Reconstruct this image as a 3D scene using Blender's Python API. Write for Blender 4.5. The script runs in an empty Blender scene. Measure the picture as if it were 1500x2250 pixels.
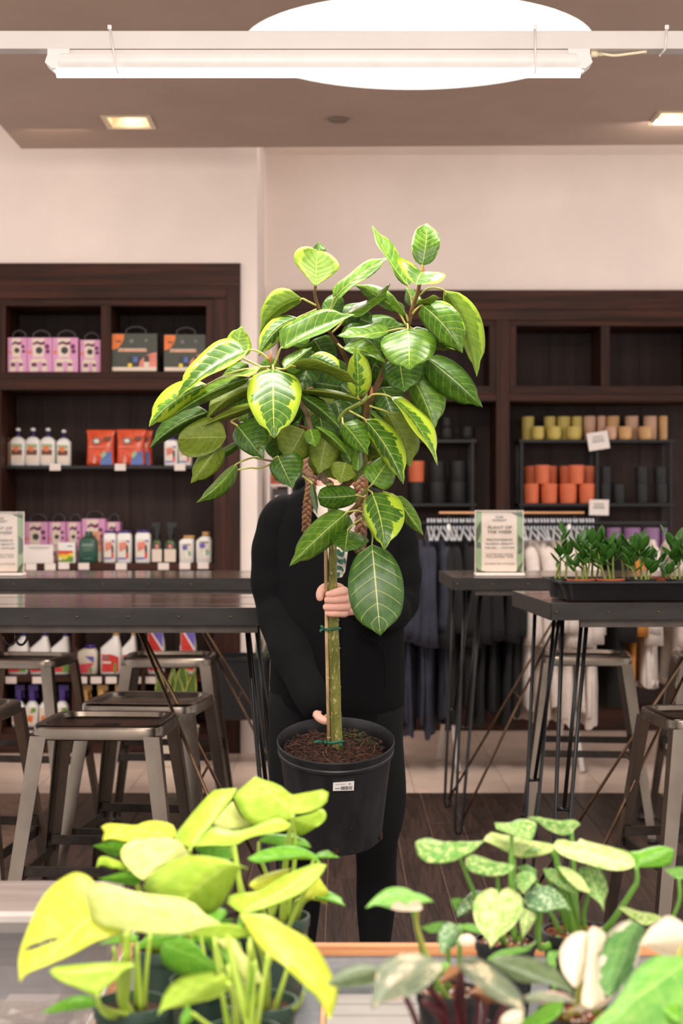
import bpy, bmesh, math, random
from mathutils import Vector, Matrix, noise as mnoise
V = Vector
PI = math.pi
R = math.radians
rng = random.Random(7)
SC = bpy.context.scene
COL = SC.collection

# ------------------------------------------------------------------ camera
F = 3500.0            # focal length in pixels of a 1500 x 2250 frame
HC = 1.32             # eye height
cam_d = bpy.data.cameras.new('camera')
cam = bpy.data.objects.new('camera', cam_d)
COL.objects.link(cam)
cam.location = (0, 0, HC)
cam.rotation_euler = (PI / 2, 0, 0)
cam_d.sensor_fit = 'VERTICAL'
cam_d.sensor_height = 36.0
cam_d.sensor_width = 24.0
cam_d.lens = F * 36.0 / 2250.0
cam_d.clip_start = 0.05
cam_d.clip_end = 60
cam_d.dof.use_dof = True
cam_d.dof.focus_distance = 3.35
cam_d.dof.aperture_fstop = 5.6
SC.camera = cam


def at(px, py, d):
    """point at distance d along the view axis that lies on photo pixel px, py"""
    return V(((px - 750.0) * d / F, d, HC + (1125.0 - py) * d / F))


# ------------------------------------------------------------------ world, lights, exposure
SC.view_settings.view_transform = 'Standard'
SC.view_settings.look = 'None'
SC.view_settings.gamma = 1.0
SC.view_settings.use_curve_mapping = False
SC.view_settings.exposure = 0.2
W = bpy.data.worlds.new('world')
SC.world = W
W.use_nodes = True
W.node_tree.nodes['Background'].inputs[0].default_value = (1.0, 0.965, 0.945, 1)
W.node_tree.nodes['Background'].inputs[1].default_value = 1.22


def area(name, loc, target, sx, sy, power, color, spread=180):
    l = bpy.data.lights.new(name, 'AREA')
    l.shape = 'RECTANGLE'
    l.size = sx
    l.size_y = sy
    l.energy = power
    l.color = color
    l.spread = R(spread)
    o = bpy.data.objects.new(name, l)
    COL.objects.link(o)
    o.location = loc
    o.rotation_euler = (V(target) - V(loc)).to_track_quat('-Z', 'Y').to_euler()
    return o


WARM = (1.0, 0.80, 0.66)
SOFT = (1.0, 0.90, 0.82)
WHITE = (1.0, 0.95, 0.90)
# grow lights over the display table (same kind as the tube in view, further forward)
area('light_display_table', (-0.05, 1.15, 2.45), (-0.05, 1.8, 0.85), 1.3, 0.5, 41, WHITE)
# the lit tube itself: what it sheds on the ficus
area('light_tube', (-0.05, 3.60, 2.30), (-0.05, 3.62, 0.8), 1.18, 0.06, 20, WHITE)
# shop lighting behind the camera
area('light_shop_front', (0.3, -0.6, 3.1), (0.0, 3.8, 1.1), 3.2, 1.4, 55, SOFT)
# added light over the aisle, brightening the floor for bounce onto the ceiling
area('light_aisle_fill', (0.0, 5.9, 3.15), (0.0, 5.9, 0.0), 1.1, 1.1, 78, SOFT)
# cove lamps behind the dropped ceiling, washing the back walls
area('light_cove_left', (-1.6, 8.30, 3.42), (-1.6, 8.85, 2.4), 3.2, 0.12, 1.2, WARM)
area('light_cove_right', (1.2, 8.75, 3.42), (1.2, 9.7, 2.2), 3.6, 0.15, 3, SOFT)
area('light_rear_left', (-1.4, 7.7, 3.15), (-1.4, 8.7, 1.2), 0.3, 0.3, 2, WARM)
area('light_rear_right', (1.6, 7.6, 3.15), (1.5, 9.4, 1.2), 0.3, 0.3, 5, SOFT)


# ------------------------------------------------------------------ materials
def lin(c):
    r = []
    for v in c[:3]:
        v = v / 255.0
        r.append(v / 12.92 if v <= 0.04045 else ((v + 0.055) / 1.055) ** 2.4)
    return (r[0], r[1], r[2], 1.0)


class NT:
    def __init__(s, name):
        s.m = bpy.data.materials.new(name)
        s.m.use_nodes = True
        s.t = s.m.node_tree
        s.b = s.t.nodes['Principled BSDF']
        s.out = s.t.nodes['Material Output']

    def n(s, typ, **kw):
        o = s.t.nodes.new(typ)
        for k, v in kw.items():
            setattr(o, k, v)
        return o

    def l(s, a, b):
        s.t.links.new(a, b)

    def math(s, op, a, b=None, c=None, clamp=False):
        o = s.n('ShaderNodeMath', operation=op, use_clamp=clamp)
        for i, v in enumerate((a, b, c)):
            if v is None:
                continue
            if isinstance(v, (int, float)):
                o.inputs[i].default_value = v
            else:
                s.l(v, o.inputs[i])
        return o.outputs[0]

    def smooth(s, x, a, b):
        o = s.n('ShaderNodeMapRange', interpolation_type='SMOOTHSTEP')
        o.clamp = True
        for i, v in ((0, x), (1, a), (2, b)):
            if isinstance(v, (int, float)):
                o.inputs[i].default_value = v
            else:
                s.l(v, o.inputs[i])
        return o.outputs[0]

    def mix(s, fac, a, b):
        o = s.n('ShaderNodeMix', data_type='RGBA')
        for i, v in ((0, fac), (6, a), (7, b)):
            if isinstance(v, (int, float)):
                o.inputs[i].default_value = v
            elif isinstance(v, tuple):
                o.inputs[i].default_value = v
            else:
                s.l(v, o.inputs[i])
        return o.outputs[2]

    def noise(s, vec, scale, detail=3, rough=.55, dim='3D', w=None):
        o = s.n('ShaderNodeTexNoise', noise_dimensions=dim)
        if vec is not None:
            s.l(vec, o.inputs['Vector'])
        o.inputs['Scale'].default_value = scale
        o.inputs['Detail'].default_value = detail
        o.inputs['Roughness'].default_value = rough
        if w is not None:
            s.l(w, o.inputs['W'])
        return o.outputs[0]

    def coord(s, kind='Object', scale=None):
        c = s.n('ShaderNodeTexCoord').outputs[kind]
        if scale:
            mp = s.n('ShaderNodeMapping')
            mp.inputs['Scale'].default_value = scale
            s.l(c, mp.inputs['Vector'])
            c = mp.outputs[0]
        return c

    def bump(s, h, strength, dist=.002):
        o = s.n('ShaderNodeBump')
        o.inputs['Strength'].default_value = strength
        o.inputs['Distance'].default_value = dist
        s.l(h, o.inputs['Height'])
        s.l(o.outputs[0], s.b.inputs['Normal'])


def mat(name, rgb, rough=.5, metal=0., spec=.5, var=.12, scale=(18, 18, 18), bump=0., coat=0., rvar=0., emit=0., alpha=None, sheen=0.):
    t = NT(name)
    c = lin(rgb)
    vec = t.coord('Object', scale)
    nz = t.noise(vec, 1.0, 4)
    if var > 0:
        lo = tuple(x * (1 - var * 1.6) for x in c[:3]) + (1,)
        hi = tuple(min(1, x * (1 + var * 1.1)) for x in c[:3]) + (1,)
        t.l(t.mix(t.smooth(nz, .3, .7), lo, hi), t.b.inputs['Base Color'])
    else:
        t.b.inputs['Base Color'].default_value = c
    t.b.inputs['Roughness'].default_value = rough
    t.b.inputs['Metallic'].default_value = metal
    t.b.inputs['Specular IOR Level'].default_value = spec
    if rvar:
        n2 = t.noise(vec, 2.3, 3)
        t.l(t.math('MULTIPLY_ADD', n2, rvar * 2, rough - rvar), t.b.inputs['Roughness'])
    if bump:
        t.bump(nz, bump, .004)
    if coat:
        t.b.inputs['Coat Weight'].default_value = coat
    if sheen:
        t.b.inputs['Sheen Weight'].default_value = sheen
    if emit:
        t.b.inputs['Emission Color'].default_value = c
        t.b.inputs['Emission Strength'].default_value = emit
    return t.m


def wood(name, dark, light, rough=.4, stretch=(1.2, 40, 40), coat=0., bump=.05, spec=.5):
    t = NT(name)
    t.b.inputs['Specular IOR Level'].default_value = spec
    vec = t.coord('Object', stretch)
    a = t.noise(vec, 1.0, 5, .6)
    b = t.noise(vec, 4.0, 3, .5)
    f = t.math('ADD', t.math('MULTIPLY', a, .75), t.math('MULTIPLY', b, .25))
    t.l(t.mix(t.smooth(f, .36, .64), lin(dark), lin(light)), t.b.inputs['Base Color'])
    t.l(t.math('MULTIPLY_ADD', b, .2, rough - .1), t.b.inputs['Roughness'])
    if coat:
        t.b.inputs['Coat Weight'].default_value = coat
        t.b.inputs['Coat Roughness'].default_value = .12
    t.bump(f, bump, .002)
    return t.m


def clear(name, tint=(255, 255, 255), rough=.03, mixf=.85, gloss=False):
    """thin clear plastic or glass sheet"""
    t = NT(name)
    tr = t.n('ShaderNodeBsdfTransparent')
    tr.inputs[0].default_value = lin(tint)
    t.b.inputs['Base Color'].default_value = lin(tint)
    t.b.inputs['Roughness'].default_value = rough
    nz = t.noise(t.coord('Object'), 6, 3)
    mx = t.n('ShaderNodeMixShader')
    t.l(t.math('MULTIPLY_ADD', nz, .06, mixf - .03), mx.inputs[0])
    if gloss:
        gl_ = t.n('ShaderNodeBsdfGlossy')
        gl_.inputs['Roughness'].default_value = rough
        t.l(gl_.outputs[0], mx.inputs[1])
    else:
        t.l(t.b.outputs[0], mx.inputs[1])
    t.l(tr.outputs[0], mx.inputs[2])
    t.l(mx.outputs[0], t.out.inputs[0])
    return t.m


def leaf_mat(name, dark, light, vein, edge=None, thr=.55, jag=.5, N=8., rough=.32, vw=.085, vs=.55, blotch=None,
             bscale=7., bthr=.52, trans=.22, slope=.20, coat=0.0, mid=None, bumps=.15, mottle=.6):
    t = NT(name)
    uv = t.n('ShaderNodeUVMap', uv_map='UVMap').outputs[0]
    sp = t.n('ShaderNodeSeparateXYZ')
    t.l(uv, sp.inputs[0])
    x = t.math('MULTIPLY_ADD', sp.outputs[0], 2., -1.)
    ax = t.math('ABSOLUTE', x)
    v = sp.outputs[1]
    rnd = t.n('ShaderNodeObjectInfo').outputs['Random']
    s = t.math('MULTIPLY', t.math('SUBTRACT', v, t.math('MULTIPLY', t.math('POWER', ax, 1.25), slope)), N)
    fr = t.math('ABSOLUTE', t.math('SUBTRACT', t.math('FRACT', s), .5))
    sec = t.math('FLOOR', t.math('ADD', s, .5 if edge else 0.))
    # sector hash for the jagged margin
    h = t.math('ADD', t.math('MULTIPLY', sec, 12.9898), t.math('MULTIPLY', t.math('SIGN', x), 37.719))
    h = t.math('FRACT', t.math('MULTIPLY', t.math('SINE', t.math('ADD', h, t.math('MULTIPLY', rnd, 91.7))), 437.585))
    h = t.math('ABSOLUTE', h)
    cv = t.n('ShaderNodeCombineXYZ')
    t.l(sp.outputs[0], cv.inputs[0])
    t.l(v, cv.inputs[1])
    t.l(t.math('MULTIPLY', rnd, 50.), cv.inputs[2])
    nz = t.noise(cv.outputs[0], bscale, 5, .6)
    nz2 = t.noise(cv.outputs[0], 26, 3, .6)
    col = t.mix(t.smooth(nz, .5 - mottle * .35, .5 + mottle * .35), lin(dark), lin(light))
    if blotch is not None:
        f = t.smooth(t.math('ADD', nz, t.math('MULTIPLY', t.math('SUBTRACT', nz2, .5), .35)), bthr - .03, bthr + .05)
        col = t.mix(f, col, lin(blotch))
    if edge is not None:
        a = t.math('ADD', ax, t.math('MULTIPLY', t.math('SUBTRACT', nz2, .5), .22))
        a = t.math('ADD', a, t.math('MULTIPLY', t.math('SUBTRACT', nz, .5), .30))
        h3 = t.math('MULTIPLY', t.math('FLOOR', t.math('MULTIPLY', s, 3.)), 78.233)
        h3 = t.math('ABSOLUTE', t.math('FRACT', t.math('MULTIPLY', t.math('SINE', t.math('ADD', h3, t.math('MULTIPLY', t.math('SIGN', x), 17.3))), 251.31)))
        h = t.math('ADD', t.math('MULTIPLY', h, .65), t.math('MULTIPLY', h3, .35))
        lo = t.math('MULTIPLY_ADD', h, jag, thr - jag / 2)
        f = t.smooth(a, lo, t.math('ADD', lo, .035))
        col = t.mix(f, col, lin(edge))
    # lateral veins and midrib
    vm = t.math('SUBTRACT', 1., t.smooth(fr, 0., vw))
    vm = t.math('MULTIPLY', vm, t.smooth(ax, 1.0, .80))
    col = t.mix(t.math('MULTIPLY', vm, vs), col, lin(vein))
    mw = t.math('MULTIPLY_ADD', v, -.022, .045)
    mr = t.math('SUBTRACT', 1., t.smooth(ax, t.math('MULTIPLY', mw, .5), mw))
    col = t.mix(t.math('MULTIPLY', mr, .9 if mid is None else mid), col, lin(vein))
    t.l(col, t.b.inputs['Base Color'])
    t.b.inputs['Roughness'].default_value = rough
    t.b.inputs['Specular IOR Level'].default_value = .5
    t.b.inputs['Coat Weight'].default_value = coat
    hh = t.math('ADD', t.math('MULTIPLY', t.math('POWER', t.math('MULTIPLY', fr, 2.), .5), .8), t.math('MULTIPLY', nz2, .25))
    t.bump(hh, bumps, .004)
    tl = t.n('ShaderNodeBsdfTranslucent')
    t.l(col, tl.inputs[0])
    mx = t.n('ShaderNodeMixShader')
    mx.inputs[0].default_value = trans
    t.l(t.b.outputs[0], mx.inputs[1])
    t.l(tl.outputs[0], mx.inputs[2])
    t.l(mx.outputs[0], t.out.inputs[0])
    return t.m


def bark_mat():
    t = NT('green_bark')
    vec = t.coord('Object')
    sc = t.coord('Object', (60, 60, 14))
    a = t.noise(sc, 1.0, 5, .6)
    col = t.mix(t.smooth(a, .35, .65), lin((96, 98, 34)), lin((134, 132, 58)))
    fl = t.noise(t.coord('Object', (150, 150, 46)), 1.0, 3, .6)
    col = t.mix(t.smooth(fl, .58, .66), col, lin((188, 172, 120)))
    lo_ = t.noise(vec, 9, 2)
    col = t.mix(t.math('MULTIPLY', t.smooth(lo_, .56, .68), .7), col, lin((134, 104, 62)))
    t.l(col, t.b.inputs['Base Color'])
    t.b.inputs['Roughness'].default_value = .65
    t.bump(t.math('ADD', a, fl), .5, .003)
    return t.m


def pot_mat():
    t = NT('black_pot_plastic')
    vec = t.coord('Object')
    a = t.noise(t.coord('Object', (25, 25, 4)), 1.0, 4)
    sp = t.noise(vec, 260, 2, .5)
    col = t.mix(t.smooth(a, .3, .7), lin((28, 27, 28)), lin((40, 39, 40)))
    col = t.mix(t.smooth(sp, .76, .80), col, lin((150, 140, 130)))
    t.l(col, t.b.inputs['Base Color'])
    t.l(t.math('MULTIPLY_ADD', a, .2, .34), t.b.inputs['Roughness'])
    return t.m


M = {}
M['paint'] = mat('painted_wall', (240, 224, 214), .75, var=.03, scale=(2, 2, 2))
M['paint_soffit'] = mat('taupe_ceiling_paint', (184, 156, 139), .8, var=.03, scale=(3, 3, 3))
M['paint_white'] = mat('white_paint', (226, 216, 210), .5, var=.02, scale=(6, 6, 6))
M['cabinet'] = wood('dark_cabinet_wood', (38, 18, 11), (68, 36, 23), .5, (26, 26, 1.0), spec=.22)
M['cabinet_h'] = wood('dark_cabinet_wood_across', (38, 18, 11), (70, 37, 24), .5, (1.0, 26, 26), spec=.22)
M['cabinet_back'] = wood('cabinet_back_panel', (50, 37, 33), (64, 48, 43), .6, (20, 20, 1.0), spec=.2)
M['plank'] = wood('dark_floor_tile', (40, 28, 24), (66, 48, 40), .42, (30, 1.5, 30))
M['grout'] = mat('floor_grout', (118, 90, 74), .8)
M['tile'] = mat('beige_floor_tile', (212, 188, 172), .3, var=.06, scale=(4, 4, 4))
M['tile_grout'] = mat('beige_grout', (150, 128, 112), .8)
M['steel'] = mat('brushed_gunmetal', (132, 119, 107), .29, metal=1.0, var=.13, scale=(7, 7, 4), rvar=.08)
M['steel_dark'] = mat('dark_steel', (70, 62, 57), .4, metal=.85, var=.2, rvar=.1)
M['table_edge'] = mat('table_steel_band', (46, 41, 38), .48, metal=.35, var=.16, scale=(5, 30, 30), rvar=.12)
M['table_top'] = wood('polished_table_board', (58, 42, 36), (92, 70, 60), .2, (1.2, 30, 30), coat=.6)
M['apron'] = mat('table_under_frame', (92, 80, 72), .5, metal=.3, var=.12)
M['rod_black'] = mat('black_steel_rod', (22, 21, 21), .35, metal=.2)
M['rod_bronze'] = mat('bronze_steel_rod', (120, 92, 70), .35, metal=.85, var=.2)
M['brass'] = mat('brass_screw', (104, 84, 60), .45, metal=.9)
M['black_plastic'] = pot_mat()
M['black_matte'] = mat('black_matte_ceramic', (19, 19, 20), .6)
M['green_plastic'] = mat('dark_green_pot_plastic', (58, 78, 66), .35, var=.06)
M['soil'] = mat('potting_soil', (64, 38, 24), .95, var=.6, scale=(120, 120, 120), bump=.9)
M['soil_bark'] = mat('bark_mix', (136, 74, 44), .95, var=.5, scale=(110, 110, 110), bump=.9)
M['moss'] = mat('moss', (58, 60, 26), .95, var=.4, scale=(90, 90, 90), bump=.6)
M['root'] = mat('dry_root', (118, 78, 46), .85)
M['perlite'] = mat('perlite', (235, 225, 210), .9)
M['bark'] = bark_mat()
M['bark_grey'] = mat('grey_brown_bark', (150, 122, 96), .8, var=.35, scale=(70, 70, 30), bump=.5)
M['bark_brown'] = mat('brown_twig', (116, 84, 42), .75, var=.3, scale=(60, 60, 30), bump=.3)
M['stem_green'] = mat('green_stem', (126, 138, 50), .5, var=.15)
M['petiole'] = mat('yellow_petiole', (190, 186, 92), .45, var=.1)
M['petiole_lime'] = mat('lime_petiole', (190, 214, 84), .4, var=.08)
M['petiole_green'] = mat('green_petiole', (126, 176, 70), .4, var=.1)
M['petiole_wine'] = mat('burgundy_petiole', (84, 28, 34), .35, var=.15)
M['sheath'] = mat('red_bud_sheath', (176, 112, 62), .5)
M['bamboo'] = mat('bamboo_stake', (206, 172, 122), .6, var=.25, scale=(50, 50, 6))
M['tie'] = mat('green_tie_tape', (26, 98, 76), .4)
M['skin'] = mat('skin', (236, 178, 156), .48, var=.06, scale=(30, 30, 30))
M['nail'] = mat('finger_nail', (238, 182, 166), .25, var=.02)
M['hoodie'] = mat('black_fleece', (10, 9, 10), .95, spec=.2, var=.12, bump=.25, scale=(14, 14, 14))
M['leggings'] = mat('black_leggings', (9, 8, 9), .8, spec=.25, var=.1)
M['tee'] = mat('cream_tee', (236, 220, 204), .85, var=.04)
M['print_green'] = mat('green_print', (40, 84, 66), .8)
M['hair'] = mat('auburn_hair', (118, 76, 42), .5, var=.35, scale=(60, 60, 60))
M['eye'] = mat('eye', (60, 40, 30), .2)
M['lip'] = mat('lips', (196, 110, 104), .4)
M['white'] = mat('white_plastic', (238, 232, 226), .35, var=.02)
M['offwhite'] = mat('cream_plastic', (226, 214, 196), .4, var=.03)
M['paper'] = mat('white_paper', (236, 224, 216), .7, var=.02)
M['purple'] = mat('purple_cap', (70, 44, 122), .4)
M['navy'] = mat('navy_cap', (42, 36, 96), .4)
M['gold'] = mat('gold_cap', (206, 158, 92), .35)
M['red'] = mat('red_label', (214, 52, 44), .5)
M['pinkred'] = mat('pink_red_label', (222, 74, 88), .5)
M['orange'] = mat('orange_print', (228, 120, 52), .5)
M['orange_bag'] = mat('orange_foil_bag', (216, 78, 36), .3, var=.12, bump=.5, scale=(30, 30, 30))
M['blue'] = mat('blue_print', (86, 110, 168), .45)
M['brown'] = mat('brown_print', (112, 66, 46), .5)
M['violet'] = mat('violet_print', (110, 92, 178), .5)
M['pink_box'] = mat('pink_card', (218, 150, 190), .45, var=.03)
M['cream_print'] = mat('cream_print', (228, 208, 188), .5, var=.02)
M['plum'] = mat('plum_print', (112, 44, 84), .5)
M['charcoal'] = mat('charcoal_print', (62, 56, 56), .5)
M['green_box'] = mat('dark_green_card', (70, 72, 62), .5, var=.03)
M['salmon'] = mat('salmon_print', (226, 134, 116), .5)
M['peach'] = mat('peach_plastic', (226, 160, 128), .45)
M['jug'] = mat('forest_green_plastic', (46, 84, 68), .4, var=.04)
M['yellow'] = mat('yellow_print', (236, 206, 50), .45)
M['leaf_print'] = mat('green_leaf_print', (106, 150, 56), .5)
M['black'] = mat('black_plastic', (20, 20, 21), .35)
M['bottle_dark'] = mat('dark_green_bottle', (46, 52, 36), .3)
M['grey_print'] = mat('grey_print', (120, 116, 114), .6)
M['text'] = mat('dark_green_ink', (74, 80, 74), .7, var=0)
M['text_light'] = mat('grey_ink', (128, 126, 124), .7, var=0)
M['text_pale'] = mat('pale_ink', (176, 190, 180), .7, var=0)
M['sage'] = mat('sage_print', (150, 180, 142), .6, var=.02)
M['olive_print'] = mat('olive_leaf_print', (88, 104, 84), .6, var=.04)
M['acrylic'] = clear('clear_acrylic', (252, 250, 248), .05, .95, True)
M['acrylic_edge'] = mat('acrylic_edge', (246, 232, 222), .3, var=.02)
M['glass_shelf'] = mat('smoked_shelf', (14, 13, 13), .45)
M['tag'] = mat('price_tag_card', (232, 216, 206), .6, var=.03)
M['rack'] = mat('black_rack_metal', (26, 25, 25), .45, metal=.3)
M['terracotta'] = mat('terracotta_glaze', (216, 108, 68), .6, var=.05)
M['terracotta_pot'] = mat('terracotta_pot', (186, 92, 56), .7, var=.1)
M['olive_pot'] = mat('mustard_olive_glaze', (196, 172, 86), .5, var=.05)
M['beige_pot'] = mat('beige_pink_glaze', (206, 160, 132), .55, var=.06)
M['tan_pot'] = mat('tan_glaze', (206, 158, 104), .55, var=.06)
M['purple_pot'] = mat('mauve_glaze', (142, 104, 144), .55, var=.05)
M['cloth_navy'] = mat('navy_cotton', (44, 44, 58), .9, var=.15, bump=.2)
M['cloth_black'] = mat('black_cotton', (19, 18, 19), .95, var=.1)
M['cloth_white'] = mat('white_cotton', (214, 200, 190), .9, var=.07, bump=.15)
M['cloth_mustard'] = mat('mustard_cotton', (190, 122, 44), .9, var=.1)
M['hanger'] = mat('pale_grey_hanger', (176, 178, 182), .25, var=.05)
M['wood_bar'] = wood('light_wood_rail', (178, 122, 80), (206, 150, 104), .45, (2, 40, 40))
M['ply'] = wood('orange_plywood', (206, 132, 82), (232, 164, 112), .5, (2, 40, 40))
M['zinc'] = mat('zinc_sheet', (118, 120, 124), .5, metal=.35, var=.08, scale=(60, 60, 60))
M['greywood'] = wood('weathered_grey_wood', (118, 102, 94), (150, 134, 125), .6, (2, 40, 40))
M['pale_slat'] = mat('pale_grey_slat', (158, 150, 143), .5, var=.04)
M['glass_top'] = clear('glass_panel', (222, 220, 220), .06, .90)
M['grey_liner'] = mat('grey_liner', (150, 143, 143), .6, var=.12, scale=(30, 30, 30))
M['cello'] = clear('cellophane', (246, 236, 226), .12, .55)
M['lamp_on'] = mat('lit_lamp', (255, 244, 226), .5, var=0, emit=6.)
M['tube_on'] = mat('lit_tube', (255, 252, 250), .5, var=0, emit=5.)
M['sky_on'] = mat('daylight_diffuser', (255, 252, 248), .5, var=0, emit=2.2)
M['drum'] = mat('skylight_drum_paint', (250, 246, 242), .7, var=.01)
M['rail_white'] = mat('off_white_rail', (196, 184, 176), .5, var=.04)
M['metal_trim'] = mat('downlight_trim', (226, 206, 176), .35, metal=.3, var=.03)
M['plug'] = mat('ivory_cable', (240, 224, 190), .5, var=.03)
M['grille'] = mat('smoke_sensor', (120, 98, 86), .7)
M['trayblack'] = mat('black_tray_plastic', (25, 24, 25), .38, var=.1)
M['teal'] = mat('teal_print', (40, 140, 140), .45)

# foliage
M['fic_dark'] = leaf_mat('ficus_leaf_dark', (50, 86, 20), (80, 118, 34), (168, 188, 92), vs=.32, rough=.34)
M['fic_mid'] = leaf_mat('ficus_leaf_green', (74, 116, 24), (112, 152, 40), (196, 210, 104), vs=.38, rough=.34)
M['fic_edge'] = leaf_mat('ficus_leaf_thin_margin', (66, 108, 26), (104, 146, 40), (204, 214, 110), edge=(156, 198, 52), thr=.95, jag=.30, vs=.4)
M['fic_clean'] = leaf_mat('ficus_leaf_plain', (60, 98, 36), (82, 122, 48), (214, 216, 138), N=7, vs=.62, vw=.06, rough=.36)
M['fic_var'] = leaf_mat('ficus_leaf_variegated', (60, 104, 30), (94, 136, 44), (216, 226, 116), edge=(188, 218, 56), thr=.68, jag=.5, vs=.45)
M['fic_var2'] = leaf_mat('ficus_leaf_lime', (78, 130, 36), (116, 166, 50), (220, 230, 116), edge=(196, 222, 58), thr=.42, jag=.7, vs=.45)
M['fic_und'] = leaf_mat('ficus_leaf_underside', (116, 136, 34), (140, 158, 48), (182, 190, 88), vs=.35, rough=.5, trans=.35)
M['fic_undl'] = leaf_mat('ficus_leaf_underside_lime', (104, 142, 24), (130, 160, 36), (178, 196, 80), vs=.35, rough=.5, edge=(164, 194, 50), thr=.74, jag=.4, trans=.35)
M['neon'] = leaf_mat('lime_philodendron_leaf', (178, 214, 60), (206, 230, 84), (232, 240, 140), N=6, vs=.22, rough=.4, trans=.3, mid=.6, bumps=.12)
M['neon_y'] = leaf_mat('yellow_philodendron_leaf', (216, 222, 58), (234, 236, 92), (244, 244, 150), N=6, vs=.22, rough=.4, trans=.3, mid=.6, bumps=.12)
M['neon_c'] = leaf_mat('cream_philodendron_leaf', (226, 232, 120), (240, 242, 160), (246, 246, 190), N=6, vs=.2, rough=.4, trans=.3, mid=.5, bumps=.12)
M['neon_g'] = leaf_mat('green_philodendron_leaf', (104, 172, 44), (136, 196, 60), (190, 220, 110), N=6, vs=.25, rough=.4, trans=.28, mid=.6, bumps=.12)
M['marble'] = leaf_mat('marbled_leaf', (110, 164, 76), (146, 190, 96), (214, 226, 160), blotch=(214, 226, 146), bscale=11, bthr=.54, N=7, vs=.2, rough=.42, mid=.5, bumps=.12)
M['marble_l'] = leaf_mat('pale_marbled_leaf', (164, 204, 96), (196, 222, 120), (226, 236, 170), blotch=(226, 236, 156), bscale=9, bthr=.46, N=7, vs=.2, rough=.42, mid=.5, bumps=.12)
M['marble_d'] = leaf_mat('deep_marbled_leaf', (70, 120, 64), (104, 152, 84), (190, 206, 150), blotch=(206, 216, 170), bscale=12, bthr=.56, N=7, vs=.25, rough=.42, mid=.5, bumps=.12)
M['plain_g'] = leaf_mat('fresh_green_leaf', (112, 176, 76), (150, 204, 92), (206, 226, 140), N=7, vs=.25, rough=.42, mid=.6, blotch=(214, 222, 140), bscale=6, bthr=.66, bumps=.12)
M['creamleaf'] = leaf_mat('cream_variegated_leaf', (240, 220, 186), (246, 230, 202), (246, 236, 206), N=7, vs=.15, rough=.45, mid=.3, bumps=.08, blotch=(180, 206, 110), bscale=3, bthr=.72)
M['halfmoon'] = leaf_mat('green_white_leaf', (92, 150, 76), (130, 180, 96), (200, 220, 150), edge=(244, 232, 206), thr=.85, jag=.7, N=4, vs=.2, rough=.42, mid=.5, bumps=.08)
M['pp'] = leaf_mat('grey_green_pink_leaf', (104, 116, 88), (140, 148, 112), (190, 180, 140), blotch=(224, 196, 160), bscale=3.5, bthr=.58, N=6, vs=.15, rough=.4, mid=.4, bumps=.1)
M['pp_pink'] = leaf_mat('pink_blotched_leaf', (112, 122, 96), (146, 152, 118), (200, 180, 150), edge=(236, 170, 166), thr=1.0, jag=.9, N=2, vs=.1, rough=.4, mid=.4, bumps=.1)
M['pp_dark'] = leaf_mat('dark_olive_leaf', (86, 104, 66), (112, 128, 84), (150, 156, 110), N=6, vs=.15, rough=.4, mid=.4, bumps=.1)
M['pp_under'] = leaf_mat('bronze_leaf_underside', (138, 88, 44), (160, 106, 58), (170, 116, 70), N=6, vs=.1, rough=.5, mid=.3, bumps=.05)
M['zz'] = leaf_mat('glossy_dark_leaflet', (44, 90, 28), (72, 120, 40), (100, 146, 60), N=3, vs=.15, rough=.32, mid=.5, bumps=.05)
M['snake'] = leaf_mat('snake_plant_leaf', (74, 104, 44), (110, 136, 64), (120, 144, 70), edge=(206, 198, 90), thr=.8, jag=.05, N=14, vs=.3, slope=0., rough=.4, mid=0., bumps=.05)
M['greyleaf'] = leaf_mat('grey_green_leaf', (112, 124, 100), (140, 150, 124), (160, 168, 140), N=5, vs=.1, rough=.5, mid=.3, bumps=.05)


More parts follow.
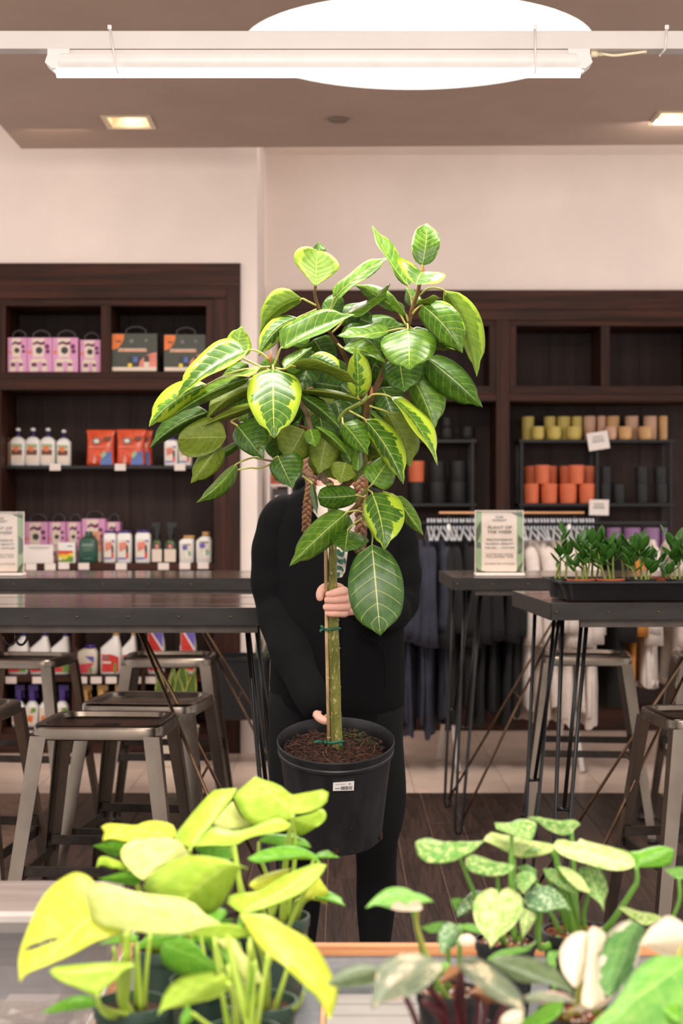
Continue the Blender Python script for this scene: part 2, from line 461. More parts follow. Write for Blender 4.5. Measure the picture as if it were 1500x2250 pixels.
# ------------------------------------------------------------------ mesh helpers
class MB:
    def __init__(s):
        s.v = []
        s.f = []
        s.m = []
        s.uv = None

    def add(s, verts, faces, mi=0):
        o = len(s.v)
        s.v += [V(p) for p in verts]
        s.f += [tuple(i + o for i in f) for f in faces]
        s.m += [mi] * len(faces)
        return s

    def box(s, x0, x1, y0, y1, z0, z1, mi=0, r=0., mtx=None):
        if r <= 0:
            vs = [V((x, y, z)) for z in (z0, z1) for y in (y0, y1) for x in (x0, x1)]
            fs = [(0, 2, 3, 1), (4, 5, 7, 6), (0, 1, 5, 4), (2, 6, 7, 3), (0, 4, 6, 2), (1, 3, 7, 5)]
        else:
            bm = bmesh.new()
            bmesh.ops.create_cube(bm, size=1.)
            for v in bm.verts:
                v.co = V(((x0 + x1) / 2 + v.co.x * (x1 - x0), (y0 + y1) / 2 + v.co.y * (y1 - y0), (z0 + z1) / 2 + v.co.z * (z1 - z0)))
            bmesh.ops.bevel(bm, geom=list(bm.edges), offset=min(r, .49 * min(x1 - x0, y1 - y0, z1 - z0)), segments=2, profile=.6, affect='EDGES')
            bm.verts.index_update()
            vs = [v.co.copy() for v in bm.verts]
            fs = [tuple(v.index for v in f.verts) for f in bm.faces]
            bm.free()
        if mtx is not None:
            vs = [mtx @ v for v in vs]
        return s.add(vs, fs, mi)

    def tube(s, pts, rad, n=8, mi=0, cap=True, flat=1.):
        pts = [V(p) for p in pts]
        if isinstance(rad, (int, float)):
            rad = [rad] * len(pts)
        k = len(pts)
        up = None
        vs = []
        for i in range(k):
            t = (pts[min(i + 1, k - 1)] - pts[max(i - 1, 0)])
            if t.length < 1e-9:
                t = V((0, 0, 1))
            t.normalize()
            if up is None:
                up = t.orthogonal().normalized()
            else:
                up = (up - t * up.dot(t))
                up = up.normalized() if up.length > 1e-6 else t.orthogonal().normalized()
            bi = t.cross(up)
            for j in range(n):
                a = 2 * PI * j / n
                vs.append(pts[i] + (up * math.cos(a) + bi * math.sin(a) * flat) * rad[i])
        fs = []
        for i in range(k - 1):
            for j in range(n):
                j2 = (j + 1) % n
                fs.append((i * n + j, i * n + j2, (i + 1) * n + j2, (i + 1) * n + j))
        if cap:
            fs.append(tuple(reversed(range(n))))
            fs.append(tuple((k - 1) * n + j for j in range(n)))
        return s.add(vs, fs, mi)

    def lathe(s, prof, n=24, c=(0, 0, 0), mtx=None, mi=0, sx=1., sy=1., cap0=True, cap1=True):
        vs = []
        for r, z in prof:
            for j in range(n):
                a = 2 * PI * j / n
                p = V((r * math.cos(a) * sx, r * math.sin(a) * sy, z))
                p = (mtx @ p) if mtx is not None else p + V(c)
                vs.append(p)
        fs = []
        k = len(prof)
        for i in range(k - 1):
            for j in range(n):
                j2 = (j + 1) % n
                fs.append((i * n + j, i * n + j2, (i + 1) * n + j2, (i + 1) * n + j))
        if cap0:
            fs.append(tuple(reversed(range(n))))
        if cap1:
            fs.append(tuple((k - 1) * n + j for j in range(n)))
        return s.add(vs, fs, mi)

    def rings(s, rr, n=20, mi=0, cap=True):
        """rr: list of (centre, rx, ry, z, power) horizontal rings"""
        vs = []
        for cx, cy, z, rx, ry, e in rr:
            for j in range(n):
                a = 2 * PI * j / n
                ca, sa = math.cos(a), math.sin(a)
                vs.append(V((cx + rx * math.copysign(abs(ca) ** e, ca), cy + ry * math.copysign(abs(sa) ** e, sa), z)))
        fs = []
        k = len(rr)
        for i in range(k - 1):
            for j in range(n):
                j2 = (j + 1) % n
                fs.append((i * n + j, i * n + j2, (i + 1) * n + j2, (i + 1) * n + j))
        if cap:
            fs.append(tuple(reversed(range(n))))
            fs.append(tuple((k - 1) * n + j for j in range(n)))
        return s.add(vs, fs, mi)

    def ball(s, c, rx, ry=None, rz=None, n=10, mi=0):
        ry = ry or rx
        rz = rz or rx
        k = max(4, n // 2)
        pr = [(math.sin(PI * i / k) if 0 < i < k else .02, -math.cos(PI * i / k)) for i in range(k + 1)]
        vs = []
        for r, z in pr:
            for j in range(n):
                a = 2 * PI * j / n
                vs.append(V(c) + V((r * rx * math.cos(a), r * ry * math.sin(a), z * rz)))
        fs = []
        for i in range(k):
            for j in range(n):
                j2 = (j + 1) % n
                fs.append((i * n + j, i * n + j2, (i + 1) * n + j2, (i + 1) * n + j))
        fs.append(tuple(reversed(range(n))))
        fs.append(tuple(k * n + j for j in range(n)))
        return s.add(vs, fs, mi)

    def plate(s, poly, y, th, mi=0, o=(0, 0)):
        """flat polygon in the x,z plane facing -y, thickness th, front at y"""
        n = len(poly)
        a = sum(poly[i][0] * poly[(i + 1) % n][1] - poly[(i + 1) % n][0] * poly[i][1] for i in range(n))
        if a < 0:
            poly = list(reversed(poly))
        vs = [V((p[0] + o[0], y, p[1] + o[1])) for p in poly] + [V((p[0] + o[0], y + th, p[1] + o[1])) for p in poly]
        fs = [tuple(range(n)), tuple(reversed(range(n, 2 * n)))]
        fs += [(i, n + i, n + (i + 1) % n, (i + 1) % n) for i in range(n)]
        return s.add(vs, fs, mi)

    def shift(s, d):
        d = V(d)
        s.v = [p + d for p in s.v]
        return s

    def xf(s, m):
        s.v = [m @ p for p in s.v]
        return s

    def build(s, name, mats, parent=None, smooth=True, angle=None):
        me = bpy.data.meshes.new(name)
        me.from_pydata([tuple(p) for p in s.v], [], s.f)
        if not isinstance(mats, (list, tuple)):
            mats = [mats]
        for m in mats:
            me.materials.append(M[m] if isinstance(m, str) else m)
        if len(mats) > 1:
            me.polygons.foreach_set('material_index', s.m)
        if s.uv:
            l = me.uv_layers.new(name='UVMap')
            dat = []
            for f in s.f:
                for i in f:
                    dat += s.uv[i]
            l.data.foreach_set('uv', dat)
        me.polygons.foreach_set('use_smooth', [bool(smooth)] * len(me.polygons))
        me.update()
        if smooth and angle is not None:
            try:
                me.set_sharp_from_angle(angle=R(angle))
            except Exception:
                pass
        o = bpy.data.objects.new(name, me)
        COL.objects.link(o)
        if parent is not None:
            o.parent = parent
        return o


def empty(name, loc=(0, 0, 0), rz=0.):
    o = bpy.data.objects.new(name, None)
    COL.objects.link(o)
    o.location = loc
    o.rotation_euler = (0, 0, rz)
    o.empty_display_size = .05
    return o


def tag(o, label=None, cat=None, group=None, kind=None):
    if label:
        o['label'] = label
    if cat:
        o['category'] = cat
    if group:
        o['group'] = group
    if kind:
        o['kind'] = kind
    return o


def thing(name, label, cat, loc=(0, 0, 0), rz=0., group=None):
    return tag(empty(name, loc, rz), label, cat, group)


def copy_tree(o, parent=None):
    c = o.copy()
    COL.objects.link(c)
    if parent is not None:
        c.parent = parent
    for ch in list(o.children):
        copy_tree(ch, c)
    return c


def struct(o):
    o['kind'] = 'structure'
    return o


def obox(name, m, x0, x1, y0, y1, z0, z1, parent=None, r=0.):
    return MB().box(x0, x1, y0, y1, z0, z1, r=r).build(name, m, parent, smooth=False)


def circle(cx, cz, r, n=18, a0=0., a1=360.):
    return [(cx + r * math.cos(R(a0 + (a1 - a0) * i / (n if a1 - a0 >= 360 else n - 1))), cz + r * math.sin(R(a0 + (a1 - a0) * i / (n if a1 - a0 >= 360 else n - 1)))) for i in range(n)]


def rect(x0, x1, z0, z1):
    return [(x0, z0), (x1, z0), (x1, z1), (x0, z1)]


def lettering(txt, size, m, parent, loc, shear=0., width=None, name='lettering', align='CENTER', rx=PI / 2, rz=0., space=1.):
    cu = bpy.data.curves.new('lettering', 'FONT')
    cu.body = txt
    cu.size = size
    cu.shear = shear
    cu.extrude = .0003
    cu.align_x = align
    cu.align_y = 'CENTER'
    cu.resolution_u = 2
    cu.space_character = space
    tmp = bpy.data.objects.new('lettering', cu)
    COL.objects.link(tmp)
    dg = bpy.context.evaluated_depsgraph_get()
    me = bpy.data.meshes.new_from_object(tmp.evaluated_get(dg))
    bpy.data.objects.remove(tmp)
    me.materials.clear()
    me.materials.append(M[m])
    if width:
        xs = [v.co.x for v in me.vertices]
        k = width / max(1e-6, max(xs) - min(xs))
        for v in me.vertices:
            v.co.x *= k
    o = bpy.data.objects.new(name, me)
    COL.objects.link(o)
    o.parent = parent
    o.location = loc
    o.rotation_euler = (rx, 0, rz)
    return o


# ------------------------------------------------------------------ leaves
def prof_ovate(a=.56, b=.90, tip=.10):
    pk = a / (a + b)
    mx = pk ** a * (1 - pk) ** b

    def w(t):
        t = min(max(t, 0.), 1.)
        x = ((t ** a) * ((1 - t) ** b) / mx) ** .84
        if t > 1 - tip * 2.2:                       # drawn-out drip tip
            q = (t - (1 - tip * 2.2)) / (tip * 2.2)
            x *= 1 - .42 * math.sin(PI * q)
        return x
    return w


PF = prof_ovate()
PF_WIDE = prof_ovate(.42, .95, .10)
PF_OB = prof_ovate(.75, .5, .06)
PF_BLUNT = prof_ovate(.5, .55, .02)
PF_LANCE = prof_ovate(.75, .95, .10)


def blade(P0, P1, sA, sB, bow=V((0, 0, 0)), pf=PF, nu=4, nv=12, th=.0008, cup=0., wave=0., view=None, top=True, seed=0):
    """leaf surface: midrib P0 -> P1, half widths sA / sB (vectors). view: point the 'top' side should face"""
    mb = MB()
    uv = []
    mid = (P0 + P1) / 2 + bow
    n0 = (sA - sB).cross(P1 - P0).normalized()
    if view is not None:
        facing = n0.dot((view - (P0 + P1) / 2)) > 0
        if facing != top:
            n0 = -n0
    grid = []
    ph = seed * 1.7
    for i in range(nv + 1):
        t = i / nv
        te = t
        c = P0 * (1 - te) ** 2 + (mid * 2 - (P0 + P1) / 2) * 2 * te * (1 - te) + P1 * te ** 2
        w = max(pf(t), .012)
        row = []
        for j in range(-nu, nu + 1):
            u = j / nu
            s = sA if u < 0 else sB
            au = abs(u)
            p = c + s * (au * w)
            p += n0 * (cup * au * au * w)
            if wave:
                p += n0 * (wave * au * au * math.sin(t * 9 + ph + (2. if u < 0 else 0.)) * min(1, w * 1.4))
            row.append(p)
            uv.append((.5 + u * .5, t))
        grid.append(row)
    W_ = 2 * nu + 1
    # vertex normals
    nr = []
    for i in range(nv + 1):
        for j in range(W_):
            du = grid[i][min(j + 1, W_ - 1)] - grid[i][max(j - 1, 0)]
            dv = grid[min(i + 1, nv)][j] - grid[max(i - 1, 0)][j]
            n = du.cross(dv)
            n = n.normalized() if n.length > 1e-12 else n0.copy()
            if n.dot(n0) < 0:
                n = -n
            nr.append(n)
    vs = [p for row in grid for p in row]
    bot = [p - n * th for p, n in zip(vs, nr)]
    N_ = len(vs)
    ft, fb = [], []
    ccw = None
    for i in range(nv):
        for j in range(W_ - 1):
            a, b, c, d = i * W_ + j, i * W_ + j + 1, (i + 1) * W_ + j + 1, (i + 1) * W_ + j
            if ccw is None and i == nv // 2:
                pass
            ft.append((a, b, c, d))
    m = ft[len(ft) // 2]
    fn = (vs[m[1]] - vs[m[0]]).cross(vs[m[3]] - vs[m[0]])
    if fn.dot(n0) < 0:
        ft = [tuple(reversed(f)) for f in ft]
    fb = [tuple(N_ + i for i in reversed(f)) for f in ft]
    mb.add(vs + bot, ft + fb)
    mb.m = [0] * len(ft) + [1] * len(fb)
    rim = [i * W_ for i in range(nv + 1)] + [nv * W_ + j for j in range(1, W_)] + [i * W_ + W_ - 1 for i in range(nv - 1, -1, -1)] + [j for j in range(W_ - 2, 0, -1)]
    rf = [(rim[i], rim[(i + 1) % len(rim)], rim[(i + 1) % len(rim)] + N_, rim[i] + N_) for i in range(len(rim))]
    mb.f += rf
    mb.m += [0] * len(rf)
    mb.uv = uv + uv
    return mb


HEART = [(0, 1.0), (7, .90), (16, .80), (30, .70), (48, .62), (68, .565), (90, .53), (112, .51), (132, .49), (148, .455), (160, .39), (170, .27), (176, .13)]


def heart_blade(P0, T, sA, sB, droop=V((0, 0, 0)), fold=0., view=None, top=True, nr=6, th=.0009, wave=0., seed=0, lobe=1.):
    """heart-shaped leaf: petiole joint P0, tip vector T, half-width vectors sA / sB"""
    mb = MB()
    n0 = (sA - sB).cross(T).normalized()
    if view is not None and (n0.dot(view - (P0 + T * .4)) > 0) != top:
        n0 = -n0
    ang = [(-a, r) for a, r in reversed(HEART)][:-1] + HEART
    vs, uv = [], []
    for k in range(nr + 1):
        q = k / nr
        for a, r in ang:
            x = r * math.cos(R(a)) * q
            if x < 0:
                x *= lobe
            y = r * math.sin(R(a)) * q / .53
            s = sA if y < 0 else sB
            p = P0 + T * x + s * abs(y)
            p += droop * (max(x, 0.) ** 2) + n0 * (fold * abs(y) * (1.4 - abs(y) * .4))
            if wave:
                p += n0 * (wave * q * q * math.sin(R(a) * 5 + seed * 2.1))
            vs.append(p)
            uv.append((.5 + y * .48, min(max(x * .82 + .18, 0.), 1.)))
    K = len(ang)
    ft = []
    for k in range(nr):
        for j in range(K - 1):
            a, b, c, d = k * K + j, k * K + j + 1, (k + 1) * K + j + 1, (k + 1) * K + j
            ft.append((a, b, c, d) if k else (a, c, d))
    fn = V((0, 0, 0))
    for f in ft:
        fn += (vs[f[1]] - vs[f[0]]).cross(vs[f[2]] - vs[f[0]])
    if fn.dot(n0) < 0:
        ft = [tuple(reversed(f)) for f in ft]
    # normals
    acc = [V((0, 0, 0)) for _ in vs]
    for f in ft:
        n = (vs[f[1]] - vs[f[0]]).cross(vs[f[2]] - vs[f[0]])
        for i in f:
            acc[i] += n
    for i in range(K):
        acc[i] = n0.copy()
    bot = [p - (n.normalized() if n.length > 1e-12 else n0) * th for p, n in zip(vs, acc)]
    N_ = len(vs)
    fb = [tuple(N_ + i for i in reversed(f)) for f in ft]
    mb.add(vs + bot, ft + fb)
    mb.m = [0] * len(ft) + [1] * len(fb)
    rim = [k * K for k in range(nr)] + [nr * K + j for j in range(K)] + [k * K + K - 1 for k in range(nr - 1, 0, -1)]
    rf = [(rim[i], rim[(i + 1) % len(rim)], rim[(i + 1) % len(rim)] + N_, rim[i] + N_) for i in range(len(rim))]
    mb.f += rf
    mb.m += [0] * len(rf)
    mb.uv = uv + uv
    return mb


EYE = V((0, 0, HC))


def curve(pts, n=6):
    """Catmull-Rom through points"""
    pts = [V(p) for p in pts]
    if len(pts) < 3:
        return [pts[0].lerp(pts[-1], i / n) for i in range(n + 1)]
    P = [pts[0] * 2 - pts[1]] + pts + [pts[-1] * 2 - pts[-2]]
    out = []
    for i in range(1, len(P) - 2):
        for k in range(n):
            t = k / n
            a, b, c, d = P[i - 1], P[i], P[i + 1], P[i + 2]
            out.append(.5 * ((2 * b) + (c - a) * t + (2 * a - 5 * b + 4 * c - d) * t * t + (3 * b - a - 3 * c + d) * t ** 3))
    out.append(pts[-1])
    return out


def resample(pts, n):
    c = curve([V((p[0], p[1], 0)) for p in pts], 5) if len(pts) > 2 else [V((p[0], p[1], 0)) for p in pts]
    s = [0.]
    for i in range(1, len(c)):
        s.append(s[-1] + (c[i] - c[i - 1]).length)
    out = []
    k = 0
    for i in range(n + 1):
        q = s[-1] * i / n
        while k < len(s) - 2 and s[k + 1] < q:
            k += 1
        f = (q - s[k]) / max(1e-9, s[k + 1] - s[k])
        out.append(c[k].lerp(c[k + 1], min(1., max(0., f))))
    return out


def contour_blade(left, right, mid, d0, d1, ad, bd, nu=4, nv=14, th=.0009, top=True, arch=0., hole=None):
    """leaf whose two margins and midrib run through given sight lines, each at its own depth: d0 at the base, d1 at the
    tip, margins set back by ad / bd metres, the midrib arched by arch metres"""
    L, Rr = resample(left, nv), resample(right, nv)
    if mid is None:
        a, b = V((left[0][0], left[0][1], 0)), V((left[-1][0], left[-1][1], 0))
        Mm = []
        for i in range(nv + 1):
            t = i / nv
            q = (L[i] + Rr[i]) / 2
            Mm.append(q.lerp(a.lerp(b, t), .5 * (1 - abs(2 * t - 1)) + .5))
    else:
        Mm = resample(mid, nv)
    wl = max((L[i] - Mm[i]).length for i in range(nv + 1)) or 1.
    wr = max((Rr[i] - Mm[i]).length for i in range(nv + 1)) or 1.
    mb = MB()
    grid, uv, pxs = [], [], []
    for i in range(nv + 1):
        t = i / nv
        dm = d0 + (d1 - d0) * t - arch * math.sin(PI * t)
        row = []
        for j in range(-nu, nu + 1):
            u_ = abs(j) / nu
            E, dd, w = (L[i], ad, wl) if j < 0 else (Rr[i], bd, wr)
            p = Mm[i].lerp(E, u_)
            k = (E - Mm[i]).length / w
            d = dm + dd * k * u_ ** 1.4
            row.append(at(p.x, p.y, d))
            pxs.append((p.x, p.y))
            uv.append((.5 + .5 * j / nu, t))
        grid.append(row)
    W_ = 2 * nu + 1
    vs = [p for r in grid for p in r]
    ft = []
    for i in range(nv):
        for j in range(W_ - 1):
            ft.append((i * W_ + j, i * W_ + j + 1, (i + 1) * W_ + j + 1, (i + 1) * W_ + j))
    acc = [V((0, 0, 0)) for _ in vs]
    tot = V((0, 0, 0))
    for f in ft:
        n = (vs[f[2]] - vs[f[0]]).cross(vs[f[3]] - vs[f[1]])
        tot += n
        for i in f:
            acc[i] += n
    c = sum(vs, V((0, 0, 0))) / len(vs)
    sg = 1.
    if (tot.dot(EYE - c) > 0) != top:
        sg = -1.
        ft = [tuple(reversed(f)) for f in ft]
    tn = tot.normalized() * sg
    bot = [p - ((n * sg).normalized() if n.length > 1e-12 else tn) * th for p, n in zip(vs, acc)]
    N_ = len(vs)
    rim = [i * W_ for i in range(nv + 1)] + [nv * W_ + j for j in range(1, W_)] + [i * W_ + W_ - 1 for i in range(nv - 1, -1, -1)] + [j for j in range(W_ - 2, 0, -1)]
    rf = [(rim[i], rim[(i + 1) % len(rim)], rim[(i + 1) % len(rim)] + N_, rim[i] + N_) for i in range(len(rim))]
    if hole:
        hx, hy, ha, hr, hs = hole
        def inside(f):
            x = sum(pxs[i][0] for i in f) / 4 - hx
            y = sum(pxs[i][1] for i in f) / 4 - hy
            a, b = x * math.cos(ha) + y * math.sin(ha), -x * math.sin(ha) + y * math.cos(ha)
            return (a / hr) ** 2 + (b / hs) ** 2 < 1
        ft = [f for f in ft if not inside(f)]
    fb = [tuple(N_ + i for i in reversed(f)) for f in ft]
    mb.add(vs + bot, ft + fb)
    mb.m = [0] * len(ft) + [1] * len(fb)
    mb.f += rf
    mb.m += [0] * len(rf)
    mb.uv = uv + uv
    return mb


# ================================================================== ROOM
YW = 8.72      # left part of the back wall
YR = 9.63      # recessed right part
ZS = 3.19      # underside of dropped ceiling
# ---- floor: dark plank tiles, then beige tiles
fl = struct(obox('floor', 'grout', -3.6, 3.6, -1.0, 7.49, -.10, -.004))
pm = MB().box(-.0685, .0685, -.448, .448, -.0035, 0., r=.0012).build('plank', 'plank', fl, smooth=False)
first = True
ox = .0195
for i in range(-9, 11):
    x = ox + i * .1405
    off = (i * .337) % .9
    y = 2.6 + off
    while y < 7.49 + .4:
        y1 = y + .45
        if y - .45 < 7.47:
            if y1 > 7.488:
                a = y - .448
                q = MB().box(-.0685, .0685, a, 7.488, -.0035, 0., r=.0012).shift((x, 0, 0)).build('plank', 'plank', fl, smooth=False)
            else:
                q = pm if first else pm.copy()
                if not first:
                    COL.objects.link(q)
                first = False
                q.location = (x, y, rng.uniform(-.0006, .0002))
        y += .9
fb = struct(obox('floor_rear', 'tile_grout', -3.6, 3.6, 7.49, 10.2, -.10, -.004))
tm = MB().box(-.2235, .2235, -.2235, .2235, -.0035, 0., r=.0012).build('tile', 'tile', fb, smooth=False)
first = True
for i in range(-5, 7):
    for j in range(5):
        q = tm if first else tm.copy()
        if not first:
            COL.objects.link(q)
        first = False
        q.location = (.12 + i * .45, 7.716 + j * .45, 0)

# ---- back walls
CX1 = at(528, 0, 8.70).x
CZ1 = at(0, 578, 8.70).z
XR = at(565, 0, YW).x
wl = MB().box(-3.6, XR, YW, YW + .9, CZ1, 3.70).box(CX1, XR, YW, YR, 0, CZ1).box(-3.6, -2.62, YW, YW + .9, 0, CZ1)
struct(wl.build('wall_left', 'paint', smooth=False))
RX0 = at(610, 0, 9.60).x
RZ1 = at(0, 637, 9.60).z
wr = MB().box(XR, 3.8, YR, YR + .6, RZ1, 3.70).box(XR, RX0, YR, YR + .6, 0, RZ1).box(3.3, 3.8, YR, YR + .6, 0, RZ1)
struct(wr.build('wall_back', 'paint', smooth=False))
struct(obox('ceiling_upper', 'paint', -3.75, 3.8, -1.0, 10.2, 3.48, 3.7))

# ---- dropped ceiling with a round skylight and square downlight holes
def ring_faces(outer, holes, z, mi, flip):
    bm = bmesh.new()
    es = []
    for lp in [outer] + holes:
        vs = [bm.verts.new((p[0], p[1], z)) for p in lp]
        for a in range(len(vs)):
            es.append(bm.edges.new((vs[a], vs[(a + 1) % len(vs)])))
    bmesh.ops.triangle_fill(bm, use_beauty=True, edges=es)
    bm.verts.index_update()
    v = [x.co.copy() for x in bm.verts]
    f = []
    for x in bm.faces:
        up = x.normal.z > 0
        idx = [q.index for q in x.verts]
        f.append(tuple(idx if up != flip else reversed(idx)))
    bm.free()
    return v, f


SKY_C = (at(918, 0, 6.36).x, 6.395)
SKY_R = .70
SXC = SKY_C
hole_sky = [(SXC[0] + SKY_R * math.cos(2 * PI * i / 64), SXC[1] + SKY_R * .935 * math.sin(2 * PI * i / 64)) for i in range(64)]
DL = [(at(283, 0, 7.64).x, 7.635), (at(1489, 0, 7.55).x, 7.555)]
holes_dl = [[(x - .097, y - .105), (x + .097, y - .105), (x + .097, y + .105), (x - .097, y + .105)] for x, y in DL]
SL = at(47, 0, 8.2).x
outer = [(SL - .02, -1.0), (3.6, -1.0), (3.6, 8.06), (SL, 8.20)]
sof = MB()
v, f = ring_faces(outer, [hole_sky] + holes_dl, ZS, 0, True)
sof.add(v, f)
v, f = ring_faces(outer, [hole_sky] + holes_dl, ZS + .16, 0, False)
sof.add(v, f)
n = 4
vs = [V((p[0], p[1], z)) for z in (ZS, ZS + .16) for p in outer]
sof.add(vs, [(i, (i + 1) % 4, 4 + (i + 1) % 4, 4 + i) for i in range(4)])
so = struct(sof.build('ceiling', 'paint_soffit', smooth=False))
# skylight drum
dr = MB()
pts = hole_sky
N_ = len(pts)
vs = [V((p[0], p[1], z)) for z in (ZS, ZS + .25) for p in pts]
dr.add(vs, [(i, i + N_, (i + 1) % N_ + N_, (i + 1) % N_) for i in range(N_)])
w1 = struct(dr.build('window_1', 'drum'))
pa = MB()
vs = [V((p[0], p[1], ZS + .25)) for p in pts] + [V((p[0], p[1], ZS + .27)) for p in pts]
pa.add(vs, [tuple(reversed(range(N_))), tuple(range(N_, 2 * N_))] + [(i, (i + 1) % N_, (i + 1) % N_ + N_, i + N_) for i in range(N_)])
pa.build('pane', 'sky_on', w1)

# ---- recessed square downlights
for k, (x, y) in enumerate(DL):
    t = thing('ceiling_downlight', ['lit square recessed downlight in the taupe ceiling, left of the skylight', 'lit square recessed downlight in the taupe ceiling, right of the skylight'][k], 'downlight', (x, y, ZS), 0, 'recessed ceiling downlights')
    h = MB()
    for (a0, a1, b0, b1) in ((-.118, .118, -.125, -.105), (-.118, .118, .105, .125), (-.118, -.097, -.105, .105), (.097, .118, -.105, .105)):
        h.box(a0, a1, b0, b1, -.006, 0)
    h.build('trim_frame', 'metal_trim', t, smooth=False)
    c = MB()
    for (a0, a1, b0, b1) in ((-.097, .097, -.105, -.1), (-.097, .097, .1, .105), (-.097, -.092, -.1, .1), (.092, .097, -.1, .1)):
        c.box(a0, a1, b0, b1, 0, .07)
    c.box(-.097, .097, -.105, .105, .07, .075)
    c.build('recess_box', 'metal_trim', t, smooth=False)
    MB().lathe([(.066, .0), (.066, .012), (.05, .02)], 24, c=(0, .0, .045)).build('bulb', 'lamp_on', t)
    l = bpy.data.lights.new('downlight_beam', 'SPOT')
    l.energy = 10
    l.color = WARM
    l.spot_size = R(110)
    l.spot_blend = .8
    l.shadow_soft_size = .06
    lo = bpy.data.objects.new('downlight_beam', l)
    COL.objects.link(lo)
    lo.location = (x, y, ZS - .01)
    lo.rotation_euler = (0, 0, 0)
sd = thing('smoke_detector', 'small round flush smoke sensor on the taupe ceiling below the skylight', 'sensor', (at(743, 0, 7.57).x, 7.57, ZS))
MB().lathe([(.045, -.012), (.047, -.004), (.047, 0)], 24).build('cover', 'grille', sd)
MB().lathe([(.02, -.017), (.022, -.012)], 16).build('sensor_cap', 'grille', sd)

# ---- skylight is in; the white rail with the grow light
BD = 3.63
zb1 = at(0, 67, BD).z
zb0 = at(0, 107, BD).z
rail = thing('ceiling_rail', 'long white square metal rail spanning overhead, holding the tube light', 'rail', (0, BD, (zb0 + zb1) / 2))
MB().box(-1.6, 1.6, 0, .045, zb0 - (zb0 + zb1) / 2, zb1 - (zb0 + zb1) / 2, r=.003).build('beam', 'paint_white', rail, smooth=False)
for sx in (-1.45, 1.45):
    MB().tube([(sx, .022, .02), (sx, .022, ZS - (zb0 + zb1) / 2)], .006, 8).build('hanging_rod', 'paint_white', rail)
gx0, gx1 = at(105, 0, BD).x, at(1295, 0, BD).x
zc = at(0, 130, BD).z
gl = thing('tube_light', 'lit white tube grow light strapped under the overhead rail', 'light', ((gx0 + gx1) / 2, BD + .022, zc))
hl = (gx1 - gx0) / 2
ztop = zb0 - .001 - zc
MB().box(-hl + .02, hl - .02, -.019, .019, .008, ztop, r=.002).build('batten', 'paint_white', gl, smooth=False)
# housing: rounded cross-section along x
hs = MB()
sec = [(-.024, .012), (-.026, .0), (-.024, -.010), (-.018, -.018), (.018, -.018), (.024, -.010), (.026, 0), (.024, .012)]
vs = [V((x, a, b)) for x in (-hl + .012, hl - .012) for a, b in sec]
k = len(sec)
hs.add(vs, [(i, (i + 1) % k, k + (i + 1) % k, k + i) for i in range(k)] + [tuple(reversed(range(k))), tuple(range(k, 2 * k))])
hs.build('housing', 'white', gl, angle=30)
for s_ in (-1, 1):
    e = MB()
    sec2 = [(0, ztop), (0, .010), (s_ * .006, -.008), (s_ * -.010, -.022), (s_ * -.020, -.022), (s_ * -.03, .010), (s_ * -.05, .012), (s_ * -.05, ztop)]
    pts = [(p[0] + s_ * hl, p[1]) for p in sec2]
    e.plate(pts, -.027, .054).build('end_cap', 'white', gl, smooth=False)
MB().tube([(-hl + .017, -.002, -.0245), (hl - .019, -.002, -.0245)], .0125, 14).build('glass_tube', 'tube_on', gl)
for px, sl in ((245, .014), (1175, .0), (1463, -.004)):
    x = at(px, 0, BD).x
    q = MB()
    lowz = at(0, 158, BD).z if px < 1300 else zb0 - .003
    loop = [(x - sl * .3, BD - .003, zb1 + .004), (x - sl * .3, BD + .048, zb1 + .004), (x + sl, BD + .050, lowz), (x + sl, BD - .009, lowz - .001), (x - sl * .3, BD - .003, zb1 + .004)]
    loop = [p if isinstance(p, V) else V(p) for p in loop]
    q.tube(loop, .0022, 6)
    q.box(x - sl * .3 - .004, x - sl * .3 + .004, BD - .008, BD - .001, zb1 + .001, zb1 + .011, r=.001)
    tag(q.build('cable_tie', 'white', None), {245: 'white cable tie round the rail near the left end of the tube light', 1175: 'white cable tie round the rail near the cabled end of the tube light', 1463: 'white cable tie round the bare rail beyond the tube light'}[px], 'cable tie', 'cable ties on the rail')
pc = thing('power_cable', 'ivory plug and flat cable leaving the cabled end of the tube light', 'cable', at(1296, 118, BD + .02))
o_ = V(at(1296, 118, BD + .02))
MB().tube([p - o_ for p in (at(1297, 119, BD + .02), at(1312, 119, BD + .02))], [.0085, .0065], 10).build('plug', 'plug', pc)
for q in range(3):
    MB().tube([p - o_ for p in (at(1313 + q * 4, 119, BD + .02), at(1315 + q * 4, 119, BD + .02))], .005, 10).build('strain_relief', 'plug', pc)
MB().tube([p - o_ for p in curve([at(1324, 119, BD + .02), at(1350, 122, BD + .015), at(1385, 118, BD + .012), at(1420, 113.5, BD + .01)])], .0035, 8).build('cord', 'plug', pc)

# ================================================================== BUILT-IN BOOKCASES
def bpx(mb, x0, x1, y0, y1, d, dep, r=0., mi=0, off=None):
    """box whose front face covers photo pixels x0..x1, y0..y1 at distance d"""
    a, b = at(x0, y1, d), at(x1, y0, d)
    o = off or V((0, 0, 0))
    return mb.box(a.x - o.x, b.x - o.x, d - o.y, d + dep - o.y, a.z - o.z, b.z - o.z, r=r, mi=mi)


DLB = 8.70
Lc = thing('bookcase', 'dark brown built-in bookcase holding pink boxes and white plant-food bottles', 'bookcase', (-1.5, DLB, 0))
lo = V((-1.5, DLB, 0))


def Lp(name, x0, x1, y0, y1, d, dep, m='cabinet', r=.002):
    return bpx(MB(), x0, x1, y0, y1, d, dep, r, off=lo).build(name, m, Lc, smooth=False)


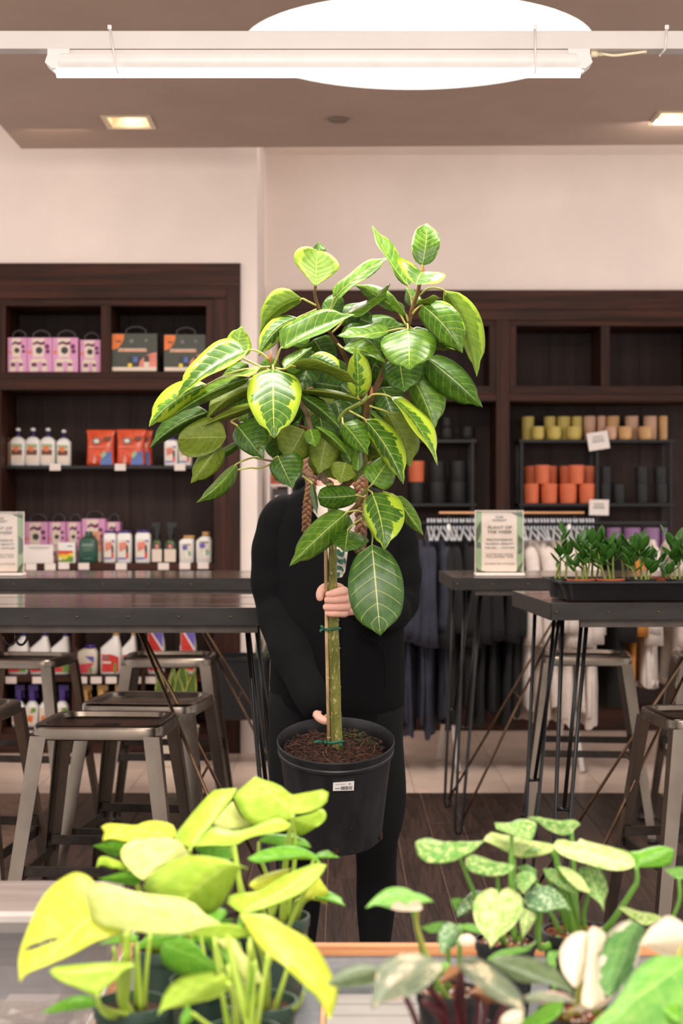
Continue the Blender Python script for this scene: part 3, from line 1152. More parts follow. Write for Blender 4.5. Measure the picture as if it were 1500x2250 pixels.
ZF = 1125 + HC * F / DLB   # floor pixel at the front face
Lp('top_panel', -290, 528, 578, 628, DLB, .06, 'cabinet_h')
Lp('top_moulding', -290, 497, 628, 656, DLB - .006, .07, 'cabinet_h', .004)
Lp('stile', 497, 528, 628, ZF, DLB, .45)
Lp('stile_moulding', 470, 497, 656, ZF, DLB - .004, .45, 'cabinet', .003)
Lp('inner_rail', -290, 470, 656, 672, DLB + .012, .40, 'cabinet_h')
Lp('inner_stile', 453, 470, 672, 822, DLB + .012, .40)
Lp('divider', 222, 243, 672, 818, DLB + .012, .38)
Lp('divider', -8, 12, 672, 818, DLB + .012, .38)
Lp('cubby_floor', -290, 470, 817, 832, DLB + .012, .40, 'cabinet_h')
Lp('cross_beam', -290, 470, 832, 857, DLB + .004, .42, 'cabinet_h', .003)
Lp('side_panel', -20, 2, 857, ZF, DLB + .004, .42)
Lp('plinth', -290, 470, 1612, ZF, DLB + .01, .3, 'cabinet_h')
# back panels of vertical boards
for k in range(9):
    a = -290 + k * 96
    bpx(MB(), a, a + 95, 655, 1660, DLB + .43, .02, off=lo).build('back_board', 'cabinet_back', Lc, smooth=False)
Lp('back_panel', -300, 500, 600, 1665, DLB + .455, .015, 'cabinet_back', 0)
def shelf(y, d, x0=2, x1=470, m='glass_shelf', th=7, dep=.27):
    return Lp('shelf', x0, x1, y, y + th, d, dep, m, .001)
shelf(1023, 8.84)
shelf(1238, 8.78, m='cabinet_h', th=14, dep=.34)
shelf(1484, 8.78, m='cabinet_h', th=14, dep=.34)
shelf(1600, 8.76, m='cabinet_h', th=14, dep=.36)
Lp('divider', 158, 165, 1252, 1612, DLB + .03, .36)
Lp('divider', 310, 318, 1252, 1612, DLB + .03, .36)

DRB = 9.60
Rc = thing('bookcase', 'dark brown built-in bookcase on the recessed wall holding coloured plant pots', 'bookcase', (1.0, DRB, 0))
ro = V((1.0, DRB, 0))


def Rp(name, x0, x1, y0, y1, d, dep, m='cabinet', r=.002):
    return bpx(MB(), x0, x1, y0, y1, d, dep, r, off=ro).build(name, m, Rc, smooth=False)


ZG = 1125 + HC * F / DRB
Rp('top_panel', 610, 1900, 637, 680, DRB, .06, 'cabinet_h')
Rp('top_moulding', 636, 1900, 680, 703, DRB - .006, .07, 'cabinet_h', .004)
Rp('stile', 610, 636, 680, ZG, DRB, .45)
Rp('stile', 1090, 1119, 703, ZG, DRB - .002, .44)
Rp('inner_rail', 636, 1090, 703, 716, DRB + .012, .40, 'cabinet_h')
Rp('inner_rail', 1119, 1900, 703, 716, DRB + .012, .40, 'cabinet_h')
Rp('inner_stile', 1119, 1134, 716, 850, DRB + .012, .40)
Rp('inner_stile', 1075, 1090, 716, 850, DRB + .012, .40)
Rp('inner_stile', 636, 650, 716, 850, DRB + .012, .40)
Rp('divider', 1320, 1339, 716, 850, DRB + .012, .38)
Rp('divider', 852, 871, 716, 850, DRB + .012, .38)
Rp('divider', 1526, 1545, 716, 850, DRB + .012, .38)
Rp('cubby_floor', 636, 1090, 848, 866, DRB + .012, .40, 'cabinet_h')
Rp('cubby_floor', 1119, 1900, 848, 866, DRB + .012, .40, 'cabinet_h')
Rp('cross_beam', 636, 1090, 866, 882, DRB + .002, .42, 'cabinet_h', .003)
Rp('cross_beam', 1119, 1900, 866, 882, DRB + .002, .42, 'cabinet_h', .003)
Rp('plinth', 636, 1900, 1560, ZG, DRB + .01, .3, 'cabinet_h')
for k in range(13):
    a = 612 + k * 99
    bpx(MB(), a, a + 98, 700, 1600, DRB + .43, .02, off=ro).build('back_board', 'cabinet_back', Rc, smooth=False)
Rp('back_panel', 600, 1905, 690, 1605, DRB + .455, .015, 'cabinet_back', 0)


# ================================================================== STOOLS
SH = .735
def make_stool(name, label):
    t = thing(name, label, 'stool', (0, 0, 0), 0, 'gunmetal backless bar stools')
    h = .182
    def sq(s, e=.22):
        return s
    n = 28
    def ring(rad, z, e=.30):
        return (0, 0, z, rad, rad, e)
    skirt = MB().rings([ring(h - .006, SH - .040), ring(h, SH - .036), ring(h, SH - .010), ring(h - .003, SH - .003), ring(h - .012, SH), ring(h - .030, SH - .001), ring(h - .034, SH - .014), ring(h - .06, SH - .018)], 32)
    skirt.build('seat', 'steel', t, angle=50)
    MB().rings([ring(.042, SH - .0185, 1.), ring(.040, SH - .0168, 1.), ring(.016, SH - .0168, 1.)], 20, cap=True).build('seat_grip', 'steel_dark', t)
    spl = .082
    for sx in (-1, 1):
        for sy in (-1, 1):
            mb = MB()
            top = V((sx * (h - .004), sy * (h - .004), SH - .028))
            bot = V((sx * (h + spl), sy * (h + spl), .02))
            prof = []
            for c, w in ((top, .044), (bot, .032)):
                th = .004
                prof.append([c + V(q) for q in ((0, 0, 0), (-sx * w, 0, 0), (-sx * w, -sy * th, 0), (-sx * th * 3, -sy * th, 0), (-sx * th, -sy * th * 3, 0), (-sx * th, -sy * w, 0), (0, -sy * w, 0))])
            k = len(prof[0])
            fs = [(i, (i + 1) % k, k + (i + 1) % k, k + i) for i in range(k)] + [tuple(range(k)), tuple(range(2 * k - 1, k - 1, -1))]
            if sx * sy < 0:
                fs = [tuple(reversed(f)) for f in fs]
            mb.add(prof[0] + prof[1], fs)
            lg = mb.build('leg', 'steel', t, smooth=False)
            fc = bot + V((-sx * .014, -sy * .014, 0))
            MB().lathe([(.019, .0), (.019, .010), (.011, .024), (.009, .05)], 12, c=(fc.x, fc.y, 0)).build('foot', 'steel_dark', lg)
    zr = .345
    k = (SH - .028 - zr) / (SH - .048)
    e = h - .004 + (spl + .004) * k - .014
    for (a, b) in (((-e, -e), (e, -e)), ((e, -e), (e, e)), ((e, e), (-e, e)), ((-e, e), (-e, -e))):
        mb = MB()
        if a[1] == b[1]:
            mb.box(-e, e, a[1] - .004, a[1] + .004, zr - .014, zr + .014, r=.001)
        else:
            mb.box(a[0] - .004, a[0] + .004, -e, e, zr - .014 - .03, zr + .014 - .03, r=.001)
        mb.build('stretcher', 'steel_dark', t, smooth=False)
    return t


ST = [  # centre px (front edge), front distance, rotation, label
    (214, 4.34, -3, 'gunmetal bar stool right under the left near table edge, nearest of that side'),
    (312, 4.85, -7, 'gunmetal bar stool with a wide visible seat tucked behind the nearest left stool'),
    (30, 6.32, -8, 'gunmetal bar stool at the far left table, behind the double hook'),
    (362, 6.36, 1, 'gunmetal bar stool at the far left table in front of the snake plant'),
    (-142, 4.66, -6, 'gunmetal bar stool cut by the left edge of the picture'),
    (1302, 6.44, -6, 'gunmetal bar stool at the far right table in front of hanging white shirts'),
    (1602, 6.40, -5, 'gunmetal bar stool at the far right table cut by the picture edge'),
    (1600, 4.50, 6, 'gunmetal bar stool beside the near right table, only a corner and legs in view'),
]
proto = None
for px, d, rz, lb in ST:
    if proto is None:
        proto = make_stool('bar_stool', lb)
        o = proto
    else:
        o = copy_tree(proto)
        o['label'] = lb
    o.location = (at(px, 0, d).x, d + .182, 0)
    o.rotation_euler = (0, 0, R(rz))

# ================================================================== BAR TABLES
ZT = HC - .265


def make_table(name, label, x0, x1, y0, y1, rz, pivot, legs, screws, hook=None):
    """legs: list of (x end, direction to centre)"""
    t = thing(name, label, 'table', (pivot[0], pivot[1], 0), R(rz), 'high tables with steel banded tops')
    a0, a1, b0, b1 = x0 - pivot[0], x1 - pivot[0], y0 - pivot[1], y1 - pivot[1]
    nb = 4
    for k in range(nb):
        u0 = b0 + .004 + (b1 - b0 - .008) * k / nb
        u1 = b0 + .004 + (b1 - b0 - .008) * (k + 1) / nb
        MB().box(a0 + .004, a1 - .004, u0 + .0008, u1 - .0008, ZT - .04, ZT - .001 + (k % 2) * .0006, r=.0015).build('board', 'table_top', t, smooth=False)
    MB().box(a0 - .0, a1, b0 - .004, b0 + .004, ZT - .050, ZT, r=.0012).build('edge_band', 'table_edge', t, smooth=False)
    MB().box(a0, a1, b1 - .004, b1 + .004, ZT - .050, ZT, r=.0012).build('edge_band', 'table_edge', t, smooth=False)
    MB().box(a0 - .004, a0 + .004, b0 + .0041, b1 - .0041, ZT - .050, ZT, r=.0012).build('edge_band', 'table_edge', t, smooth=False)
    MB().box(a1 - .004, a1 + .004, b0 + .0041, b1 - .0041, ZT - .050, ZT, r=.0012).build('edge_band', 'table_edge', t, smooth=False)
    fr = MB()
    for (p, q, r_, s_) in ((a0 + .09, a1 - .09, b0 + .022, b0 + .05), (a0 + .09, a1 - .09, b1 - .08, b1 - .05)):
        fr.box(p, q, r_, s_, ZT - .072, ZT - .0402)
    fr.build('under_frame', 'apron', t, smooth=False)
    for sx in screws:
        MB().lathe([(.0038, 0), (.0038, .0015), (.002, .0024)], 10, mtx=Matrix.Translation((sx - pivot[0], b0 - .004, ZT - .026)) @ Matrix.Rotation(PI / 2, 4, 'X')).build('screw', 'brass', t)
    for xe, dr, apex in legs:
        feet = []
        for yy, sy in ((b0 + .10, -1), (b1 - .10, 1)):
            xa = xe - pivot[0]
            foot = V((xa + dr * .028, yy, .0062))
            feet.append(foot)
            mb = MB()
            zt = ZT - .045
            fw = .012
            p1, p2, p3 = V((xa + dr * .055, yy - .02 * sy, zt)), V((xa + dr * .125, yy, zt)), V((xa + dr * .128, yy - sy * .09, zt))
            f1, f2 = foot + V((-dr * fw, 0, .014)), foot + V((dr * fw, 0, .014))
            mb.tube([p1, f1, foot + V((-dr * .005, 0, 0)), foot + V((dr * .005, 0, 0)), f2, p2], .0064, 8)
            c1, c2 = p1.lerp(f1, .58), p2.lerp(f2, .58)
            mb.tube([c1, c2], .006, 8)
            mb.tube([p3, c1.lerp(c2, .55)], .0062, 8)
            lg = mb.build('leg', 'rod_black', t)
            MB().box(min(xa + dr * .035, xa + dr * .15), max(xa + dr * .035, xa + dr * .15), yy - .05, yy + .05, zt - .001, zt + .004).build('mounting_plate', 'rod_black', lg, smooth=False)
        # brace: two bronze rods from the middle of the top down to the front and rear feet
        br = MB()
        ap = V((apex - pivot[0], (b0 + b1) / 2, ZT - .07))
        g = [f + V((dr * .006, 0, .03)) for f in feet]
        br.tube([ap + V((0, -.012, 0)), g[0]], .0054, 8)
        br.tube([ap + V((0, .012, 0)), g[1]], .0054, 8)
        br.tube([ap.lerp(g[0], .47), ap.lerp(g[1], .47)], .0042, 6)
        br.box(ap.x - .03, ap.x + .03, ap.y - .03, ap.y + .03, ap.z - .002, ap.z + .003)
        br.build('brace', 'rod_bronze', t)
        MB().box(ap.x - .04, ap.x + .04, b0 + .03, b1 - .03, ap.z + .0032, ZT - .0402).build('cross_rail', 'apron', t, smooth=False)
    return t


xs = lambda px, d: at(px, 0, d).x
make_table('bar_table', 'dark high table at left behind the person, nearer to the display', -2.35, -.145, 4.42, 5.15, 0, (-1.2, 4.78),
           [(-.145, -1, -.615)], [xs(p, 4.42) for p in (57, 170, 282, 393, 507)])
make_table('bar_table', 'dark high table at left standing in front of the bottle shelves', -2.6, -.12, 6.40, 7.20, 0, (-1.2, 6.8),
           [(-.12, -1, -.68)], [xs(p, 6.40) for p in (30, 128, 226, 324, 420)])
make_table('bar_table', 'dark high table at right carrying the black tray of young plants', xs(1211, 4.63), 2.5, 4.63, 5.36, 2.6, (xs(1211, 4.63), 4.63),
           [(xs(1211, 4.63), 1, 1.18)], [xs(p, 4.63) for p in (1222, 1336, 1448)])
make_table('bar_table', 'dark high table at right carrying the plant sign, by the clothes rail', xs(996, 6.42), 2.9, 6.42, 7.22, .5, (xs(996, 6.42), 6.42),
           [(xs(996, 6.42), 1, .99)], [xs(p, 6.42) for p in (1005, 1082, 1160)])
hk = thing('coat_hook', 'black double hook hanging under the near left table', 'hook', (xs(35, 4.50), 4.50, ZT - .072))
MB().tube([(0, 0, .0), (0, 0, -.03)], .004, 8).box(-.012, .012, -.006, .006, -.004, 0).build('shank', 'rod_black', hk)
for s_ in (-1, 1):
    MB().tube(curve([(0, -.001, -.026), (s_ * .010, -.004, -.037), (s_ * .022, -.008, -.036), (s_ * .031, -.010, -.024), (s_ * .034, -.010, -.012)]), .0036, 8).build('prong', 'rod_black', hk)

# ================================================================== SIGN HOLDERS
def make_sign(label, px0, px1, y0, y1, d):
    a, b = at(px0, y1, d), at(px1, y0, d)
    w, h = b.x - a.x, b.z - a.z
    t = thing('sign_holder', label, 'sign', ((a.x + b.x) / 2, d, ZT + .0012), 0, 'plant of the week signs')
    k = w / .2
    MB().box(-w / 2, w / 2, -.05, .05, 0, .010, r=.002).build('base', 'acrylic_edge', t, smooth=False)
    MB().box(-w / 2, w / 2, -.004, -.0015, .010, h).build('front_panel', 'acrylic', t, smooth=False)
    e = MB()
    e.box(-w / 2, -w / 2 + .003, -.0015, .005, .010, h).box(w / 2 - .003, w / 2, -.0015, .005, .010, h).box(-w / 2 + .003, w / 2 - .003, -.0015, .005, h - .003, h)
    e.build('edge', 'acrylic_edge', t, smooth=False)
    pw = w / 2 - .004
    z0, z1 = .016, h - .005
    pr = MB()
    pr.plate(rect(-pw, pw, z0, z1), .003, .0012, 0)
    sag = w * .12
    for s_ in (-1, 1):
        pr.plate(rect(min(s_ * pw, s_ * (pw - sag)), max(s_ * pw, s_ * (pw - sag)), z0, z1), .0026, .0003, 1)
    H = z1 - z0
    def lf(pts):
        pr.plate([(x * pw, z0 + z * H) for x, z in pts], .0022, .0003, 2)
    lf([(-1, .70), (-.86, .80), (-.78, .86), (-.77, .66), (-.86, .56), (-1, .45)])
    lf([(-1, .44), (-.9, .50), (-.78, .48), (-.77, .38), (-1, .40)])
    lf([(-1, .08), (-.80, .02), (-.55, 0.), (-1, 0.)])
    lf([(.50, .985), (.75, .93), (1., .90), (1., .96), (.8, .975)])
    lf([(.80, .62), (.92, .57), (1., .54), (1., .36), (.9, .29), (.80, .30)])
    lf([(1., .17), (.90, .12), (.80, .07), (.72, 0), (.9, 0), (.97, .08), (1., .12)])
    pr.build('print', ['paper', 'sage', 'olive_print'], t, smooth=False)
    def tx(s, z, sz, wd, m='text'):
        lettering(s, sz * k, m, t, (0, .0020, z0 + z * H), shear=.22, width=wd * w)
    tx('Lost', .915, .018, .16, 'text')
    tx('FORREST', .855, .013, .30, 'text')
    tx('PLANT OF', .735, .0175, .50)
    tx('THE WEEK', .660, .0175, .50)
    tx('PHILODENDRON', .530, .0125, .53, 'text')
    tx('FLORIDA BEAUTY', .463, .0125, .58, 'text')
    tx('WAS $60 — NOW $39', .397, .0105, .60, 'text')
    tx('IN-STORE AND ONLINE', .288, .009, .55, 'text_light')
    tx('FOR LIMITED TIME', .246, .009, .57, 'text_light')
    tx('WHILE IN STOCK', .130, .0105, .62, 'text_light')
    return t


make_sign('acrylic plant of the week sign on the far left table, cut by the picture edge', -54, 53, 1122, 1262, 6.62)
make_sign('acrylic plant of the week sign on the far right table, before the clothes rail', 1043, 1150, 1116, 1259, 6.62)


# ================================================================== SHELF PRODUCTS
def spot(x0, x1, ytop, d, zs):
    a, b = at(x0, ytop, d), at(x1, ytop, d)
    return V(((a.x + b.x) / 2, d, zs + .0006)), b.x - a.x, a.z - zs


def decal(name, shapes, parent, y, mats=None):
    """flat print: list of (material, polygon) stacked outwards from the face at y"""
    mb = MB()
    names = []
    for i, (m, poly) in enumerate(shapes):
        if m not in names:
            names.append(m)
        mb.plate(poly, y - .0006 - .0004 * i, .0006, names.index(m))
    return mb.build(name, names, parent, smooth=False)


def pink_box(x0, x1, ytop, d, zs, label, group, handle=True, rz=0):
    loc, w, h = spot(x0, x1, ytop, d, zs)
    dp = .11
    t = thing('gift_box', label, 'box', loc, R(rz), group)
    MB().box(-w / 2, w / 2, 0, dp, 0, h, r=.002).build('carton', 'pink_box', t, smooth=False)
    s = w / 2
    decal('front_print', [
        ('cream_print', [(-s * .62, h * .98), (s * .40, h * .98), (s * .34, h * .42), (s * .60, h * .30), (s * .60, h * .02), (-s * .78, h * .02), (-s * .78, h * .30), (-s * .52, h * .42)]),
        ('plum', [(-s * .55, h * .84), (-s * .2, h * .90), (s * .1, h * .86), (s * .42, h * .90), (s * .42, h * .80), (s * .1, h * .78), (-s * .2, h * .82), (-s * .55, h * .78)]),
        ('charcoal', circle(-s * .04, h * .63, w * .14)),
        ('plum', circle(s * .60, h * .74, w * .10, 12)),
        ('plum', circle(s * .66, h * .60, w * .09, 12)),
        ('orange', circle(-s * .78, h * .58, w * .07, 10)),
        ('pink_box', rect(-s * .5, s * .3, h * .40, h * .43)),
        ('plum', rect(-s * .65, -s * .22, h * .16, h * .27)),
        ('plum', rect(s * .22, s * .55, h * .18, h * .26)),
        ('pink_box', rect(-s * .12, s * .16, h * .02, h * .30)),
    ], t, 0)
    if handle:
        q = w * .34
        MB().tube(curve([(-q, dp * .5, h), (-q * .9, dp * .5, h + .028), (0, dp * .5, h + .045), (q * .9, dp * .5, h + .028), (q, dp * .5, h)], 5), .006, 6).build('handle', 'charcoal', t)
    return t


zc = at(0, 817, DLB + .012).z
G = 'pink boxed kits in the upper cubby'
for i, (a, b, y, l) in enumerate(((17, 59, 742, 'pink boxed kit in the upper cubby, beside the left divider'), (60, 114, 742, 'pink boxed kit in the upper cubby, second from the left divider'),
                                  (115, 171, 742, 'pink boxed kit in the upper cubby, third from the left divider'), (176, 221, 747, 'shorter pink boxed kit in the upper cubby, beside the middle divider'))):
    pink_box(a, b, y, 8.735 + (i == 3) * .015, zc, l, G)


def green_box(x0, x1, ytop, d, zs, label):
    loc, w, h = spot(x0, x1, ytop, d, zs)
    t = thing('gift_box', label, 'box', loc, 0, 'dark green boxed kits')
    dp = .14
    MB().box(-w / 2, w / 2, 0, dp, 0, h, r=.002).build('carton', 'green_box', t, smooth=False)
    s = w / 2
    q = [(-s * .98, h * .98)] + [(-s * .98 + w * .27 * math.cos(R(a)), h * .98 + h * .40 * math.sin(R(a))) for a in range(0, -91, -15)]
    p = [(s * .98, h * .04), (s * .98, h * .52)] + [(s * .98 + w * .42 * math.cos(R(a)), h * .04 + h * .47 * math.sin(R(a))) for a in range(90, 181, 15)]
    decal('front_print', [
        ('orange', q), ('salmon', p),
        ('peach', rect(-s * .72, s * .55, h * .53, h * .58)),
        ('cream_print', rect(-s * .70, s * .52, h * .59, h * .61)),
        ('charcoal', rect(-s * .82, -s * .58, h * .78, h * .81)),
        ('grey_print', circle(-s * .12, h * .80, w * .05, 12)),
        ('grey_print', circle(s * .52, h * .82, w * .035, 12)),
        ('cream_print', rect(-s * .97, s * .97, h * .03, h * .13)),
        ('charcoal', rect(-s * .30, s * .22, h * .15, h * .42)),
        ('blue', rect(-s * .05, s * .15, h * .26, h * .40)),
        ('cream_print', rect(s * .42, s * .66, h * .06, h * .26)),
        ('charcoal', rect(s * .44, s * .64, h * .26, h * .42)),
        ('yellow', rect(-s * .28, -s * .1, h * .13, h * .22)),
    ], t, 0)
    k = w * .22
    MB().tube(curve([(-k, dp * .5, h), (-k * .9, dp * .5, h + .03), (0, dp * .5, h + .045), (k * .9, dp * .5, h + .03), (k, dp * .5, h)], 5), .006, 6).build('handle', 'charcoal', t)


green_box(245, 345, 733, 8.735, zc, 'dark green boxed kit with orange corner beside the cubby divider')
green_box(360, 452, 735, 8.74, zc, 'dark green boxed kit with orange corner beside the ficus leaves')


def ftag(x, y, d, parent, off, w=24, h=15):
    a, b = at(x - w / 2, y + h, d), at(x + w / 2, y, d)
    MB().box(a.x - off.x, b.x - off.x, d - off.y, d + .003 - off.y, a.z - off.z, b.z - off.z, r=.0008).build('price_tag', 'tag', parent, smooth=False)


for x, y, d in ((121, 1019, 8.835), (264, 1019, 8.835), (395, 1019, 8.835), (68, 1238, 8.772), (110, 1238, 8.772), (140, 1236, 8.772), (184, 1237, 8.772), (266, 1237, 8.772), (359, 1237, 8.772), (406, 1236, 8.772), (446, 1235, 8.772),
                (24, 1487, 8.772), (83, 1487, 8.772), (179, 1487, 8.772), (211, 1487, 8.772), (244, 1487, 8.772), (330, 1487, 8.772), (300, 1487, 8.772), (60, 1606, 8.752), (210, 1606, 8.752)):
    ftag(x, y, d, Lc, lo)

# ---- pump bottles on the dark mid shelf
zg = at(0, 1023, 8.84).z


def pump_bottle(x0, x1, ytop, d, zs, label, group):
    loc, w, h = spot(x0, x1, ytop, d, zs)
    t = thing('pump_bottle', label, 'bottle', loc + V((0, .035, 0)), 0, group)
    s = w / 2
    hb = h * .66
    MB().rings([(0, 0, 0, s * .94, .030, .5), (0, 0, .004, s, .034, .5), (0, 0, hb, s, .034, .5), (0, 0, hb + h * .08, s * .62, .026, .7), (0, 0, hb + h * .11, s * .30, .012, 1)], 20).build('bottle_body', 'white', t)
    MB().lathe([(s * .30, hb + h * .10), (s * .30, hb + h * .19), (s * .14, hb + h * .20), (s * .14, hb + h * .26)], 12).build('neck', 'navy', t)
    MB().rings([(0, 0, hb + h * .255, s * .30, s * .3, 1), (0, 0, hb + h * .31, s * .34, s * .34, 1), (0, 0, h, s * .24, s * .24, 1)], 12).box(-.004, .004, -.03, 0, h - .014, h - .006).build('pump_head', 'white', t)
    decal('front_label', [('cream_print', rect(-s * .76, s * .72, h * .08, h * .58)), ('sage', rect(-s * .72, s * .68, h * .46, h * .57)), ('brown', rect(-s * .72, s * .68, h * .28, h * .42)), ('orange', circle(-s * .1, h * .45, s * .42, 12)), ('salmon', circle(s * .1, h * .43, s * .22, 10))], t, -.0345)


for k, x in enumerate((37, 70, 103, 138)):
    pump_bottle(x - 16.5 + (k > 2), x + 16.5 - (k > 2), 940 if k < 3 else 944, 8.86, zg,
                ['white pump bottle with navy neck on the mid shelf, next to the bookcase side', 'white pump bottle with navy neck on the mid shelf, second from the bookcase side', 'white pump bottle with navy neck on the mid shelf, third from the bookcase side', 'white pump bottle with navy neck on the mid shelf, closest to the orange bags'][k], 'white pump bottles on the mid shelf')

# blurred jar at the shelf's near end
loc, w, h = spot(4, 19, 962, 8.86, zg)
t = thing('jar', 'pinkish jar on the mid shelf cut by the picture edge', 'jar', loc + V((0, .05, 0)))
MB().lathe([(w * .46, 0), (w * .5, .006), (w * .5, h * .78), (w * .4, h * .88)], 20).build('jar_body', 'beige_pot', t)
MB().lathe([(w * .42, h * .86), (w * .42, h), (w * .38, h + .002)], 20).build('lid', 'brown', t)


def foil_bag(x0, x1, ytop, d, zs, label, dy=0.):
    loc, w, h = spot(x0, x1, ytop, d, zs)
    t = thing('foil_bag', label, 'bag', loc + V((0, .04 + dy, 0)), 0, 'orange foil bags on the mid shelf')
    s = w / 2
    mb = MB()
    rr = []
    for z, a, b in ((0, .96, .030), (.02, .98, .036), (h * .3, .94, .040), (h * .6, .92, .034), (h * .85, .94, .014), (h * .93, .97, .004), (h * .95, .99, .003), (h, 1.0, .003)):
        rr.append((0, 0, z, s * a, b, .75))
    mb.rings(rr, 28)
    mb.build('pouch', 'orange_bag', t)
    f = -.0405
    decal('front_print', [('grey_print', [(x * 1.35 - s * .15, z) for x, z in circle(-s * .05, h * .68, h * .095, 16)]), ('cream_print', [(x * 1.3 - s * .15, z) for x, z in circle(-s * .05, h * .68, h * .055, 14)]),
                          ('salmon', rect(-s * .75, s * .4, h * .50, h * .53)), ('blue', [(s * .0, h * .02), (s * .86, h * .02), (s * .80, h * .42), (s * .2, h * .30)]), ('sage', [(s * .05, h * .28), (s * .3, h * .42), (s * .45, h * .3), (s * .2, h * .2)]),
                          ('brown', rect(s * .3, s * .78, h * .70, h * .80)), ('salmon', [(-s * .5, h * .06), (-s * .25, h * .06), (-s * .2, h * .2), (-s * .4, h * .32)])], t, f)


foil_bag(187, 251, 944, 8.86, zg, 'orange foil bag with blue corner print, nearer the pump bottles')
foil_bag(253, 319, 943, 8.86, zg, 'orange foil bag with blue corner print, nearer the ficus leaves')
foil_bag(272, 334, 945, 8.96, zg, 'orange foil bag standing behind the two front ones')


def cap_bottle(x0, x1, ytop, d, zs, label, group, body='white', cap='purple', capw=.80, caph=.07, shoulder=.09, prints=None, dp=.035, lopsided=0.):
    loc, w, h = spot(x0, x1, ytop, d, zs)
    t = thing('bottle', label, 'bottle', loc + V((0, dp, 0)), 0, group)
    s = w / 2
    hb = h * (1 - caph - shoulder)
    cx = s * lopsided
    MB().rings([(0, 0, 0, s * .93, dp * .9, .45), (0, 0, .005, s, dp, .45), (0, 0, hb, s, dp, .45), (cx * .5, 0, hb + h * shoulder * .6, s * (.5 + capw * .45), dp * .9, .6), (cx, 0, h * (1 - caph), s * capw * .92, dp * .75, .9)], 24).build('bottle_body', body, t)
    MB().rings([(cx, 0, h * (1 - caph) - .001, s * capw, dp * .85, .9), (cx, 0, h - .002, s * capw, dp * .85, .9), (cx, 0, h, s * capw * .94, dp * .8, .9)], 24).build('cap', cap, t)
    if prints:
        decal('front_label', [(m, [(x * s, z * h) for x, z in p]) for m, p in prints], t, -dp - .0003)
    return t


PR_FERT = [('offwhite', rect(-.8, .74, .12, .72)), ('salmon', [(-.7, .62), (.3, .66), (.5, .46), (-.6, .34)]), ('violet', [(.2, .70), (.74, .70), (.74, .60)]), ('charcoal', circle(.45, .40, .17, 10)), ('red', rect(.3, .62, .14, .32)), ('violet', rect(-.8, .3, .12, .17))]
# fix circle scaling (x by half width, z by height): keep it an ellipse
cap_bottle(360, 390, 962, 8.87, zg, 'white bottle with pictured label on the mid shelf, mostly behind ficus leaves', 'white bottles at the mid shelf end', prints=PR_FERT)
cap_bottle(392, 421, 962, 8.87, zg, 'white bottle at the end of the mid shelf behind the hanging ficus leaf', 'white bottles at the mid shelf end', prints=PR_FERT)

# ---- lower display shelf
zl = at(0, 1238, 8.78).z
G = 'pink boxed kits at the back of the lower shelf'
for a, b, y, d, l in ((54, 105, 1147, 9.0, 'pink boxed kit behind the blank white card'), (106, 144, 1147, 9.02, 'pink boxed kit behind the yellow labelled tub'), (146, 196, 1147, 9.0, 'pink boxed kit behind the green jug'),
                      (180, 231, 1140, 8.96, 'taller pink boxed kit behind the peach spray bottle'), (232, 262, 1147, 9.01, 'pink boxed kit behind the purple capped bottles')):
    pass
for a, b, y, d, l in ((54, 105, 1147, 8.985, 'pink boxed kit behind the blank white card'), (107, 144, 1147, 8.985, 'pink boxed kit behind the yellow labelled tub'), (146, 178, 1147, 8.985, 'pink boxed kit behind the green jug'),
                      (180, 231, 1140, 8.97, 'taller pink boxed kit behind the peach spray bottle'), (233, 263, 1147, 8.985, 'pink boxed kit behind the purple capped bottles')):
    pink_box(a, b, y, d, zl, l, G)
loc, w, h = spot(53, 117, 1197, 8.80, zl)
t = thing('sign_card', 'small blank-faced white card standing on the lower shelf beside the plant sign', 'card', loc)
MB().box(-w / 2, w / 2, 0, .003, 0, h).build('card_face', 'paper', t, smooth=False)
MB().box(-w / 2, w / 2, .003, .03, 0, .006).build('card_foot', 'acrylic_edge', t, smooth=False)
decal('card_print', [('grey_print', rect(-w * .38, w * .38, h * .84, h * .87)), ('grey_print', rect(-w * .3, w * .3, h * .77, h * .79))], t, 0)
loc, w, h = spot(127, 165, 1192, 8.83, zl)
t = thing('fertilizer_tub', 'white and yellow labelled tub between the white card and the green jug', 'tub', loc)
MB().box(-w / 2, w / 2, 0, .07, 0, h, r=.003).build('tub_body', 'white', t, smooth=False)
s = w / 2
decal('front_label', [('yellow', rect(-s, s * .8, h * .05, h * .50)), ('red', rect(-s, s * .75, h * .48, h * .60)), ('orange', rect(-s * .9, s * .3, h * .40, h * .47)), ('leaf_print', [(-s, h * .06), (s * .8, h * .06), (s * .8, h * .30), (s * .3, h * .34), (0, h * .18), (-s, h * .14)]), ('white', circle(-s * .7, h * .2, s * .16, 8)), ('grey_print', rect(s * .1, s * .7, h * .80, h * .84))], t, 0)
# green jug
loc, w, h = spot(172, 212, 1168, 8.82, zl)
t = thing('watering_jug', 'forest green square shouldered bottle on the lower shelf', 'bottle', loc + V((0, .04, 0)))
s = w / 2
MB().rings([(0, 0, 0, s * .93, .036, .5), (0, 0, .005, s, .040, .5), (0, 0, h * .70, s, .040, .5), (0, 0, h * .78, s * .82, .034, .6), (0, 0, h * .84, s * .38, .018, .9)], 24).build('bottle_body', 'jug', t)
MB().lathe([(s * .36, h * .83), (s * .38, h * .86), (s * .38, h * .99), (s * .34, h)], 14).build('cap', 'jug', t)
lettering('ARBER', .020, 'text_pale', t, (0, -.041, h * .57), width=w * .62)
decal('front_label', [('sage', rect(-s * .5, s * .5, h * .47, h * .48)), ('sage', rect(-s * .4, s * .4, h * .40, h * .41)), ('sage', rect(-s * .45, s * .45, h * .14, h * .15))], t, -.0403)


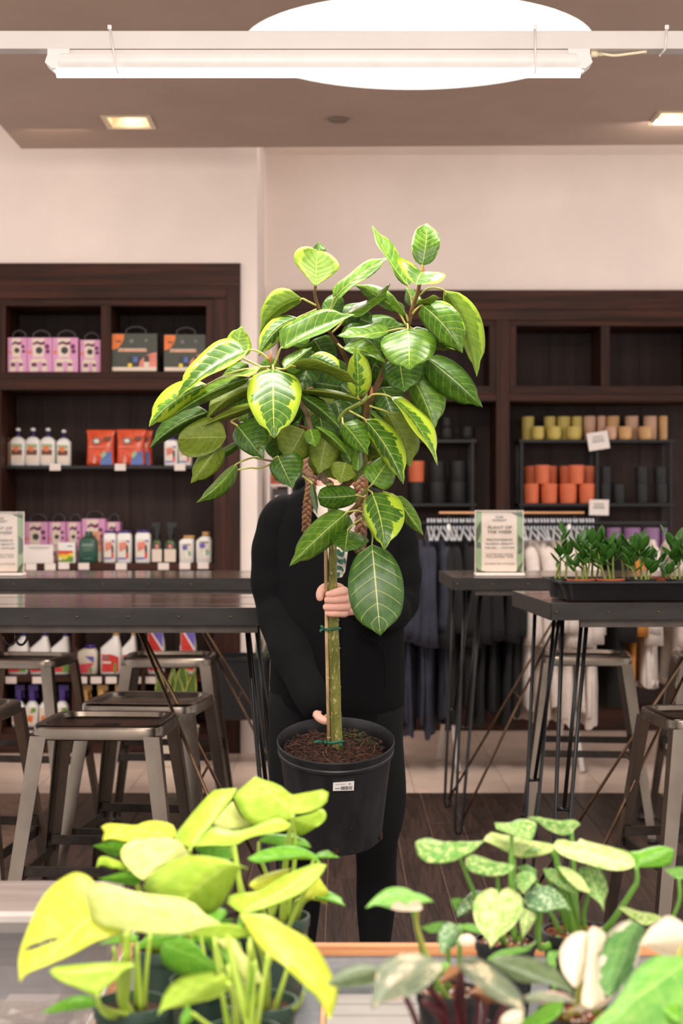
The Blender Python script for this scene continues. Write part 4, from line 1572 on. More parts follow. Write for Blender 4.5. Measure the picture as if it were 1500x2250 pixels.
def spray_bottle(x0, x1, ytop, d, zs, label, group, body, head, lab, flip=1, dp=.03):
    loc, w, h = spot(x0, x1, ytop, d, zs)
    t = thing('spray_bottle', label, 'spray bottle', loc + V((0, dp, 0)), 0, group)
    s = w / 2
    hb = h * .56
    MB().rings([(0, 0, 0, s * .93, dp * .93, .6), (0, 0, .004, s, dp, .6), (0, 0, hb * .86, s, dp, .6), (0, 0, hb, s * .7, dp * .75, .8), (0, 0, hb + h * .07, s * .33, dp * .4, 1)], 20).build('bottle_body', body, t)
    m = MB()
    m.lathe([(s * .52, hb + h * .05), (s * .52, hb + h * .17)], 12)
    m.box(-s * .42, s * .42, -dp * .45, dp * .45, hb + h * .15, h * .90)
    m.box(-s * 1.0 if flip > 0 else -s * .55, s * .55 if flip > 0 else s * 1.0, -dp * .35, dp * .35, h * .86, h, r=.003)
    m.build('spray_head', head, t, smooth=False)
    MB().tube(curve([(-flip * s * .5, 0, h * .88), (-flip * s * .78, 0, h * .78), (-flip * s * .85, 0, h * .68)], 4), s * .10, 6).build('trigger', head, t)
    if lab:
        decal('front_label', [(mm, [(x * s, z * h) for x, z in p]) for mm, p in lab], t, -dp - .0003)
    return t


spray_bottle(202, 226, 1168, 8.915, zl, 'peach spray bottle half hidden behind the green jug', None, 'peach', 'peach', [('offwhite', rect(-.8, .8, .04, .34))])
G = 'white purple capped bottles on the lower shelf'
cap_bottle(226, 255, 1166, 8.85, zl, 'white purple capped bottle beside the green jug', G, prints=PR_FERT, capw=.86)
cap_bottle(256, 288, 1166, 8.82, zl, 'white purple capped bottle in the middle of its three', G, prints=PR_FERT, capw=.86)
cap_bottle(296, 330, 1165, 8.83, zl, 'white purple capped bottle beside the dark spray bottles', G, prints=PR_FERT, capw=.86)
LB = [('cream_print', rect(-.86, .86, .03, .34)), ('salmon', [(-.25, .36), (.25, .36), (.3, .44), (0, .47), (-.3, .44)]), ('leaf_print', rect(-.4, .4, .50, .53))]
spray_bottle(332, 357, 1148, 8.83, zl, 'dark spray bottle with cream label, beside the purple capped bottles', 'dark spray bottles', 'bottle_dark', 'black', LB, 1)
spray_bottle(359, 388, 1148, 8.83, zl, 'dark spray bottle with cream label, beside the gold capped bottles', 'dark spray bottles', 'bottle_dark', 'black', LB, -1)
PG = [('offwhite', rect(-.75, .8, .14, .72)), ('violet', [(-.6, .6), (.1, .66), (.2, .5), (-.4, .46)]), ('sage', [(.0, .24), (.7, .28), (.7, .42), (.2, .44)]), ('white', circle(.1, .3, .14, 10)), ('grey_print', rect(-.5, .6, .64, .68))]
cap_bottle(393, 425, 1177, 8.83, zl, 'white gold capped bottle beside the dark spray bottles', 'gold capped bottles', cap='gold', capw=.78, caph=.10, shoulder=.10, prints=PG, lopsided=.3)
cap_bottle(430, 465, 1169, 8.83, zl, 'taller white gold capped bottle at the shelf end', 'gold capped bottles', cap='gold', capw=.50, caph=.13, shoulder=.16, prints=PG, lopsided=.25)

# ---- shelves seen under the tables
z2 = at(0, 1484, 8.78).z
z3 = at(0, 1600, 8.76).z
PRR = [('red', rect(-.85, .2, .06, .36)), ('leaf_print', rect(.2, .85, .06, .30)), ('offwhite', rect(-.85, .8, .36, .40))]


def sprayer_jug(x0, x1, ytop, d, zs, label, group, cap, prints, flip=1):
    loc, w, h = spot(x0, x1, ytop, d, zs)
    t = thing('sprayer_jug', label, 'bottle', loc + V((0, .045, 0)), 0, group)
    s = w / 2
    mb = MB()
    hb = h * .60
    mb.rings([(0, 0, 0, s * .94, .041, .45), (0, 0, .005, s, .045, .45), (0, 0, hb, s, .045, .45), (flip * s * .25, 0, hb + h * .12, s * .66, .034, .6), (flip * s * .45, 0, hb + h * .22, s * .36, .022, .9), (flip * s * .5, 0, h * .90, s * .26, .016, 1)], 22)
    mb.build('bottle_body', 'white', t)
    MB().lathe([(s * .32, h * .88), (s * .32, h * .985), (s * .28, h)], 14, c=(flip * s * .5, 0, 0)).build('cap', cap, t)
    decal('front_label', [(m, [(x * s, z * h) for x, z in p]) for m, p in prints], t, -.0453)


PRJ = [('red', [(-.8, .06), (.85, .06), (.85, .40), (.1, .46), (-.8, .46)]), ('grey_print', rect(-.65, -.15, .34, .43)), ('offwhite', rect(-.75, .1, .25, .30)), ('leaf_print', circle(.5, .15, .14, 10))]
G = 'white jugs on the shelf under the tables'
for a, b, y, cp, l in ((15, 60, 1388, 'navy', 'white jug with navy cap on the under-table shelf, by the double hook'), (64, 107, 1388, 'navy', 'white jug with navy cap on the under-table shelf, between the hook and the divider'), (110, 154, 1388, 'navy', 'white jug with navy cap on the under-table shelf, right by the divider')):
    sprayer_jug(a, b, y, 8.82, z2, l, G, cp, PRR)
cap_bottle(165, 212, 1418, 8.82, z2, 'cream square bottle with purple cap and pink label under the tables', G, body='offwhite', cap='purple', capw=.52, caph=.11, shoulder=.16, lopsided=.3, dp=.045,
           prints=[('pinkred', [(-.75, .06), (.2, .06), (.75, .40), (-.75, .34)]), ('violet', [(-.1, .62), (.75, .62), (.75, .40)]), ('cream_print', rect(-.75, -.1, .42, .62)), ('leaf_print', circle(.45, .16, .14, 8))])
sprayer_jug(219, 264, 1386, 8.82, z2, 'white sprayer jug with red label and gold cap under the tables', G, 'gold', PRJ)
sprayer_jug(266, 300, 1388, 8.82, z2, 'white sprayer jug with red label beside the inner divider', G, 'gold', PRJ)
PV = [('white', rect(-.84, .86, .06, .97)), ('red', [(-.8, .50), (.8, .50), (-.8, .96)]), ('violet', [(-.6, .96), (.85, .96), (.85, .56)]), ('red', rect(-.8, .8, .08, .20))]
for a, b, l in ((322, 360, 'white jug with red and violet label behind the far stool, by the inner divider'), (394, 430, 'white jug with red and violet label behind the far stool, by the bookcase stile')):
    sprayer_jug(a, b, 1378, 8.82, z2, l, G, 'black', PV, 1)
G = 'white spray bottles on the lowest shelf'
PO = [('cream_print', rect(-.8, .8, .06, .46)), ('leaf_print', [(-.1, .32), (.8, .36), (.8, .46), (.1, .46)]), ('orange', [(-.7, .14), (.2, .10), (.4, .26), (-.5, .28)])]
for a, b, hd, l in ((24, 52, 'purple', 'white spray bottle with purple head on the lowest shelf, nearest the bookcase side'), (54, 82, 'purple', 'white spray bottle with purple head on the lowest shelf, second from the bookcase side'), (84, 116, 'purple', 'white spray bottle with purple head on the lowest shelf, third from the bookcase side'), (120, 150, 'purple', 'white spray bottle with purple head on the lowest shelf, beside the divider'),
                    (170, 200, 'gold', 'white spray bottle with gold head on the lowest shelf, just past the divider'), (205, 236, 'gold', 'white spray bottle with gold head on the lowest shelf, under the red labelled jug'), (244, 276, 'gold', 'white spray bottle with gold head on the lowest shelf, next to the inner divider'), (338, 370, 'black', 'white spray bottle with black head on the lowest shelf, behind the far stool legs')):
    spray_bottle(a, b, 1506, 8.81, z3, l, G, 'white', hd, PO, -1, .036)

# ---- snake plant and black planter on the floor before the bookcase
sp = thing('potted_snake_plant', 'snake plant with yellow-edged upright leaves behind the far stool', 'plant', (at(390, 0, 8.30).x, 8.30, 0))
MB().lathe([(.085, 0), (.092, .01), (.11, .20), (.115, .205), (.104, .205), (.10, .18)], 24, cap1=False).build('pot', 'offwhite', sp)
MB().lathe([(.101, .185), (.05, .19)], 20).build('soil', 'soil', sp)
for k in range(7):
    a = k * 2.4
    r0 = .015 + .009 * k
    b = V((r0 * math.cos(a), r0 * math.sin(a), .185))
    tp = V((r0 * 1.9 * math.cos(a), r0 * 1.6 * math.sin(a), at(0, 1440 + (k * 37) % 40, 8.3).z))
    wv = V((math.cos(.3 * math.sin(k * 2.)), math.sin(.5 * math.sin(k * 3.)), 0)) * .032
    blade(b, tp, -wv, wv, V((.01 * math.sin(k), .01, 0)), PF_LANCE, 2, 10, .002, cup=.012, view=V((0, 0, .4)) - V(sp.location)).build('leaf', ['snake', 'snake'], sp)
pl = thing('floor_planter', 'tall black planter on a low stand beside the bookcase stile', 'planter', (at(532, 0, 8.35).x, 8.35, 0))
zt, zb = at(0, 1441, 8.3).z, at(0, 1578, 8.3).z
hw = 62 * 8.3 / F
MB().rings([(0, 0, zb, hw * .93, .13, .35), (0, 0, zb + .01, hw * .95, .14, .35), (0, 0, zt - .02, hw, .15, .35), (0, 0, zt - .018, hw * 1.04, .156, .35), (0, 0, zt, hw * 1.04, .156, .35), (0, 0, zt, hw * .95, .14, .35), (0, 0, zt - .04, hw * .95, .14, .35)], 32).build('tub', 'trayblack', pl, angle=40)
MB().rings([(0, 0, zt - .045, hw * .93, .135, .35), (0, 0, zt - .03, hw * .9, .13, .35)], 24).build('soil', 'soil', pl)
for sx in (-1, 1):
    for sy in (-1, 1):
        MB().box(sx * hw * .8 - .012, sx * hw * .8 + .012, sy * .10 - .012, sy * .10 + .012, 0, zb).build('leg', 'rack', pl, smooth=False)
for k, (dx, tipx, tipy) in enumerate(((36, 575, 1396), (40, 590, 1402), (30, 562, 1405), (46, 600, 1380))):
    b = V((dx * 8.3 / F, 0, zt - .035))
    tp = at(tipx, tipy, 8.3) - V(pl.location)
    wv = V((.008, .004, 0))
    blade(b, tp, -wv, wv, V((.006, 0, 0)), PF_LANCE, 2, 8, .0015, view=V((0, 0, .8)) - V(pl.location)).build('leaf', ['greyleaf', 'greyleaf'], pl)

# ================================================================== RIGHT BOOKCASE CONTENTS
DP = 9.74


def rack(label, x0, x1, posts, shelves):
    a, b = at(x0, 0, DP).x, at(x1, 0, DP).x
    t = thing('display_rack', label, 'rack', ((a + b) / 2, DP, 0), 0, 'black pot racks in the bookcase')
    cx = (a + b) / 2
    for px in posts:
        for yy in (0.01, .25):
            x = at(px, 0, DP).x - cx
            MB().box(x - .009, x + .009, yy - .009, yy + .009, 0.0, at(0, shelves[0] - 2, DP).z).build('post', 'rack', t, smooth=False)
    for y in shelves:
        z = at(0, y, DP).z
        MB().box(a - cx, b - cx, -.012, .275, z - .018, z).build('shelf', 'rack', t, smooth=False)
    return t


rack('black metal rack in the bookcase holding yellow and orange pots', 1140, 1482, (1146, 1312, 1474), (966, 1106, 1250, 1400))
rack('black metal rack in the bookcase beside the person, holding black pots', 640, 1046, (648, 1038), (966, 1106, 1250, 1400))


def plant_pot(x0, x1, ytop, ybot, d, label, group, m, low=False, zs=None):
    a, b = at(x0, ybot, d), at(x1, ytop, d)
    w, h = (b.x - a.x) / 2, b.z - (zs if zs is not None else a.z)
    z = zs if zs is not None else a.z
    o = thing('plant_pot', label, 'pot', ((a.x + b.x) / 2, d + w, z + .0008), 0, group)
    if low:
        pr = [(w * .78, 0), (w * .92, h * .06), (w, h * .3), (w, h * .85), (w * .96, h), (w * .86, h), (w * .86, h * .4)]
    else:
        pr = [(w * .92, 0), (w * .94, .003), (w, h * .97), (w * .98, h), (w * .86, h), (w * .84, h * .3)]
    MB().lathe(pr, 22, cap1=True).build('pot_body', m, o, angle=50)
    MB().lathe([(w * (.84 if low else .9), -.0006), (w * (.88 if low else .94), .004), (w * (.86 if low else .93), .006)], 20).build('foot_ring', m, o)
    return o


zs1 = at(0, 966, DP).z
zs2 = at(0, 1106, DP).z
G = 'mustard pots on the rack top'
for k, (a, b) in enumerate(((1147, 1175), (1196, 1222), (1225, 1255), (1257, 1280))):
    plant_pot(a, b, 915, 965, DP + .09, ['tall mustard pot at the rack corner post', 'tall mustard pot, second from the corner post', 'tall mustard pot, third from the corner post', 'tall mustard pot next to the beige ones'][k], G, 'olive_pot', zs=zs1)
for k, (a, b) in enumerate(((1168, 1197), (1203, 1235), (1246, 1281))):
    plant_pot(a, b, 937, 965, DP - .008, ['low round mustard pot in front, nearest the corner post', 'low round mustard pot in front, between two others', 'low round mustard pot in front, beside the tilted card'][k], G, 'olive_pot', True, zs=zs1)
G = 'beige pots on the rack top'
for k, (a, b, m) in enumerate(((1283, 1311, 'beige_pot'), (1313, 1332, 'beige_pot'), (1334, 1363, 'tan_pot'), (1375, 1405, 'beige_pot'), (1416, 1446, 'beige_pot'), (1449, 1468, 'tan_pot'))):
    plant_pot(a, b, 914, 965, DP + .09, ['tall beige pot beside the mustard ones', 'narrow beige pot behind the tilted card', 'tall tan pot past the tilted card', 'tall beige pot mid row behind two low ones', 'tall beige pot near the rack end', 'narrow tan pot at the rack end'][k], G, m, zs=zs1)
for k, (a, b, m) in enumerate(((1330, 1357, 'beige_pot'), (1360, 1391, 'tan_pot'), (1405, 1437, 'tan_pot'))):
    plant_pot(a, b, 937, 965, DP - .008, ['low beige pot beside the tilted card', 'low tan pot in the middle of the front row', 'low tan pot nearest the rack end'][k], G, m, True, zs=zs1)
G = 'terracotta orange pots stacked on the middle shelf'
hp = at(0, 1063, DP - .008).z
lowr = ((1152, 1186), (1190, 1227), (1231, 1270), (1274, 1311))
for k, (a, b) in enumerate(lowr):
    plant_pot(a, b, 1063, 1105, DP - .006, 'terracotta orange pot in the lower row, ' + ['by the corner post', 'second from the corner post', 'third from the corner post', 'beside the centre post'][k], G, 'terracotta', zs=zs2)
for k, (a, b) in enumerate(((1175, 1210), (1251, 1286))):
    plant_pot(a, b, 1022, 1063, DP - .004, ['terracotta orange pot stacked on top across the first two', 'terracotta orange pot stacked on top across the last two'][k], G, 'terracotta', zs=hp)
for k, (a, b) in enumerate(((1153, 1187), (1198, 1226), (1231, 1262), (1276, 1308))):
    plant_pot(a, b, 1063, 1105, DP + .118, 'terracotta orange pot in the rear lower row, behind ' + ['the first front pot', 'the second front pot', 'the third front pot', 'the last front pot'][k], G, 'terracotta', zs=zs2)
hp2 = at(0, 1063, DP + .118).z
for k, (a, b) in enumerate(((1153, 1187), (1196, 1226), (1231, 1262), (1276, 1308))):
    plant_pot(a, b, 1024, 1063, DP + .118, 'terracotta orange pot high in the rear row, above ' + ['the first rear pot', 'the second rear pot', 'the third rear pot', 'the last rear pot'][k], G, 'terracotta', zs=hp2)
G = 'black pots on the middle shelf'
for k, (a, b) in enumerate(((1318, 1345), (1347, 1376), (1398, 1427), (1440, 1472))):
    plant_pot(a, b, 1064, 1105, DP - .006, 'black pot in the lower row, ' + ['beside the orange pots', 'alone with none on top', 'under a stacked one, mid shelf', 'at the rack end post'][k], G, 'black_matte', zs=zs2)
for k, (a, b) in enumerate(((1320, 1345), (1397, 1427), (1438, 1470))):
    plant_pot(a, b, 1026, 1064, DP - .004, 'black pot stacked on another, ' + ['beside the orange pots', 'mid shelf', 'at the rack end post'][k], G, 'black_matte', zs=at(0, 1064, DP - .006).z)
G = 'black pots on the rack beside the person'
for k, (a, b) in enumerate(((896, 934), (940, 982), (986, 1030))):
    plant_pot(a, b, 1059, 1104, DP - .006, 'black pot in the lower row of the left rack, ' + ['nearest the person', 'in the middle', 'by the end post'][k], G, 'black_matte', zs=zs2)
    plant_pot(a + 1, b - 1, 1013, 1059, DP - .004, ['terracotta pot at the left rack peeking past the person', 0, 0][k] or 'black pot stacked on the left rack, ' + ['nearest the person', 'in the middle', 'by the end post'][k], G if k else None, 'black_matte' if k else 'terracotta', zs=at(0, 1059, DP - .006).z)
for k, (a, b, y0, y1) in enumerate(((966, 998, 940, 966), (968, 995, 918, 940), (1012, 1045, 938, 966))):
    plant_pot(a, b, y0, y1, DP, ['small black pot on the left rack top under another', 'small black pot perched on another on the left rack top', 'small black pot alone on the left rack top'][k], G, 'black_matte', True, zs=zs1 if k != 1 else at(0, 940, DP).z)
zs3 = at(0, 1250, DP).z
G = 'mauve pots on the lower rack shelf'
for k, (a, b) in enumerate(((1334, 1367), (1373, 1411), (1416, 1454), (1455, 1467))):
    plant_pot(a, b, 1160, 1249, DP - .002, 'mauve pot on the lower rack shelf, ' + ['beside the clothes rail', 'second from the clothes rail', 'third from the clothes rail', 'at the rack end post'][k], G, 'purple_pot', zs=zs3)
# pieces seen beside the person
DS = 9.25
ds = thing('display_stand', 'narrow white metal stand glimpsed between the wall edge and the person', 'stand', (at(612, 0, DS).x, DS, 0))
for px in (590, 636):
    for yy in (0, .2):
        x = at(px, 0, DS).x - at(612, 0, DS).x
        MB().box(x - .008, x + .008, yy - .008, yy + .008, 0, at(0, 1000, DS).z).build('post', 'paint_white', ds, smooth=False)
x = at(636, 0, DS).x - at(612, 0, DS).x
for y in (1064, 1112, 1200):
    MB().box(-x + .01, x, -.008, .208, at(0, y, DS).z - .012, at(0, y, DS).z).build('shelf', 'paint_white', ds, smooth=False)
def small_box(x0, x1, yt, ys, lb, m, pm):
    loc, w, h = spot(x0, x1, yt, DS + .03, at(0, ys, DS).z)
    t = thing('small_box', lb, 'box', loc, 0, 'boxes on the narrow white stand')
    MB().box(-w / 2, w / 2, 0, .09, 0, h, r=.002).build('carton', m, t, smooth=False)
    decal('front_print', [(pm, rect(-w * .3, w * .3, h * .3, h * .6))], t, 0)
small_box(594, 630, 1038, 1064, 'orange brown box on the upper shelf of the narrow white stand', 'terracotta_pot', 'charcoal')
small_box(598, 630, 1074, 1112, 'dark box on the middle shelf of the narrow white stand', 'charcoal', 'paper')
# price cards hung on the rack
for k, (x0, x1, y0, y1, rz) in enumerate(((1291, 1337, 949, 988, 9), (1294, 1337, 1098, 1132, -1))):
    c = at((x0 + x1) / 2, (y0 + y1) / 2, DP - .03)
    t = thing('price_card', ['tilted white price card clipped to the rack top shelf', 'white price card clipped under the orange pots'][k], 'card', c, 0, 'white cards clipped on the rack')
    w, h = (x1 - x0) * DP / F / 2, (y1 - y0) * DP / F / 2
    mt = Matrix.Rotation(R(-rz), 4, 'Y')
    MB().box(-w, w, 0, .002, -h, h).xf(mt).build('card_face', 'paper', t, smooth=False)
    MB().box(-.012, .012, .002, .017, -.01, .01).build('clip', 'rack', t, smooth=False)
    q = MB()
    for z, l_ in ((.45, .5), (.15, .55), (-.1, .6)):
        q.box(-w * l_, w * l_, -.0008, 0, h * z - .003, h * z + .003)
    q.xf(mt).build('card_print', 'text_light', t, smooth=False)

# ================================================================== CLOTHES RAIL
DR = 8.25
ZR = at(0, 1150, DR).z
cr = thing('clothes_rail', 'black clothes rail with pale wooden top bar, full of hanging shirts', 'clothes rail', (at(1120, 0, DR).x, DR, 0))
cx = at(1120, 0, DR).x
rx0, rx1 = at(925, 0, DR).x - cx, at(1316, 0, DR).x - cx
MB().tube([(rx0, 0, ZR), (rx1 + .35, 0, ZR)], .011, 10).build('hanging_bar', 'rack', cr)
MB().box(at(964, 0, DR).x - cx, at(1282, 0, DR).x - cx, -.02, .02, at(0, 1129, DR).z, at(0, 1124, DR).z, r=.002).build('top_bar', 'wood_bar', cr, smooth=False)
for px in (985, 1262):
    x = at(px, 0, DR).x - cx
    MB().tube([(x, 0, at(0, 1129, DR).z), (x, 0, ZR)], .008, 8).build('bracket', 'rack', cr)
for px in (985, 1250):
    x = at(px, 0, DR).x - cx
    for sy in (-1, 1):
        MB().tube([(x, 0, ZR), (x, sy * .05, .45), (x - .035 * sy, sy * .22, .012)], [.011, .011, .013], 8).build('leg', 'white', cr)
shirts = []
def garment(px, w, m, label, group, zlen, rz, k, sleeve=True):
    x = at(px, 0, DR).x
    zt = at(0, 1186, DR).z
    t = thing('hanging_shirt', label, 'shirt', (x, DR, zt), R(rz), group)
    mb = MB()
    n = 30
    rr = []
    rows = [(0., .02, .09), (-.02, .028, .15), (-.05, .034, .20), (-.12, .036, .215), (-.3, .036, .21), (-.5, .038, .215), (-.75, .040, .22), (-zlen + .01, .042, .225), (-zlen, .036, .22)]
    vs = []
    for i, (z, hx, hy) in enumerate(rows):
        for j in range(n):
            a = 2 * PI * j / n
            wv = 1 + (.30 * math.sin(5 * a + k * 1.3) + .22 * math.sin(9 * a - k * 2.1 + z * 3)) * min(1., .25 - z * 2.2)
            wob = .012 * math.sin(z * 7 + k * 2.1)
            dz = .012 * math.sin(3 * a + k) if i >= 7 else 0
            vs.append(V((hx * w * .70 * math.cos(a) * wv + wob * .6, hy * math.sin(a), z + dz)))
    fs = []
    for i in range(len(rows) - 1):
        for j in range(n):
            j2 = (j + 1) % n
            fs.append((i * n + j2, i * n + j, (i + 1) * n + j, (i + 1) * n + j2))
    fs.append(tuple(range(n)))
    mb.add(vs, fs)
    mb.build('shirt_body', m, t)
    if sleeve:
        for sy in (-1, 1):
            s = MB()
            pts = [V((.0, sy * .16, -.05)), V((.008, sy * .215, -.10)), V((.012 + .008 * math.sin(k), sy * .245, -.28)), V((.006 + .008 * math.sin(k * 1.7), sy * .24, -.50 - .04 * math.sin(k * 2.9)))]
            s.tube(curve(pts, 4), [.03, .034, .036, .038, .04, .041, .042, .044, .045, .046, .048, .05, .050][:13], 12, flat=.62)
            s.build('sleeve', m, t)
    return t


def hanger(px, k):
    x = at(px, 0, DR).x
    t = thing('clothes_hanger', 'translucent grey hanger on the clothes rail, seen end-on', 'hanger', (x, DR, ZR), R(math.sin(k * 2.7) * 9), 'hangers on the clothes rail')
    m = MB()
    m.tube(curve([(0, -.015, .004), (0, -.010, .018), (0, .004, .021), (0, .014, .010), (0, .010, -.010), (0, 0, -.022), (0, 0, -.034)], 4), .0062, 6)
    t_ = m.build('hook', 'hanger', t)
    MB().tube(curve([(0, -.20, -.085), (0, -.17, -.072), (0, -.08, -.046), (0, 0, -.032), (0, .08, -.046), (0, .17, -.072), (0, .20, -.085)], 4), .006, 8).build('shoulder_bar', 'hanger', t)
    return t


lst = []
for k in range(7):
    lst.append((878 + k * 15, 1.0, 'cloth_navy'))
for k in range(9):
    lst.append((984 + k * 18, 1.0, 'cloth_black'))
for k in range(9):
    lst.append((1150 + k * 17, 1.1, 'cloth_white'))
cnt = {}
NAMES = {'cloth_navy': ('navy shirt on the clothes rail, {} counted from the person', 'navy shirts on the clothes rail'), 'cloth_black': ('black shirt on the clothes rail, {} counted from the navy ones', 'black shirts on the clothes rail'), 'cloth_white': ('white shirt on the clothes rail, {} counted from the black ones', 'white shirts on the clothes rail')}
for k, (px, w, m) in enumerate(lst):
    l, g = NAMES[m]
    ORD = ['first', 'second', 'third', 'fourth', 'fifth', 'sixth', 'seventh', 'eighth', 'ninth']
    cnt[m] = cnt.get(m, -1) + 1
    l = l.format(ORD[cnt[m]])
    ln = {'cloth_navy': .95, 'cloth_black': .90, 'cloth_white': .90}[m] + .05 * math.sin(k * 1.9)
    garment(px, w, m, l, g, ln, math.sin(k * 2.3) * 7 + (8 if m == 'cloth_white' else -4), k)
hk_ = None
for k in range(52):
    if k == 0:
        hk_ = hanger(940, 0)
    else:
        c = copy_tree(hk_)
        c.location.x = at(940 + k * 7.1, 0, DR).x
        c.rotation_euler = (0, 0, R(math.sin(k * 2.7) * 9))
G = 'clothes hanging at the rail end'
garment(1338, 1.0, 'cloth_black', 'black shirt hanging right of the white ones at the rail end', G, .86, 12, 40)
garment(1355, 1.0, 'cloth_mustard', 'mustard shirt hanging at the rail end', G, .80, 14, 41)
garment(1394, 1.1, 'cloth_white', 'white shirt hanging just past the mustard one', G, .74, 10, 42)
garment(1430, 1.1, 'cloth_white', 'white shirt with slumped shoulder hanging beyond the clothes rail end', G, .72, -8, 43)
garment(1478, 1.3, 'cloth_white', 'white shirt hanging at the picture edge behind the young plants', G, .72, 4, 44)
MB_ = None

# ================================================================== TRAY OF YOUNG PLANTS
DT = 4.70
tx0, tx1 = at(1212, 0, DT).x, at(1640, 0, DT).x
tr = thing('seedling_tray', 'black plastic tray on the near right table, full of young plants', 'tray', ((tx0 + tx1) / 2 + .02, DT + .17, ZT + .0025), R(2.0))
L2, W2 = (tx1 - tx0) / 2, .17
def rrect(a, b, r, z, n=5):
    p = []
    for sx, sy, a0 in ((1, 1, 0), (-1, 1, 90), (-1, -1, 180), (1, -1, 270)):
        for i in range(n):
            t = R(a0 + 90 * i / (n - 1))
            p.append(V((sx * (a - r) + r * math.cos(t), sy * (b - r) + r * math.sin(t), z)))
    return p
ht = at(0, 1277, DT).z - (ZT + .0025)
loops = [rrect(L2 - .024, W2 - .024, .02, 0), rrect(L2 - .006, W2 - .006, .03, ht - .008), rrect(L2 + .006, W2 + .006, .03, ht - .006), rrect(L2 + .006, W2 + .006, .03, ht), rrect(L2 - .010, W2 - .010, .03, ht), rrect(L2 - .028, W2 - .028, .02, .004)]
mb = MB()
k = len(loops[0])
vs = [p for lp in loops for p in lp]
fs = []
for i in range(len(loops) - 1):
    for j in range(k):
        j2 = (j + 1) % k
        fs.append((i * k + j, i * k + j2, (i + 1) * k + j2, (i + 1) * k + j))
fs.append(tuple(reversed(range(k))))
fs.append(tuple((len(loops) - 1) * k + j for j in range(k)))
mb.add(vs, fs)
mb.build('tray_body', 'trayblack', tr, angle=35)

wv = .0125
zz_leaf = None
def zz_plant(px, d, pot_m, label, stems, seed, px_r=32):
    global zz_leaf
    r = random.Random(seed)
    zt0 = ZT + .0025 + .005
    x = at(px, 0, d).x
    t = thing('potted_zz_plant', label, 'plant', (x, d, zt0), 0, 'young plants in the black tray')
    w = px_r * d / F
    hpot = .057
    MB().lathe([(w * .72, 0), (w * .74, .003), (w * .96, hpot * .93), (w, hpot * .93), (w, hpot), (w * .92, hpot), (w * .9, hpot - .01)], 20, cap1=False).build('pot', pot_m, t, angle=50)
    MB().lathe([(w * .905, hpot - .012), (w * .6, hpot - .006), (w * .1, hpot - .004)], 18).build('soil', 'soil_bark' if pot_m != 'terracotta_pot' else 'soil_bark', t)
    o0 = V(t.location)
    for (sx, sy, tx, ty, nl, sc) in stems:
        b = V((sx * w, sy * w, hpot - .008))
        tp = at(tx, ty, d + sy * .02) - o0
        md = (b + tp) / 2 + V((r.uniform(-.006, .006), r.uniform(-.01, .01), .008))
        pts = curve([b, md, tp], 5)
        st = MB().tube(pts, [.0042 - .0028 * i / (len(pts) - 1) for i in range(len(pts))], 7).build('stem', 'stem_green', t)
        for i in range(nl):
            u = .42 + .58 * (i / max(1, nl - 1))
            q = pts[min(len(pts) - 1, int(u * (len(pts) - 1) + .5))]
            a = i * 2.5 + seed + r.uniform(-.5, .5)
            up = .35 + .65 * u
            dirn = V((math.cos(a) * (1.1 - .55 * u), math.sin(a) * .75 * (1.1 - .5 * u), up + r.uniform(-.25, .2))).normalized()
            ln = sc * r.uniform(.034, .054)
            if zz_leaf is None:
                m = blade(V((0, 0, 0)), V((0, 0, 1.)), V((-.24, 0, 0)), V((.24, 0, 0)), V((0, -.06, 0)), prof_ovate(.7, .8, .06), 2, 7, .018, cup=-.05, view=V((0, -5, 0)))
                lf = m.build('leaf', ['zz', 'zz'], st)
                zz_leaf = lf
            else:
                lf = zz_leaf.copy()
                COL.objects.link(lf)
                lf.parent = st
            qt = dirn.to_track_quat('Z', 'Y')
            lf.rotation_mode = 'QUATERNION'
            from mathutils import Quaternion
            tw = Quaternion((0, 0, 1), r.uniform(-1.0, 1.0))
            lf.rotation_quaternion = qt @ tw
            lf.location = q
            lf.scale = (ln, ln, ln)
    return t


S = zz_plant
S(1232, 4.83, 'trayblack', 'young plant at the tray corner with a tall bare stem', [(-.1, 0, 1241, 1176, 9, 1.), (-.4, .1, 1232, 1222, 5, .9), (.3, -.2, 1252, 1215, 6, .9)], 1)
S(1276, 4.775, 'terracotta_pot', 'young plant in a terracotta pot near the tray corner', [(.1, 0, 1270, 1195, 8, 1.2), (-.3, 0, 1258, 1240, 5, .9), (.35, .2, 1298, 1196, 7, 1.1), (.1, -.3, 1278, 1228, 5, 1.)], 2)
S(1341, 4.775, 'terracotta_pot', 'leafy young plant in a terracotta pot, second of the tray front', [(0, 0, 1330, 1196, 9, 1.25), (.2, 0, 1350, 1205, 7, 1.1), (-.3, .1, 1312, 1196, 7, 1.2), (-.2, .3, 1302, 1226, 5, 1.)], 3)
S(1300, 4.89, 'trayblack', 'young plant in the rear row between the two terracotta pots', [(0, 0, 1306, 1190, 8, 1.1), (.3, 0, 1322, 1200, 6, 1.), (-.3, 0, 1286, 1205, 6, 1.)], 4)
S(1409, 4.778, 'trayblack', 'young plant in a wide black pot mid tray with a pale new shoot', [(0, 0, 1402, 1196, 9, 1.3), (.25, 0, 1428, 1222, 7, 1.2), (-.3, 0, 1386, 1206, 8, 1.2), (.4, .1, 1440, 1250, 5, 1.2), (-.35, -.2, 1374, 1240, 5, 1.1)], 5, 33)
S(1370, 4.89, 'trayblack', 'young plant in the rear row behind the wide black pot', [(0, 0, 1360, 1208, 8, 1.1), (.3, 0, 1384, 1210, 6, 1.)], 6)
S(1455, 4.875, 'terracotta_pot', 'young plant in a terracotta pot in the rear row with few leaves', [(0, 0, 1456, 1240, 4, 1.), (.3, 0, 1436, 1232, 5, 1.1)], 7, 26)
